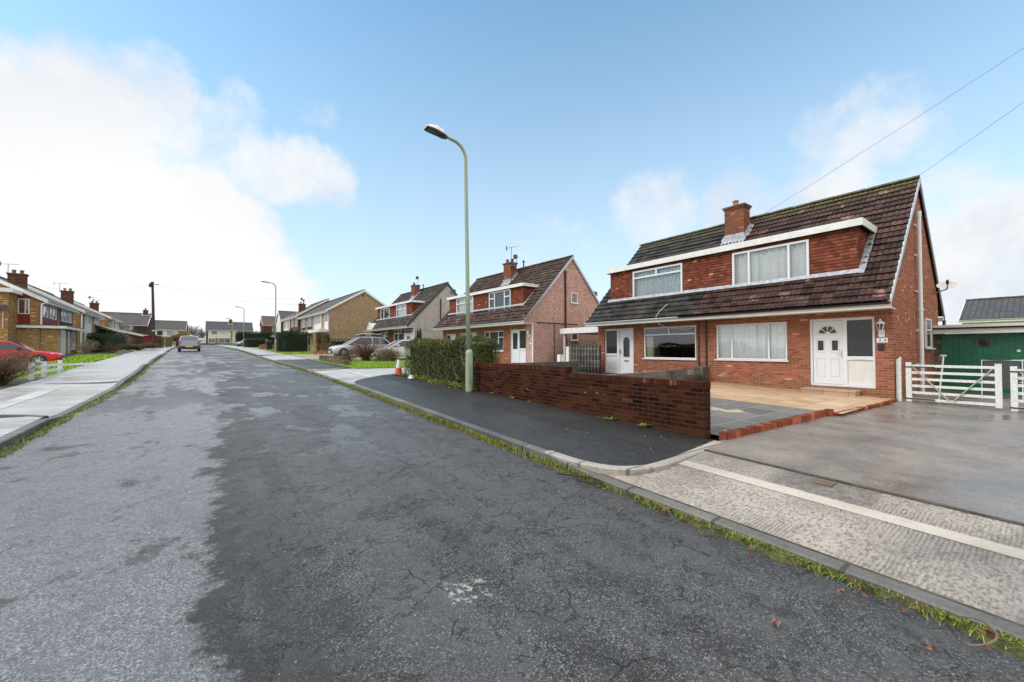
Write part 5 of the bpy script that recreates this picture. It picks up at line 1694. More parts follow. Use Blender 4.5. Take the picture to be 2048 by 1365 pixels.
tL2, _ = gabled("semi_detached_house", "brown brick pair with cream upper panels behind the long dark clipped hedge", (-11.25, 58.6, 1.3), TL, -1, 11.0, 7.8, 4.15, .35, 3.9, 6.6, 'brick_l', 'roof_far',
    wins=[(2.3, 3.5, 3.0, 3.95, 'two', 'net'), (3.9, 5.6, 3.0, 3.95, 'two', 'lace'), (7.3, 8.5, 3.0, 3.95, 'two', 'lace'), (8.9, 10.4, 3.0, 3.95, 'two', 'net'), (2.3, 4.9, .7, 1.95, 'four', 'net'), (7.3, 9.8, .7, 1.95, 'four', 'net')],
    panels=[(2.1, 5.9, 2.0, 4.05, 'cream'), (7.1, 10.6, 2.0, 4.05, 'white')], chim=[(1.85, 5.5, 5.2, 6.72, .88, .60)], aer=[(2.4, 5.4, 6.5, 1.0, 2.9)])
p = MB(-1)
p.tube([(-.42, .05, 4.1), (-.1, .05, 3.9), (-.08, .05, -.2)], .06, 8)
p.build("downpipe", M['white'], tL2)
p = MB(-1)
p.add([(-2.6, 7.0, 2.1), (-2.6, 11.4, 2.1), (-.02, 11.4, 3.2), (-.02, 7.0, 3.2), (-2.6, 7.0, 1.9), (-2.6, 11.4, 1.9)], [(0, 1, 2, 3), (4, 5, 1, 0), (3, 0, 4)])
p.build("porch_roof", M['roof_far'], tL2)
p = MB(-1)
p.box(-2.3, -.03, 7.2, 11.2, -.3, 1.88)
p.build("porch", M['net'], tL2)
tL3, _ = gabled("semi_detached_house", "third brick pair on the left with sloping white-edged side extensions", (-11.9, 75.2, 1.75), TL, -1, 11.0, 7.8, 4.1, .35, 3.9, 6.4, 'brick_l', 'roof_far',
    wins=[(1.0, 2.6, 2.95, 3.9, 'two', 'dim_room'), (3.4, 5.0, 2.95, 3.9, 'two', 'net'), (6.6, 8.2, 2.95, 3.9, 'two', 'net'), (8.8, 10.2, 2.95, 3.9, 'two', 'net')],
    panels=[(3.2, 5.3, 2.0, 4.0, 'cream'), (6.4, 10.5, 2.0, 4.0, 'cream')], chim=[(1.95, 5.0, 5.0, 6.4, .85, .6)], aer=[(2.1, 5.0, 6.3, .9, 2.3), (1.6, 5.1, 6.3, .6, 2.8)])
for yy in (-5.2, 4.6):
    p = MB(-1)
    p.prism([(-4.4, -.4), (.5, -.4), (.5, 2.6), (-4.4, 1.35)], yy, yy + 3.6)
    e = p.build("side_extension", M['brick_d'], tL3)
    p = MB(-1)
    p.add([(-4.7, yy - .15, 1.32), (.5, yy - .15, 2.66), (.5, yy + 3.8, 2.66), (-4.7, yy + 3.8, 1.32), (-4.7, yy - .15, 1.60), (.5, yy - .15, 2.94), (.5, yy + 3.8, 2.94), (-4.7, yy + 3.8, 1.60)],
          [(0, 1, 5, 4), (4, 5, 6, 7), (0, 4, 7, 3), (3, 7, 6, 2), (0, 3, 2, 1)])
    p.build("extension_roof", M['fascia'], e)
gabled("detached_house", "house with dark roof and red gable left of the telegraph pole", (-9.3, 87.5, 2.0), H90, 1, 10.0, 8.8, 3.55, .3, 4.4, 5.6, 'brick_d', 'roof_far',
    wins=[(2.0, 3.6, 2.3, 3.3, 'two', 'net'), (5.0, 6.6, 2.3, 3.3, 'two', 'net')], panels=[(1.6, 9.0, 1.6, 3.5, 'cream')], chim=[(4.0, .6, 5.2, 6.3, .5, .6)])
gabled("detached_house", "house with mossy brown roof and yellow brick gable right of the telegraph pole", (-5.6, 110.5, 2.45), H90, 1, 7.5, 8.0, 3.3, .3, 4.0, 5.3, 'brick_l2', 'roof_far',
    wins=[(1.4, 3.0, 2.1, 3.1, 'two', 'net'), (3.6, 4.6, 2.1, 3.1, 'one', 'dim_room'), (5.0, 6.6, 2.1, 3.1, 'two', 'net')], panels=[(1.2, 6.8, 1.9, 3.2, 'cream')], chim=[(3.4, 5.8, 4.8, 6.0, .5, .6)], aer=[(3.4, 5.8, 6.0, 1.0, 1.0)])

# ------------------------------------------------------------ rear right: green garage, house behind
t = thing("garage", "green boarded flat-roofed garage behind the white gate", "garage", (22.0, -3.2, .06))
p = MB()
p.plate((0, 5.75, 0), -Y_, Z_, -X_, 5.75, 2.12, [], .08)
p.box(.08, 6, 5.67, 5.75, 0, 2.1)
for k in range(1, 40):
    p.box(-.010, .004, k * .143 - .004, k * .143 + .004, .05, 2.1)
p.build("garage_door", M['green_paint'], t)
p = MB()
p.box(-.06, .10, 5.76, 5.96, 0, 2.13)
p.build("gate_pier", M['block'], t)
p = MB()
p.box(-.35, 6.5, -.2, 6.25, 2.30, 2.42)
p.build("flat_roof", M['lichen'], t)
p = MB()
p.box(-.40, -.355, -.2, 6.25, 2.12, 2.44)
p.build("fascia", M['cream'], t)
p = MB()
gutter(p, -.405, -.2, 6.28, 2.34)
p.tube([(-.44, 6.05, 2.3), (-.25, 6.05, 2.1), (-.1, 6.05, 1.9), (-.1, 6.05, 0)], .05, 8)
p.build("gutter", M['black'], t)
p = MB()
p.box(-.05, -.012, 4.5, 4.88, 1.68, 1.95)
vn = p.build("vent", M['block'], t)
p = MB()
p.lathe((-.05, 4.69, 1.815), [(.15, 0), (.15, .02), (.05, .03), (.03, .05)], 14, axis=(-1, 0, 0))
p.build("vent_fan", M['black'], vn)
p = MB()
p.box(-.03, -.012, 3.90, 3.98, 1.46, 1.53)
p.box(-.04, -.012, 3.78, 3.88, 1.14, 1.20)
p.tube([(-.03, 4.1, 1.18), (-.03, 3.85, 1.18)], .01, 5)
p.build("lock_fitting", M['white'], t)
gabled("detached_house", "grey-tiled house just showing over the green garage", (46.0, -6.0, .6), 0.0, 1, 10.2, 8.0, 3.2, .3, 4.0, 5.0, 'peb_cream', 'roof_grey', wins=[(1.0, 3.0, 1.2, 2.4, 'two', 'net'), (6.0, 8.0, 1.2, 2.4, 'two', 'net')])
# carport between houses A and B
t = thing("carport", "white-edged flat carport between the brick and the pink house", "carport", (17.0, 14.1, .42))
p = MB()
p.box(0, 6, -.3, 3.9, 2.35, 2.42)
p.box(-.05, -.003, -.35, 3.95, 2.14, 2.46)
p.box(0, 6, 3.905, 3.95, 2.14, 2.46)
p.build("roof", M['fascia'], t)
for y in (3.75, 3.76):
    p = MB()
    x = .1 if y == 3.75 else 5.5
    p.box(x, x + .1, 3.7, 3.8, 0, 2.34)
    p.build("post", M['white'], t)
t2 = thing("extension", "pink rendered rear extension with wide window at the back of the carport", "extension", (25.0, 12.0, .3))
p = MB()
p.plate((0, 8, -.2), -Y_, Z_, -X_, 8, 2.9, [(1.4, 5.2, 1.0, 2.4)], .1)
p.build("wall", M['peb_pink'], t2)
window(t2, (0, 6.6, .8), -Y_, -X_, 3.8, 1.4, 'tri', 'dim_room', True)
# ------------------------------------------------------------ street lamps
def lamp_post(label, x, y, zb, h, lean=(0, 0), group="lamp posts along the pavement"):
    t = thing("street_lamp", label, "street lamp", (x, y, zb), 0, group)
    lx, ly = lean
    p = MB()
    p.lathe((0, 0, -.1), [(.105, 0), (.105, 1.22), (.096, 1.26), (.070, 1.32)], 10)
    p.build("base_section", M['lamp_green'], t)
    d = MB()
    d.box(-.05, .05, -.112, -.104, .25, .95)
    d.tube([(.03, -.105, .30), (.03, -.122, .30)], .012, 6)
    d.tube([(.03, -.105, .88), (.03, -.122, .88)], .012, 6)
    d.build("access_door", M['lamp_green'], t)
    L = lambda z: Vector((lx * z / h, ly * z / h, z))
    pts = [L(1.2), L(3), L(5), L(h - .80)]
    rad = [.066, .060, .055, .050]
    top = L(h - .80)
    R_ = .46
    for k in range(1, 8):
        a = k / 7 * 1.56
        pts.append(top + Vector((-R_ * (1 - math.cos(a)), 0, R_ * math.sin(a))))
        rad.append(.049)
    e = pts[-1]
    dr = (pts[-1] - pts[-2]).normalized()
    pts.append(e + dr * .22)
    rad.append(.046)
    p = MB()
    p.tube(pts, rad, 10)
    p.build("column", M['lamp_green'], t, smooth=True)
    hd = MB()
    c = pts[-1]
    u = dr
    s = Vector((0, 1, 0))
    nn = u.cross(s) * -1
    if nn.z < 0:
        nn = -nn
    prof = [(-.06, .055, .05), (.02, .075, .09), (.10, .12, .15), (.28, .14, .17), (.44, .13, .13), (.58, .10, .05)]
    vs = []
    for (a, wd, hh) in prof:
        for k in range(9):
            th = math.pi * k / 8
            vs.append(c + u * a + s * (wd * math.cos(th)) + nn * (hh * math.sin(th)))
    n = 9
    fs = [(i * n + k, i * n + k + 1, (i + 1) * n + k + 1, (i + 1) * n + k) for i in range(len(prof) - 1) for k in range(n - 1)]
    fs += [tuple(range(n)), tuple((len(prof) - 1) * n + k for k in range(n))[::-1]]
    hd.add(vs, fs)
    ho = hd.build("lamp_head", M['fascia'], t, smooth=False)
    g = MB()
    g.obox(c + u * .30 - nn * .025, u, s, nn, .29, .115, .022)
    g.obox(c + u * .05 - nn * .02, u, s, nn, .10, .06, .04)
    go = g.build("lamp_housing", M['black'], ho)
    g = MB()
    g.obox(c + u * .42 - nn * .058, u, s, nn, .13, .09, .012)
    g.build("lamp_lens", M['obscure'], go)
    return t
lamp_post("pale green lamp post on the pavement in front of the shaggy hedge", 5.92, 10.15, gz(10.15) + .1, 7.60, (-.12, .05))
lamp_post("lamp post beside the tall dark clipped hedge, second along the street", 4.78, 47.2, gz(47.2) + .1, 7.3, (-.06, 0))
lamp_post("lamp post next to the low brown hedge, third along the street", 3.52, 80.7, gz(80.7) + .1, 6.9)
lamp_post("farthest and smallest lamp post, in front of the cream houses", 2.6, 108.5, gz(108.5) + .1, 6.2)

# ------------------------------------------------------------ telegraph pole and wires
t = thing("telegraph_pole", "dark wooden telegraph pole on the left pavement", "telegraph pole", (-6.1, 63.8, gz(63.8)))
p = MB()
p.tube([(0, 0, -.2), (-.12, 0, 4), (-.25, 0, 8.0)], [.16, .14, .115], 10)
p.build("pole", M['tar_pole'], t)
p = MB()
p.obox((-.45, -.1, 7.55), X_, Y_, Z_, .10, .10, .22)
p.obox((-.25, -.22, 7.75), X_, Y_, Z_, .15, .10, .16)
p.tube([(-.25, 0, 7.7), (.35, -.1, 7.75)], .035, 6)
for z in (5.2, 5.7, 4.7):
    p.tube([(-.15, -.1, z), (.08, -.16, z)], .02, 5)
p.build("junction_box", M['black'], t)
p = MB()
p.lathe((-.07, 0, 2.1), [(.156, 0), (.156, .12)], 10)
p.build("identity_band", M['fascia'], t)
def wire(label, a, b, sag, r=.008, group=None):
    a, b = Vector(a), Vector(b)
    m = MB()
    pts = []
    for k in range(25):
        f = k / 24
        q = a.lerp(b, f)
        pts.append(q - Vector((0, 0, sag * 4 * f * (1 - f))))
    m.tube(pts, r, 5)
    return tag(m.build("overhead_cable", M['cable']), label, "cable", group)
wire("cable crossing the sky to the brick house's chimney", (21.3, -1.8, 12.6), (19.3, 7.9, 7.42), .10, .0055)
wire("lower cable running down to the rear of the brick roof", (21.8, -1.8, 11.5), (20.0, 4.7, 6.6), .08, .0055)
PT = Vector((-6.35, 63.8, gz(63.8) + 7.75))
G_W = "thin wires fanning out from the telegraph pole"
wire("thin wire from the telegraph pole to the chimney over the red car", PT, (-12.6, 49, 6.8), .6, .004, G_W)
wire("thin wire from the telegraph pole to the cream-panelled brick pair", PT, (-13.0, 64, 7.2), .3, .004, G_W)
wire("thin wire from the telegraph pole over the street to the brown gable", PT, (13.5, 56, 8.6), .8, .004, G_W)
wire("thin wire from the telegraph pole over the street to the twin-aerial chimney", PT, (11.6, 71, 8.9), .8, .004, G_W)

# ------------------------------------------------------------ front boundary wall, edging, garden walls
t = thing("brick_wall", "dark wet red brick garden wall stepping up away from the drive", "wall", (6.17, 3.29, gz(3.3)))
def rise(y):
    return gz(y + 3.29) - gz(3.3)
p = MB()
H1 = .88
p.box(0, .195, 0, 3.1, -.1, H1)
p.box(0, .195, 3.1, 6.95, -.1, H1 + .13)
p.build("wall_courses", M['brick_wall'], t)
p = MB()
p.box(-.006, .201, -.006, 3.098, H1 + .002, H1 + .112)
p.box(-.006, .201, 3.09, 6.956, H1 + .132, H1 + .242)
p.build("coping", M['brick_cap'], t)
p = MB()
for (y, z, l) in [(2.15, .63, .09), (2.5, .61, .05), (2.0, .62, .03), (1.35, .55, .03), (4.4, .53, .08), (2.35, .72, .03)]:
    p.box(-.0035, .002, y, y + l, z, z + .005)
    if l > .045:
        p.box(-.0037, .002, y + l * .5, y + l * .5 + .008, z + .002, z + .022)
p.build("mortar_smears", M['band'], t)
def edging(label, pts, h, w, name="brick_edging", mat='brick_edge'):
    m = MB()
    for (a, b) in zip(pts, pts[1:]):
        a3, b3 = Vector((*a, 0)), Vector((*b, 0))
        d = b3 - a3
        n = max(1, round(d.length / .075))
        for i in range(n):
            q = a3 + d * ((i + .5) / n)
            z = gz(q.y) + .09
            hh = h + rnd.uniform(-.005, .006)
            m.obox((q.x, q.y + rnd.uniform(-.003, .003), z + hh / 2), d.normalized(), Vector((-d.y, d.x, 0)).normalized(), Z_, d.length / n / 2 - .004, w / 2, hh / 2)
    return tag(m.build(name, M[mat]), label, "edging")
edging("raised red brick edging between the grey slabs and the drive", [(6.39, 3.12), (10.6, 2.98)], .115, .11)
edging("low thin strip of red tile edging running on to the house corner", [(10.72, 2.86), (13.4, 2.70), (15.3, 2.66)], .065, .06)
m = MB()
m.obox((10.66, 2.93, gz(2.9) + .155), X_, Y_, Z_, .11, .06, .07)
tag(m.build("loose_brick", M['brick_edge']), "single upright red brick at the end of the raised edging", "brick")
m = MB()
m.box(14.86, 15.385, 3.45, 4.78, .10, .345)
m.box(14.84, 15.39, 3.43, 4.80, .348, .395)
tag(m.build("door_step", M['tan_slab']), "brown stone step under the arched-light white door", "step")
t = thing("garden_wall", "mossy concrete block wall with a square end pillar between the two front gardens", "wall", (6.6, 8.2, .2))
p = MB()
p.add([(0, -.1, -.2), (8.3, -.1, -.2), (8.3, .1, -.2), (0, .1, -.2), (0, -.1, .58), (8.3, -.1, .68), (8.3, .1, .68), (0, .1, .58)], [(0, 3, 2, 1), (4, 5, 6, 7), (0, 1, 5, 4), (1, 2, 6, 5), (2, 3, 7, 6), (3, 0, 4, 7)])
p.build("wall_courses", M['block'], t)
p = MB()
p.box(8.32, 8.75, -.2, .2, -.2, .74)
p.build("pillar", M['block'], t)
m = MB()
m.add([(6.6, 13.5, .2), (13.9, 13.5, .2), (13.9, 13.7, .2), (6.6, 13.7, .2), (6.6, 13.5, 1.02), (13.9, 13.5, 1.04), (13.9, 13.7, 1.04), (6.6, 13.7, 1.02)], [(0, 3, 2, 1), (4, 5, 6, 7), (0, 1, 5, 4), (1, 2, 6, 5), (2, 3, 7, 6), (3, 0, 4, 7)])
tag(m.build("garden_wall", M['block']), "lower concrete wall with lichened top in front of the pierced screen", "wall")
# pierced block screen beside house A
t = thing("screen_wall", "grey lattice block screen between the brick house and the carport", "screen", (14.6, 12.75, .45), .0)
p = MB()
p.box(-.02, .02, 0, 2.0, -.1, 1.35)
p.build("backing", M['iron'], t)
p = MB()
for k in range(10):
    p.box(-.10, -.021, .04 + k * .2, .15 + k * .2, -.1, 1.36)
for k in range(5):
    p.box(-.085, -.021, 0, 2.0, .02 + k * .28, .10 + k * .28)
p.build("lattice", M['block'], t)
p = MB()
p.box(-.10, .10, 2.04, 2.24, -.2, 1.30)
p.build("post", M['cream'], t)
p = MB()
p.box(-.10, .10, 2.30, 2.62, -.2, .85)
p.build("pillar", M['peb_grey'], t)
p = MB()
p.box(-.12, .10, 2.66, 2.88, -.2, .88)
p.build("end_post", M['white'], t)

# ------------------------------------------------------------ white gates
def gate(label, y0, y1, braces=True):
    t = thing("gate", label, "gate", (15.62, y0, gz(y0) + .10), 0, "white five-barred drive gates")
    L = y1 - y0
    bars = MB()
    for k in range(6):
        z = .10 + k * .185
        bars.obox((0, L / 2, z), X_, Y_, Z_, .014, L / 2 - .05, .034)
    bars.build("rails", M['gatewhite'], t)
    for y in (.05, L - .05):
        p = MB()
        p.box(-.04, .04, y - .055, y + .055, .03, 1.12)
        p.build("stile", M['gatewhite'], t)
    if braces:
        p = MB()
        p.beam((-.03, L - .15, .98), (-.03, L * .52, .12), .022, .065, up=(1, 0, 0))
        p.beam((-.03, .15, .98), (-.03, L * .48, .12), .022, .065, up=(1, 0, 0))
        p.build("brace", M['mossy'], t)
        p = MB()
        p.box(-.055, .0, L - .55, L + .02, .98, 1.01)
        p.box(-.055, .0, L - .55, L + .02, .10, .13)
        p.build("hinge", M['iron'], t)
    return t
gate("white barred gate with flaking V brace, hinged near the brick house corner", .80, 2.50)
gate("white barred gate leaf cut off at the picture's edge", -1.1, .66, True)
m = MB()
m.prism([(2.60, .02), (2.70, .02), (2.70, 1.30), (2.60, 1.40)], 15.55, 15.65, 'yz')
tag(m.build("gate_post", M['gatewhite']), "white pointed gate post standing against the brick house corner", "gate post")
m = MB()
m.tube([(17.0, 2.05, .10), (17.15, 1.95, 1.42)], .022, 6)
m.tube([(17.12, 1.90, 1.42), (17.18, 2.0, 1.42)], .028, 6)
tag(m.build("leaning_pole", M['gatewhite']), "thin white pole leaning behind the gate", "pole")
t = thing("garden_chair", "grey folded sun chair propped behind the gate by the green garage", "chair", (19.4, .55, .1))
p = MB()
p.quad((0, .1, .3), (.0, .8, .3), (.22, .8, 1.12), (.22, .1, 1.12))
p.build("seat", M['trim'], t)
p = MB()
p.tube([(-.02, .05, 0), (.24, .05, 1.16), (.24, .85, 1.16), (-.02, .85, 0)], .02, 6)
p.tube([(.1, .05, .5), (.1, .85, .5)], .018, 6)
p.build("frame", M['steel'], t)

# ------------------------------------------------------------ cone, pots, small street things
t = thing("traffic_cone", "orange and white traffic cone at the end of the shaggy hedge", "traffic cone", (6.0, 16.0, gz(16) + .10))
p = MB()
p.obox((0, 0, .02), X_, Y_, Z_, .21, .21, .02)
p.build("base", M['rubber'], t)
p = MB()
p.lathe((0, 0, .04), [(.155, 0), (.145, .05), (.105, .27)], 18)
p.build("body", M['cone_o'], t)
p = MB()
p.lathe((0, 0, .30), [(.1065, .01), (.055, .34)], 18)
p.build("reflective_sleeve", M['cone_w'], t)
p = MB()
p.lathe((0, 0, .64), [(.055, 0), (.052, .04), (.04, .045)], 14)
p.build("tip", M['rubber'], t)

def pot(label, x, y, s, h):
    t = thing("plant_pot", label, "plant pot", (x, y, gz(y) + .10), 0, "terracotta pots in a row")
    p = MB()
    p.lathe((0, 0, 0), [(.14 * s, 0), (.20 * s, .26 * s), (.22 * s, .265 * s), (.22 * s, .33 * s), (.19 * s, .335 * s)], 14)
    p.build("pot", M['terracotta'], t)
    if h > 0:
        r = random.Random(int(x * 100))
        m = MB()
        for _ in range(140):
            a, e, d = r.uniform(0, 6.28), r.uniform(.2, 1.4), r.uniform(.3, 1.0)
            q = Vector((math.cos(a) * math.cos(e) * .26, math.sin(a) * math.cos(e) * .26, .35 * s + h * math.sin(e))) * 1.0
            leaf_card(m, Vector((q.x * d, q.y * d, .34 * s + (q.z - .34 * s) * d)), .07, r)
        m.build("plant", M['bright'] if h < .8 else M['olive'], t)
    return t

def leaf_card(m, c, s, r):
    a = Vector((r.gauss(0, 1), r.gauss(0, 1), r.gauss(0, 1))).normalized()
    b = a.orthogonal().normalized()
    b.rotate(Matrix.Rotation(r.uniform(0, 6.28), 3, a))
    d = a.cross(b)
    s1, s2 = s * r.uniform(.7, 1.3), s * r.uniform(.35, .6)
    m.quad(c - b * s1 * .5, c + d * s2 * .5, c + b * s1 * .5, c - d * s2 * .5)

pot("terracotta pot with yellow-green shrub, first from the clipped hedge", 6.85, 38.2, 1.0, .75)
pot("terracotta pot with a tall leggy shrub, second from the clipped hedge", 7.35, 38.2, 1.0, 1.1)
pot("terracotta pot with a rounded green plant, third from the clipped hedge", 7.85, 38.2, 1.0, .8)
pot("empty terracotta pot by the silver estate car's front", 8.3, 38.1, .9, 0)
t = thing("stone_wall", "low stone front wall with rounded corners beyond the driveway", "wall", (5.55, 23.0, gz(23) + .1), BEND)
p = MB()
p.box(0, .3, .4, 5.4, -.2, .42)
p.box(0, .3, .0, .4, -.2, .30)
p.box(.0, .25, -.35, 0, -.2, .12)
p.build("wall_courses", M['stone'], t)
p = MB()
p.box(-.02, .32, .4, 5.42, .425, .475)
p.build("coping", M['stone'], t)
# white low rail fence on the left
t = thing("rail_fence", "low white two-rail garden fence by the brown shrubs", "fence", (-4.85, 19.7, gz(19.7) + .05), 0.03)
for k, y in enumerate((0, 1.35, 3.4)):
    p = MB()
    p.obox((0, y, .27), X_, Y_, Z_, .055, .055, .31)
    p.build("post", M['white'], t)
for z in (.24, .44):
    p = MB()
    p.obox((.07, 1.7, z), X_, Y_, Z_, .012, 1.72, .042)
    p.build("rail", M['white'], t)
m = MB()
rr = random.Random(11)
m.lathe((5.72, 14.0, gz(14) + .10), [(.04, 0), (.13, .05), (.10, .11), (.05, .16), (.01, .17)], 7)
m.v = [(x + rr.uniform(-.03, .03), y + rr.uniform(-.03, .03), z + rr.uniform(-.01, .02)) for x, y, z in m.v]
tag(m.build("crumpled_wrapper", M['paper']), "crumpled pale blue wrapper at the foot of the shaggy hedge", "litter")
m = MB()
m.box(5.28, 5.48, 1.44, 1.60, ramp_z(5.4) + gz(1.5) - .02, ramp_z(5.4) + gz(1.5) + .012)
tag(m.build("inspection_cover", M['wood']), "small rusty iron cover set in the concrete crossover", "cover")
def strap(label, pts, r, mat):
    m = MB()
    P = [Vector((x, y, gz(y) + z)) for x, y, z in pts]
    for _ in range(3):
        q = [P[0]]
        for a, b in zip(P, P[1:]):
            q += [a * .75 + b * .25, a * .25 + b * .75]
        P = q + [P[-1]]
    m.tube(P, r, 6)
    tag(m.build("bent_strap", M[mat]), label, "strap")
strap("bent brown strip of wire in the gutter near the bottom corner", [(3.22, .30, .025), (3.30, .24, .03), (3.42, .20, .05), (3.50, .27, .07), (3.44, .36, .06)], .006, 'wood')
strap("bent black rubber strip lying by the rounded kerb", [(3.32, 3.25, .02), (3.38, 3.08, .025), (3.47, 2.98, .03), (3.50, 3.12, .04), (3.40, 3.35, .03), (3.28, 3.55, .02)], .010, 'rubber')
def oak_leaf(label, x, y, s, a):
    m = MB()
    n = 16
    P = []
    for k in range(n):
        t_ = 2 * math.pi * k / n
        r = s * (.5 + .16 * math.cos(4 * t_)) * (1.0 if k % 2 else .82)
        u, v = math.cos(t_) * r * 1.3, math.sin(t_) * r * .75
        P.append((x + u * math.cos(a) - v * math.sin(a), y + u * math.sin(a) + v * math.cos(a), gz(y) + .032 + .012 * math.sin(3 * t_) + .012 * rnd.random()))
    c = (x, y, gz(y) + .034)
    m.add(P + [c], [(k, (k + 1) % n, n) for k in range(n)])
    tag(m.build("fallen_leaf", M['deadleaf']), label, "leaf", "brown leaves fallen on the road")
oak_leaf("large brown oak leaf out on the dark tarmac, nearest the viewer", 2.56, .96, .062, .5)
oak_leaf("brown leaf against the grassy gutter halfway along the crossover", 3.34, 1.42, .05, .2)
oak_leaf("pale brown leaf on the tarmac just off the gutter grass", 3.22, .84, .05, 1.0)
oak_leaf("reddish leaf in the gutter grass below the rounded kerb", 3.42, 2.2, .05, -.4)
oak_leaf("small leaf fragment on the tarmac near the bent wire", 3.02, .42, .04, 2.0)
oak_leaf("little brown leaf on the road before the rounded kerb", 3.05, 2.44, .05, 1.4)
# ------------------------------------------------------------ cars
def car(label, loc, rz, paint, L=4.0, W=1.72, H=1.48, hood=.95, cowl=1.02, roof0=1.85, roof1=3.35, tail=3.85, belt=.92, rear_upright=True, roofbox=False, name="parked_car", plate_rear=True, hood_h=.80):
    """x runs from nose (0) to tail (L)"""
    t = thing(name, label, "car", loc, rz, None)
    hw = W / 2
    st = [  # x, half width, top at centre, belt z, cabin? , roof half width
        (0.00, .72 * hw, hood_h - .20, .50, 0), (.05, .86 * hw, hood_h - .11, .60, 0), (.20, .95 * hw, hood_h - .03, .70, 0), (.6, .99 * hw, hood_h + .05, .78, 0),
        (cowl, hw, hood_h + .10, belt - .06, 0), (roof0, hw, H, belt, 1), ((roof0 + roof1) / 2 - .06, hw, H + .02, belt + .01, 1), ((roof0 + roof1) / 2 + .03, hw, H + .02, belt + .01, 1),
        (roof1 - .35, hw, H, belt + .02, 1), (roof1, .99 * hw, H - .04, belt + .05, 1), (tail, .96 * hw, belt + .10, belt + .03, 0), (L - .06, .92 * hw, belt - .05, belt - .12, 0), (L, .86 * hw, belt - .28, belt - .34, 0)]
    rows = []
    for (x, w_, zt, zb, cab) in st:
        z0 = .20 if .1 < x < L - .1 else .26
        yr = w_ * .76
        if cab:
            half = [(.86 * w_, z0), (.99 * w_, z0 + .14), (1.0 * w_, (z0 + zb) / 2), (.95 * w_, zb), (yr, zt - .07), (yr * .62, zt - .012), (0, zt)]
        else:
            half = [(.86 * w_, z0), (.99 * w_, z0 + .10), (1.0 * w_, (z0 + zb) / 2), (.96 * w_, zb), (.84 * w_, zb + (zt - zb) * .62), (.5 * w_, zt - .012), (0, zt)]
        row = [(x, -y, z) for y, z in half] + [(x, y, z) for y, z in reversed(half[:-1])]
        rows.append(row)
    n = len(rows[0])
    body, gl = MB(), MB()
    vs = [q for r in rows for q in r]
    bf, gf = [], []
    for i in range(len(rows) - 1):
        c0, c1 = st[i][4], st[i + 1][4]
        for k in range(n - 1):
            q = (i * n + k, i * n + k + 1, (i + 1) * n + k + 1, (i + 1) * n + k)
            side = k in (3, 8)
            mid = k in (4, 5, 6, 7)
            pillar = i == 6
            if side and (c0 or c1) and not pillar:
                gf.append(q)
            elif mid and c0 != c1:
                gf.append(q)
            else:
                bf.append(q)
    bf += [tuple(range(n))[::-1], tuple((len(rows) - 1) * n + k for k in range(n))]
    bf += [(i * n, (i + 1) * n, (i + 1) * n + n - 1, i * n + n - 1) for i in range(len(rows) - 1)]
    body.add(vs, bf)
    bo = body.build("body", M[paint], t)
    for f in bo.data.polygons:
        f.use_smooth = True
    try:
        bo.data.set_sharp_from_angle(angle=R(38))
    except Exception:
        pass
    gl.add(vs, gf)
    g = gl.build("window_glass", M['carglass'], t)
    # pillars and window surround
    p = MB()
    for s in (0, 1):
        j = 4 if s == 0 else 8
        jb = 3 if s == 0 else 9
        line = [Vector(rows[i][j]) for i in (4, 5, 6, 7, 8, 9, 10)]
        p.tube(line, .034, 6)
        p.tube([Vector(rows[9][j]), Vector(rows[10][jb])], .05, 6)
        p.tube([Vector(rows[8][j]), Vector(rows[8][jb])], .022, 6)
    p.build("pillars", M[paint], t)
    wb = (.80, L - .72)
    r = .315
    for x in wb:
        for s in (-1, 1):
            a = MB()
            a.lathe((x, s * (hw - .16), r + .01), [(r + .065, 0), (r + .065, .165), (r * .5, .168)], 22, axis=(0, s, 0))
            ao = a.build("wheel_arch", M['trim'], t)
            wo = MB()
            wo.lathe((x, s * (hw - .175), r), [(r * .7, 0), (r, .02), (r, .17), (r * .94, .195), (r * .66, .20)], 22, axis=(0, s, 0))
            w_ = wo.build("wheel", M['rubber'], t)
            rm = MB()
            rm.lathe((x, s * (hw + .005), r), [(r * .66, .018), (r * .60, .022), (r * .60, .004)], 20, axis=(0, s, 0))
            for k in range(7):
                an = 2 * math.pi * k / 7
                d = Vector((math.cos(an), 0, math.sin(an)))
                c = Vector((x, s * (hw + .022), r))
                rm.obox(c + d * r * .34, d, Y_.cross(d), Y_, r * .30, .026, .008)
            rm.lathe((x, s * (hw + .006), r), [(.06, 0), (.055, .028), (.01, .03)], 10, axis=(0, s, 0))
            rm.build("rim", M['alloy'], w_)
    b = MB()
    b.obox((.02, 0, .36), X_, Y_, Z_, .05, hw * .72, .09)
    b.obox((.035, 0, .57), X_, Y_, Z_, .04, hw * .42, .05)
    b.build("grille", M['trim'], t)
    b = MB()
    b.obox((L - .015, 0, .38), X_, Y_, Z_, .06, hw * .86, .12)
    b.build("rear_bumper", M['trim'] if plate_rear else M[paint], t)
    for s in (-1, 1):
        h = MB()
        h.add([(.055, s * hw * .86, .60), (.30, s * hw * .958, .67), (.36, s * hw * .955, .745), (.16, s * hw * .80, .70), (.06, s * hw * .50, .635), (.05, s * hw * .52, .58)], [(0, 1, 2, 3, 4, 5)] if s > 0 else [(5, 4, 3, 2, 1, 0)])
        h.v = [(x - .012, y + s * .012, z + .02) for x, y, z in h.v]
        h.build("headlight", M['lens'], t)
        q = MB()
        q.obox((L - .07, s * hw * .83, belt - .17), X_, Y_, Z_, .05, hw * .13, .17)
        q.build("taillight", M['redlens'], t)
        mr = MB()
        mr.obox((cowl + .42, s * (hw + .09), belt + .08), X_, Y_, Z_, .06, .09, .06)
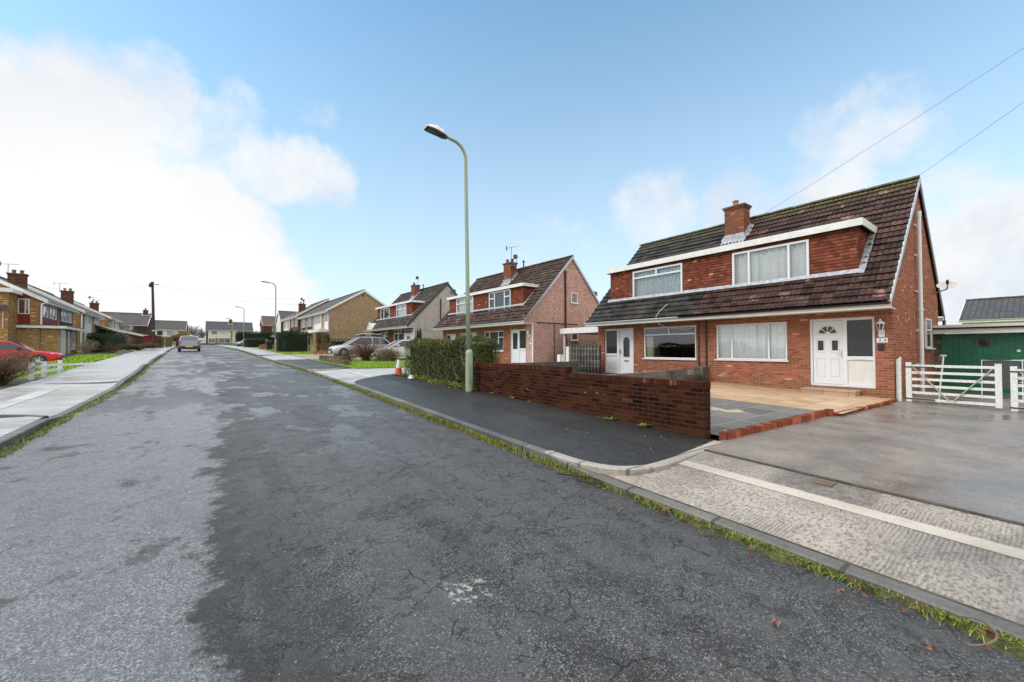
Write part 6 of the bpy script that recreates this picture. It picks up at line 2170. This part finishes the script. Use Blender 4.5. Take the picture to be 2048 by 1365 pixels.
        mr.tube([(cowl + .46, s * hw * .93, belt + .02), (cowl + .44, s * (hw + .06), belt + .05)], .02, 5)
        mr.build("wing_mirror", M['trim' if paint in ('paint_red', 'paint_lilac') else paint], t)
    pl = MB()
    pl.box(-.045, -.032, -.26, .26, .33, .44)
    pl.build("number_plate", M['white'], t)
    pl = MB()
    pl.box(L + .046, L + .058, -.27, .27, .40, .52)
    pl.build("number_plate", M['yellow'], t)
    wp = MB()
    wp.tube([(tail - .03, -.05, belt + .14), (tail - .22, .32, belt + .30)], .014, 5)
    wp.build("rear_wiper", M['black'], t)
    if roofbox:
        rb = MB()
        for s in (-1, 1):
            rb.tube([(roof0 + .1, s * hw * .66, H + .06), (roof1 - .1, s * hw * .66, H + .05)], .02, 6)
            for x in (roof0 + .3, roof1 - .5):
                rb.tube([(x, s * hw * .66, H - .04), (x, s * hw * .66, H + .1)], .03, 6)
        for x in (roof0 + .35, roof1 - .55):
            rb.tube([(x, -hw * .8, H + .10), (x, hw * .8, H + .10)], .024, 6)
            rb.obox((x, -.35, H + .15), X_, Y_, Z_, .10, .06, .06)
            rb.obox((x, .35, H + .15), X_, Y_, Z_, .10, .06, .06)
        rb.build("roof_rack", M['black'], t)
        cb = MB()
        for s in (-.38, -.12, .15, .4):
            cb.tube([(roof0 + .0, s, H + .16), (roof0 + .5, s, H + .24), (roof1 - .1, s, H + .22)], .028, 6)
        cb.build("cycle_carrier", M['steel'], t)
    return t
car("small blue-grey hatchback driving away up the street", (-2.33, 53.0, gz(51.3)), -H90 + BEND, 'paint_lilac', L=3.6, W=1.66, H=1.52, cowl=.9, roof0=1.55, roof1=3.15, tail=3.5, belt=.95)
car("bright red hatchback parked in front of the brown brick wing", (-7.6, 36.0, gz(36) - .37), math.pi, 'paint_red', L=4.2, H=1.44, cowl=1.10, roof0=1.95, roof1=3.4, tail=4.0)
car("silver estate car with cycle carriers on its roof, parked in the drive", (6.95, 33.0, gz(33) + .10), 0.02, 'paint_silver', L=4.6, W=1.8, H=1.60, cowl=1.10, roof0=2.05, roof1=3.95, tail=4.45, roofbox=True, hood_h=.88, belt=.98)
car("white car half hidden behind bare shrubs and the shaggy hedge", (8.75, 28.2, gz(28) + .10), 0.0, 'paint_white', L=3.9, H=1.42)
car("pale green car nose out beside the low brown hedge", (3.0, 94.5, gz(94) + .1), 0.4, 'paint_teal', L=3.9, H=1.5)
car("white car tucked behind the low brown hedge", (4.3, 92.0, gz(92) + .1), 0.25, 'paint_white', L=4.0, H=1.45)
car("white car partly hidden beyond the blue-grey hatchback", (-3.6, 97.5, gz(97) + .05), H90 + .1, 'paint_white', L=3.8, H=1.4)
car("dark car under the carport behind the lattice screen", (19.2, 15.8, gz(15) + .1), 0.0, 'paint_black', L=4.0, H=1.42)
# ------------------------------------------------------------ plants
def leaf_cloud(m, pts, s, r):
    for p in pts:
        leaf_card(m, p, s, r)

def twigs(m, base, n, h, spread, r, rad=.005, curve=.25, up=1.0):
    for _ in range(n):
        a = r.uniform(0, 6.28)
        b = Vector(base) + Vector((r.uniform(-.5, .5) * spread * .4, r.uniform(-.5, .5) * spread * .4, 0))
        hh = h * r.uniform(.55, 1.05)
        d = Vector((math.cos(a), math.sin(a), 0)) * spread * r.uniform(.2, 1.0)
        k = Vector((r.gauss(0, curve), r.gauss(0, curve), 0)) * hh * .5
        pts = [b, b + d * .35 + k * .5 + Z_ * hh * .45, b + d * .75 + k + Z_ * hh * .8, b + d + k * .8 + Z_ * hh]
        m.tube(pts, [rad * 1.3, rad, rad * .7, rad * .4], 3, caps=False)

def hedge_thing(name, label, cat, base, rz, L, D, H, n, s, mat, seed, wob=.10, twig=None, ntw=0, bottom=.05, group=None, taper=.06, fringe=0.0):
    """clipped hedge: box volume of leaf cards over a dark inner mass; local x across (0..D), y along (0..L)"""
    t = thing(name, label, cat, base, rz, group)
    r = random.Random(seed)
    c = MB()
    i = .13
    nx_, ny_ = 3, max(3, int(L / .5))
    def surf(u, v):
        return 0.05 * math.sin(u * 3.1 + seed) + 0.04 * math.sin(v * 5.3 + u * 1.7)
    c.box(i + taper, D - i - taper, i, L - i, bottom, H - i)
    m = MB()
    for _ in range(n):
        f = r.random()
        y = r.uniform(0, L)
        if f < .34:
            x, z = r.uniform(0, D), H + surf(y, 0) * 1.2
        elif f < .80:
            x, z = (0 if r.random() < .75 else D), bottom + (H - bottom) * r.random() ** .9
            x += (1 if x == 0 else -1) * taper * z / H + surf(y, z)
        else:
            x, z = r.uniform(0, D), bottom + (H - bottom) * r.random() ** .9
            y = (0 if r.random() < .7 else L) + surf(x, z)
        q = Vector((x, y, z)) + Vector((r.gauss(0, 1), r.gauss(0, 1), r.gauss(0, 1))) * wob * .45
        # soften the top edges
        if z > H * .9:
            ex = min(q.x, D - q.x, q.y, L - q.y)
            if ex < .14:
                q.z -= (.14 - ex) * .8
        leaf_card(m, q, s, r)
    m.build("foliage", M[mat], t)
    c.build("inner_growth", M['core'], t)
    if ntw:
        k = MB()
        for _ in range(ntw):
            y = r.uniform(.05, L - .05)
            z = r.uniform(0, H * .75)
            x = r.uniform(-.03, .06) if r.random() < .7 else r.uniform(0, D)
            hh = r.uniform(.25, .8)
            d = Vector((r.gauss(-.03, .05), r.gauss(0, .22), hh))
            if r.random() < .3:
                z, d = H - .2, Vector((r.gauss(0, .08), r.gauss(0, .12), r.uniform(.2, .34)))
            p = Vector((x, y, z))
            b = Vector((r.gauss(-.03, .05), r.gauss(0, .09), 0))
            k.tube([p, p + d * .4 + b, p + d * .75 + b * .6, p + d], [.0075, .006, .005, .002], 4, caps=False)
        k.build("stems", M[twig], t)
    return t

hedge_thing("hedge", "shaggy overgrown privet hedge behind the near lamp post", "hedge", (6.22, 10.35, gz(12.5) + .02), .0, 5.55, .95, 1.52, 28000, .055, 'hedge', 5, wob=.085, twig='straw', ntw=75, bottom=.02)
hedge_thing("hedge", "tall dark green clipped hedge beside the second lamp post", "hedge", (5.25, 45.4, gz(46) + .08), BEND, 2.2, 2.4, 1.95, 5200, .10, 'clipped', 6, wob=.08)
hedge_thing("hedge", "narrow dark green clipped hedge end just behind the tall one", "hedge", (5.0, 48.0, gz(48) + .08), BEND, 2.4, .8, 1.9, 1500, .12, 'clipped', 16, wob=.08)
hedge_thing("hedge", "dark low clipped hedge below the brown pebbledash gable", "hedge", (8.6, 45.8, gz(46) + .08), 0, 1.0, 7.0, 1.25, 2600, .11, 'oldhedge', 7, wob=.1)
hedge_thing("hedge", "long dull dark hedge in front of the cream-panelled brick pair", "hedge", (-9.0, 48.8, gz(51) - .25), BEND, 13.0, 1.3, 1.75, 8000, .12, 'clipped', 8, wob=.10)
hedge_thing("hedge", "low brown-green clipped hedge at the third lamp post", "hedge", (3.75, 78.0, gz(78) + .05), BEND, 3.2, 1.9, 1.35, 2000, .14, 'oldhedge', 9, wob=.1)
hedge_thing("hedge", "high dark evergreen screen before the cream houses", "hedge", (3.3, 101.0, gz(101)), 0, 1.8, 6.2, 2.85, 3200, .22, 'clipped', 10, wob=.4)
hedge_thing("hedge", "tan-leaved arching hedge by the garden gate on the left", "hedge", (-5.6, 80.0, gz(80) + .9), BEND, 5.0, 1.3, .85, 1300, .16, 'orange', 12, wob=.3)
hedge_thing("hedge", "dark green trimmed hedge just left of the blue-grey hatchback", "hedge", (-5.5, 86.5, gz(86)), BEND, 8.0, 1.6, 2.0, 2200, .2, 'hedge', 13, wob=.2)

def bush(name, label, cat, base, rad, n, s, mat, seed, twig=None, ntw=0, core=True, group=None, holes=0.0, twh=1.0, partname="foliage"):
    t = thing(name, label, cat, base, 0, group)
    r = random.Random(seed)
    rx, ry, rz_ = rad
    m = MB()
    lumps = [(Vector((r.uniform(-.5, .5) * rx, r.uniform(-.5, .5) * ry, rz_ * r.uniform(.45, .75))), r.uniform(.45, .7)) for _ in range(7)]
    for _ in range(n):
        c, k = r.choice(lumps)
        d = Vector((r.gauss(0, 1), r.gauss(0, 1), r.gauss(0, 1))).normalized() * (r.random() ** .35)
        q = c + Vector((d.x * rx * k, d.y * ry * k, d.z * rz_ * k * .9))
        if q.z < .02:
            q.z = r.uniform(.02, .2)
        leaf_card(m, q, s, r)
    m.build(partname, M[mat], t)
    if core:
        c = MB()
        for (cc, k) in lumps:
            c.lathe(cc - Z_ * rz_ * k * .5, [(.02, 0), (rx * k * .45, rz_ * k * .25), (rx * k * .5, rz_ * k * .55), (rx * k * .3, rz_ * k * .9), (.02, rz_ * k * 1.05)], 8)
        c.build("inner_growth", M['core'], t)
    if ntw:
        k = MB()
        twigs(k, (0, 0, 0), ntw, rz_ * twh, (rx + ry) * .5, r, rad=.006 if rz_ < 1.2 else .012)
        k.build("stems", M[twig], t)
    return t

# right side garden shrubs
bush("shrub", "big russet-brown shrub in front of the silver estate car", "shrub", (8.0, 27.2, gz(27) + .1), (1.15, 1.0, 1.25), 1500, .075, 'brownleaf', 21, 'twig', 160, core=False)
bush("shrub", "smaller russet shrub behind the stone wall's rounded end", "shrub", (6.7, 26.6, gz(26) + .1), (.75, .9, .75), 800, .07, 'brownleaf', 22, 'twig', 90, core=False)
bush("shrub", "low reddish shrub at the foot of the pale bare bush", "shrub", (9.15, 25.6, gz(25) + .1), (.75, .8, .70), 900, .07, 'brownleaf', 23, 'twig', 60, core=False)
bush("bare_bush", "pale bare-twigged bush beside the half hidden white car", "shrub", (9.0, 26.6, gz(26.6) + .1), (.95, .9, 1.1), 120, .05, 'paletwig', 24, 'paletwig', 420, core=False)
bush("shrub", "yellow-green low shrub inside the russet shrubs", "shrub", (8.3, 25.6, gz(25.6) + .1), (.55, .4, .45), 420, .06, 'olive', 25, core=False)
bush("shrub", "tan and yellow rounded shrub beside the tall clipped hedge", "shrub", (8.75, 45.0, gz(45) + .1), (.85, .9, 1.9), 1400, .10, 'orange', 26, 'straw', 60)
bush("shrub", "olive shrub between the tan shrub and the terracotta pots", "shrub", (8.6, 41.5, gz(41) + .1), (.6, .6, .95), 600, .09, 'olive', 27, 'twig', 30, core=False)
bush("shrub", "dark round evergreen behind the low brown hedge", "shrub", (6.2, 80.0, gz(80) + .1), (1.5, 1.2, 1.6), 1500, .15, 'clipped', 28)
bush("shrub", "tan shrub top showing over the tall clipped hedge", "shrub", (6.9, 53.0, gz(53) + .1), (1.1, 1.1, 2.5), 900, .13, 'orange', 29, 'straw', 60)
bush("shrub", "small dark conifer peeping over the shaggy hedge", "shrub", (12.9, 30.2, gz(30) + .1), (.38, .38, 2.1), 900, .08, 'clipped', 30)
# left side
bush("bare_bush", "mass of brown bare twigs at the left edge by the low white fence", "shrub", (-6.3, 19.0, gz(19) - .02), (1.7, 1.7, 1.1), 600, .05, 'brownleaf', 31, 'twig', 1100, core=False)
bush("bare_bush", "brown twiggy shrub next to the first fence post", "shrub", (-5.2, 17.9, gz(18) + .0), (.8, 1.1, .85), 350, .05, 'brownleaf', 32, 'twig', 600, core=False)
bush("shrub", "upright dark green plant behind the middle fence post", "shrub", (-6.2, 23.8, gz(24) + .0), (.65, .6, .75), 520, .085, 'hedge', 33, 'twig', 25, core=False)
bush("shrub", "tan dried flower shrub in front of the long dull hedge", "shrub", (-7.95, 43.6, gz(43) + .05), (.75, .7, .95), 700, .075, 'straw', 34, 'straw', 140, core=False)
bush("shrub", "purplish low shrub at the start of the heather bed", "shrub", (-6.9, 45.5, gz(45) + .05), (.9, .8, .75), 700, .08, 'brownleaf', 35, 'twig', 60, core=False)
bush("shrub", "spreading brown heather in the bed by the pavement", "shrub", (-6.1, 48.8, gz(49) + .05), (1.1, 1.8, .62), 1000, .09, 'brownleaf', 36, core=True)
bush("shrub", "olive green heather running to the telegraph pole", "shrub", (-5.5, 53.2, gz(53) + .05), (1.0, 2.4, .70), 1100, .09, 'olive', 37, core=True)
bush("shrub", "dark green dome-shaped conifer left of the telegraph pole", "shrub", (-8.9, 73.0, gz(73)), (1.4, 1.4, 2.5), 1500, .15, 'clipped', 38)
bush("shrub", "second green conifer right behind the telegraph pole", "shrub", (-7.5, 75.5, gz(75)), (1.5, 1.3, 2.0), 1300, .15, 'clipped', 39)
bush("shrub", "straggly straw-coloured shrub at the end of the dull hedge", "shrub", (-8.7, 63.5, gz(63)), (.8, .9, 1.5), 500, .1, 'straw', 40, 'straw', 120, core=False)
bush("shrub", "olive climber over the garden gate pier", "shrub", (-6.2, 69.0, gz(69)), (.7, .9, 1.6), 600, .13, 'olive', 41)
bush("palm_shrub", "spiky green plant in front of the white porch on the left", "shrub", (-9.6, 64.2, gz(64) + .6), (.7, .7, 1.3), 350, .18, 'hedge', 42, core=False)

# bare winter trees far behind the end houses
def bare_tree(label, x, y, z, h, w_, seed):
    t = thing("bare_tree", label, "tree", (x, y, z), 0, None)
    r = random.Random(seed)
    m = MB()
    m.tube([(0, 0, -.3), (.05, 0, h * .3), (0, .1, h * .55)], [.22, .17, .12], 7)
    m.build("trunk", M['greytwig'], t)
    c = MB()
    for _ in range(34):
        a, e = r.uniform(0, 6.28), r.uniform(.1, 1.4)
        b = Vector((0, 0, h * r.uniform(.2, .55)))
        tip = Vector((math.cos(a) * math.cos(e) * w_ * .5, math.sin(a) * math.cos(e) * w_ * .5, h * .42 + math.sin(e) * h * .55)) * r.uniform(.8, 1.05)
        mid = b.lerp(tip, .5) + Vector((r.gauss(0, .2), r.gauss(0, .2), .25))
        c.tube([b, mid, tip], [.07, .045, .012], 4, caps=False)
        for _k in range(26):
            s = b.lerp(tip, r.uniform(.35, 1.0)) if r.random() < .5 else mid.lerp(tip, r.uniform(0, 1))
            d = Vector((r.gauss(0, 1), r.gauss(0, 1), r.gauss(.3, .8))).normalized() * r.uniform(.35, .95)
            c.tube([s, s + d * .5 + Vector((0, 0, .06)), s + d], [.024, .017, .006], 3, caps=False)
    c.build("crown", M['greytwig'], t)
bare_tree("bare grey winter tree behind the mossy-roofed house", -6.0, 156, gz(156) - .5, 6.6, 6.5, 51)
bare_tree("lower bare winter tree beside the cream houses", -3.6, 150, gz(150) - .5, 5.4, 5.5, 52)
bare_tree("broad bare winter tree in the gap between roofs", -8.6, 164, gz(164) - .5, 6.0, 7.0, 53)
# garden gates, bins and far garden walls
t = thing("wheelie_bin", "black wheelie bin by the fence panel near the second lamp post", "bin", (4.6, 51.5, gz(51) + .1))
p = MB()
p.add([(-.24, -.24, .08), (.24, -.24, .08), (.24, .24, .08), (-.24, .24, .08), (-.29, -.29, .98), (.29, -.29, .98), (.29, .29, .98), (-.29, .29, .98)], [(0, 3, 2, 1), (4, 5, 6, 7), (0, 1, 5, 4), (1, 2, 6, 5), (2, 3, 7, 6), (3, 0, 4, 7)])
p.build("body", M['black'], t)
p = MB()
p.add([(-.31, -.32, 1.0), (.31, -.32, 1.0), (.31, .32, 1.0), (-.31, .32, 1.0), (-.28, -.28, 1.08), (.28, -.28, 1.08), (.28, .28, 1.06), (-.28, .28, 1.06)], [(0, 3, 2, 1), (4, 5, 6, 7), (0, 1, 5, 4), (1, 2, 6, 5), (2, 3, 7, 6), (3, 0, 4, 7)])
p.build("lid", M['trim'], t)
for s in (-.22, .22):
    p = MB()
    p.lathe((s, .26, .10), [(.1, 0), (.1, .05)], 12, axis=(1, 0, 0))
    p.build("wheel", M['rubber'], t)
m = MB()
for k in range(8):
    m.box(4.95 + k * .17, 5.09 + k * .17, 48.9, 48.93, gz(49) + .1, gz(49) + 1.25)
m.box(4.95, 6.3, 48.935, 48.97, gz(49) + .35, gz(49) + .43)
m.box(4.95, 6.3, 48.935, 48.97, gz(49) + .95, gz(49) + 1.03)
tag(m.build("fence_panel", M['wood']), "weathered slatted fence panel behind the second lamp post", "fence")
m = MB()
m.box(4.3, 6.2, 60.0, 60.25, gz(60), gz(60) + .62)
tag(m.build("brick_wall", M['brick_a']), "low red brick wall short of the dark round evergreen", "wall")
m = MB()
m.box(-5.9, -5.7, 88.0, 97.0, gz(88), gz(92) + .55)
tag(m.build("brick_wall", M['brick_d']), "low dark wall behind the blue-grey hatchback", "wall")
m = MB()
m.box(-10, 9, 129.6, 129.9, gz(130) - .2, gz(130) + .42)
tag(m.build("brick_wall", M['block']), "low dark garden wall across the front of the cream houses", "wall")
for k, (y, lab) in enumerate([(66.0, "pale stone gate pier nearest the telegraph pole"), (72.0, "pale stone gate pier under the tan hedge"), (77.0, "farthest pale stone gate pier by the white post")]):
    m = MB()
    m.box(-5.75, -5.4, y, y + .4, gz(y), gz(y) + 1.3)
    m.box(-5.80, -5.35, y - .05, y + .45, gz(y) + 1.303, gz(y) + 1.36)
    tag(m.build("gate_pier", M['stone']), lab, "gate pier", "stone gate piers along the left pavement")
t = thing("garden_gate", "dark wooden garden gate between the pale piers", "gate", (-5.6, 62.8, gz(64)))
p = MB()
for k in range(12):
    p.box(-.02, .02, k * .24, k * .24 + .21, .05, 1.25)
p.build("boards", M['dkpanel'], t)
p = MB()
p.box(.022, .05, 0, 2.9, .3, .38)
p.box(.022, .05, 0, 2.9, .95, 1.03)
p.build("rails", M['dkpanel'], t)
m = MB()
m.box(-5.75, -5.62, 87.0, 87.13, gz(87), gz(87) + 1.05)
tag(m.build("marker_post", M['white']), "short white post beside the blue-grey hatchback", "post")
m = MB()
m.box(-7.4, -6.1, 67.0, 67.6, gz(67), gz(67) + 1.5)
m.box(-7.5, -6.0, 66.9, 67.7, gz(67) + 1.503, gz(67) + 1.57)
tag(m.build("garden_shed", M['maroon']), "red painted low shed roofline behind the telegraph pole", "shed")

# ------------------------------------------------------------ grass: gutter growth, lawns, weeds
def blades(name, label, spots, mat, hmin, hmax, w_, seed, lean=.5):
    r = random.Random(seed)
    m = MB()
    for (x, y, z) in spots:
        h = r.uniform(hmin, hmax)
        a = r.uniform(0, 6.28)
        d = Vector((math.cos(a), math.sin(a), 0))
        s = Vector((-d.y, d.x, 0)) * w_ * r.uniform(.6, 1.2)
        b = Vector((x, y, z))
        t1 = b + Z_ * h * .6 + d * h * lean * .4
        t2 = b + Z_ * h * r.uniform(.75, 1.0) + d * h * lean * r.uniform(.6, 1.4)
        m.add([b - s, b + s, t1 + s * .7, t1 - s * .7, t2], [(0, 1, 2, 3), (3, 2, 4)])
    o = m.build(name, M[mat])
    o['kind'] = 'stuff'
    o['label'] = label
    return o
r = random.Random(77)
def gutter_spots(n, xo, width, y0, y1, pw=1.0, clump=.5, k=1):
    out = []
    cl = [(y0 + (y1 - y0) * (i + r.random()) / 60 ** 1, r.random()) for i in range(60)]
    while len(out) < n:
        y = y0 + (y1 - y0) * r.random() ** pw
        dens = .55 + .45 * math.sin(y * 5.3 + 1.3 * math.sin(y * 2.1)) * math.sin(y * 1.7)
        if r.random() > clump + (1 - clump) * dens:
            continue
        u = abs(r.gauss(0, .5))
        if u > 1.3:
            continue
        out.append((xo - k * u * width + cx(y), y, gz(y) - .018))
    return out
blades("kerb_grass", "bright grass and moss growing in the gutter along the right kerb", gutter_spots(9000, 3.55, .12, -.6, 18, 1.35, .08), 'grass', .02, .055, .0035, 1, .9)
blades("kerb_grass_tall", "taller tufts of grass in the gutter by the tarmac pavement", [q for q in gutter_spots(2600, 3.54, .10, 3.2, 16, 1.0, .1)], 'grass', .05, .12, .0042, 2, .6)
blades("kerb_grass_far", "thin grass in the gutter farther up the right kerb", gutter_spots(2200, 3.55, .14, 18, 75, 1.3, .3), 'grass', .04, .10, .010, 3, .6)
blades("gutter_grass", "grass and moss in the gutter of the left kerb", gutter_spots(3800, -2.35, .16, 5, 45, 1.5, .35, -1), 'grass', .025, .07, .006, 4, .8)
# moss bed under that grass
def gutter_bed(name, xo, sgn, y0, y1, w0):
    m = MB()
    ys = frange(y0, y1, .12 if y1 < 30 else .3)
    vs = []
    for y in ys:
        wv = w0 * (.55 + .35 * math.sin(y * 4.1 + math.sin(y * 1.3) * 2) + .25 * math.sin(y * 11.0))
        wv = max(.015, wv)
        z = gz(y) - .02
        vs += [(xo + cx(y), y, z + .022), (xo - sgn * wv * .5 + cx(y), y, z + .024), (xo - sgn * wv + cx(y), y, z + .003)]
    m.add(vs, [(3 * i + j, 3 * i + j + 1, 3 * i + j + 4, 3 * i + j + 3) for i in range(len(ys) - 1) for j in range(2)])
    o = m.build(name, M['moss'])
    o['kind'] = 'stuff'
    o['label'] = "dark moss and silt lining the gutter"
gutter_bed("gutter_moss_right", 3.548, 1, -2, 28, .17)
gutter_bed("gutter_moss_left", -2.348, -1, 4, 40, .22)
def lawn(name, label, n, fx, y0, y1, zf, mat='lawn', h=(.05, .11), w_=.012):
    sp = []
    for _ in range(n):
        y = r.uniform(y0, y1)
        a, b = fx(y)
        x = r.uniform(a, b)
        sp.append((x + cx(y), y, zf(x, y)))
    blades(name, label, sp, mat, h[0], h[1], w_, 9, .6)
lawn("lawn_grass", "bright green lawn between the driveway and the russet shrubs", 9000, lambda y: (5.75, 13.8), 20.5, 25.0, lambda x, y: gz(y) + .10)
lawn("front_lawn", "green lawn before the brown brick pair", 7000, lambda y: (-8.4 if y < 33 else -7.0, -4.7), 30.4, 41.3, lambda x, y: gl(x, y, -.05), h=(.05, .12), w_=.02)
lawn("verge_lawn", "small grass patch beyond the low white fence", 3500, lambda y: (-8.2, -4.75), 20.8, 27.4, lambda x, y: gl(x, y, -.06), h=(.05, .13), w_=.014)
lawn("far_lawn", "narrow lawn by the terracotta pots and clipped hedge", 1800, lambda y: (5.6, 8.8), 38.6, 45.0, lambda x, y: gz(y) + .05, h=(.05, .1), w_=.02)
lawn("left_edge_lawn", "grass at the left edge behind the brown twigs", 2500, lambda y: (-11.5, -8.0), 22.0, 33.0, lambda x, y: gl(x, y, -.06), h=(.05, .14), w_=.02)
# weeds under the shaggy hedge and along the foot of the wall
def weeds(name, label, n, seed, fx, mat='bright', s=.045, hh=.16):
    q = random.Random(seed)
    m = MB()
    for _ in range(n):
        x, y = fx(q)
        leaf_card(m, Vector((x, y, gz(y) + .10 + abs(q.gauss(0, hh * .5)))), s, q)
    o = m.build(name, M[mat])
    o['kind'] = 'stuff'
    o['label'] = label
weeds("hedge_weeds", "yellow-green weeds and ivy at the foot of the shaggy hedge", 1500, 3, lambda q: (6.20 - abs(q.gauss(0, .13)), q.uniform(10.2, 15.8)), s=.06)
weeds("dead_leaf_litter", "brown leaf litter under the shaggy hedge", 900, 4, lambda q: (6.18 - abs(q.gauss(0, .16)), q.uniform(10.2, 15.8)), 'brownleaf', .06, .05)
def weed_clump(label, x, y, n, sz, seed):
    q = random.Random(seed)
    m = MB()
    for _ in range(n):
        a, L_ = q.uniform(0, 6.28), sz * q.uniform(.5, 1)
        d = Vector((math.cos(a), math.sin(a), 0))
        b = Vector((x + q.gauss(0, sz * .2), y + q.gauss(0, sz * .3), gz(y) + .104))
        s = Vector((-d.y, d.x, 0)) * L_ * .16
        m.add([b, b + d * L_ * .5 + s + Z_ * L_ * .45, b + d * L_ + Z_ * L_ * .35, b + d * L_ * .5 - s + Z_ * L_ * .45], [(0, 1, 2, 3)])
    tag(m.build("weed", M['bright']), label, "weed", "weeds at the foot of the brick wall")
weed_clump("big leafy weed at the wall foot nearest the drive", 6.11, 4.35, 26, .14, 1)
weed_clump("spreading weed at the wall foot left of the biggest one", 6.09, 5.1, 20, .13, 2)
weed_clump("tiny weed between the two larger wall-foot weeds", 6.12, 5.4, 8, .06, 3)
weed_clump("weed under the step in the wall's coping", 6.11, 7.6, 14, .09, 4)
weed_clump("trailing weed in the middle of the wall's high half", 6.11, 8.3, 22, .12, 5)
weed_clump("weed close to the wall's hedge end", 6.11, 9.3, 16, .11, 6)
weed_clump("green tuft at the very end of the wall by the lamp post", 6.02, 10.1, 30, .16, 7)
# litter in the gutter: fallen leaf scraps
q = random.Random(5)
m = MB()
for _ in range(420):
    y = .2 + 17 * q.random() ** 1.2
    leaf_card(m, Vector((3.50 - abs(q.gauss(0, .09)), y, gz(y) + .012 + q.random() * .02)), .045, q)
o = m.build("gutter_leaf_litter", M['brownleaf'])
o['kind'] = 'stuff'
o['label'] = "brown leaf scraps lying in the gutter grass"
m = MB()
for _ in range(160):
    x, y = q.uniform(3.8, 6.1), q.uniform(3.3, 13)
    leaf_card(m, Vector((x, y, gz(y) + .109)), .022, q)
for _ in range(90):
    x, y = q.uniform(-2.2, 3.4), 1 + 12 * q.random()
    leaf_card(m, Vector((x, y, gz(y) + .035)), .02, q)
o = m.build("scattered_litter", M['paletwig'])
o['kind'] = 'stuff'
o['label'] = "tiny pale scraps and petals scattered on the pavement and road"
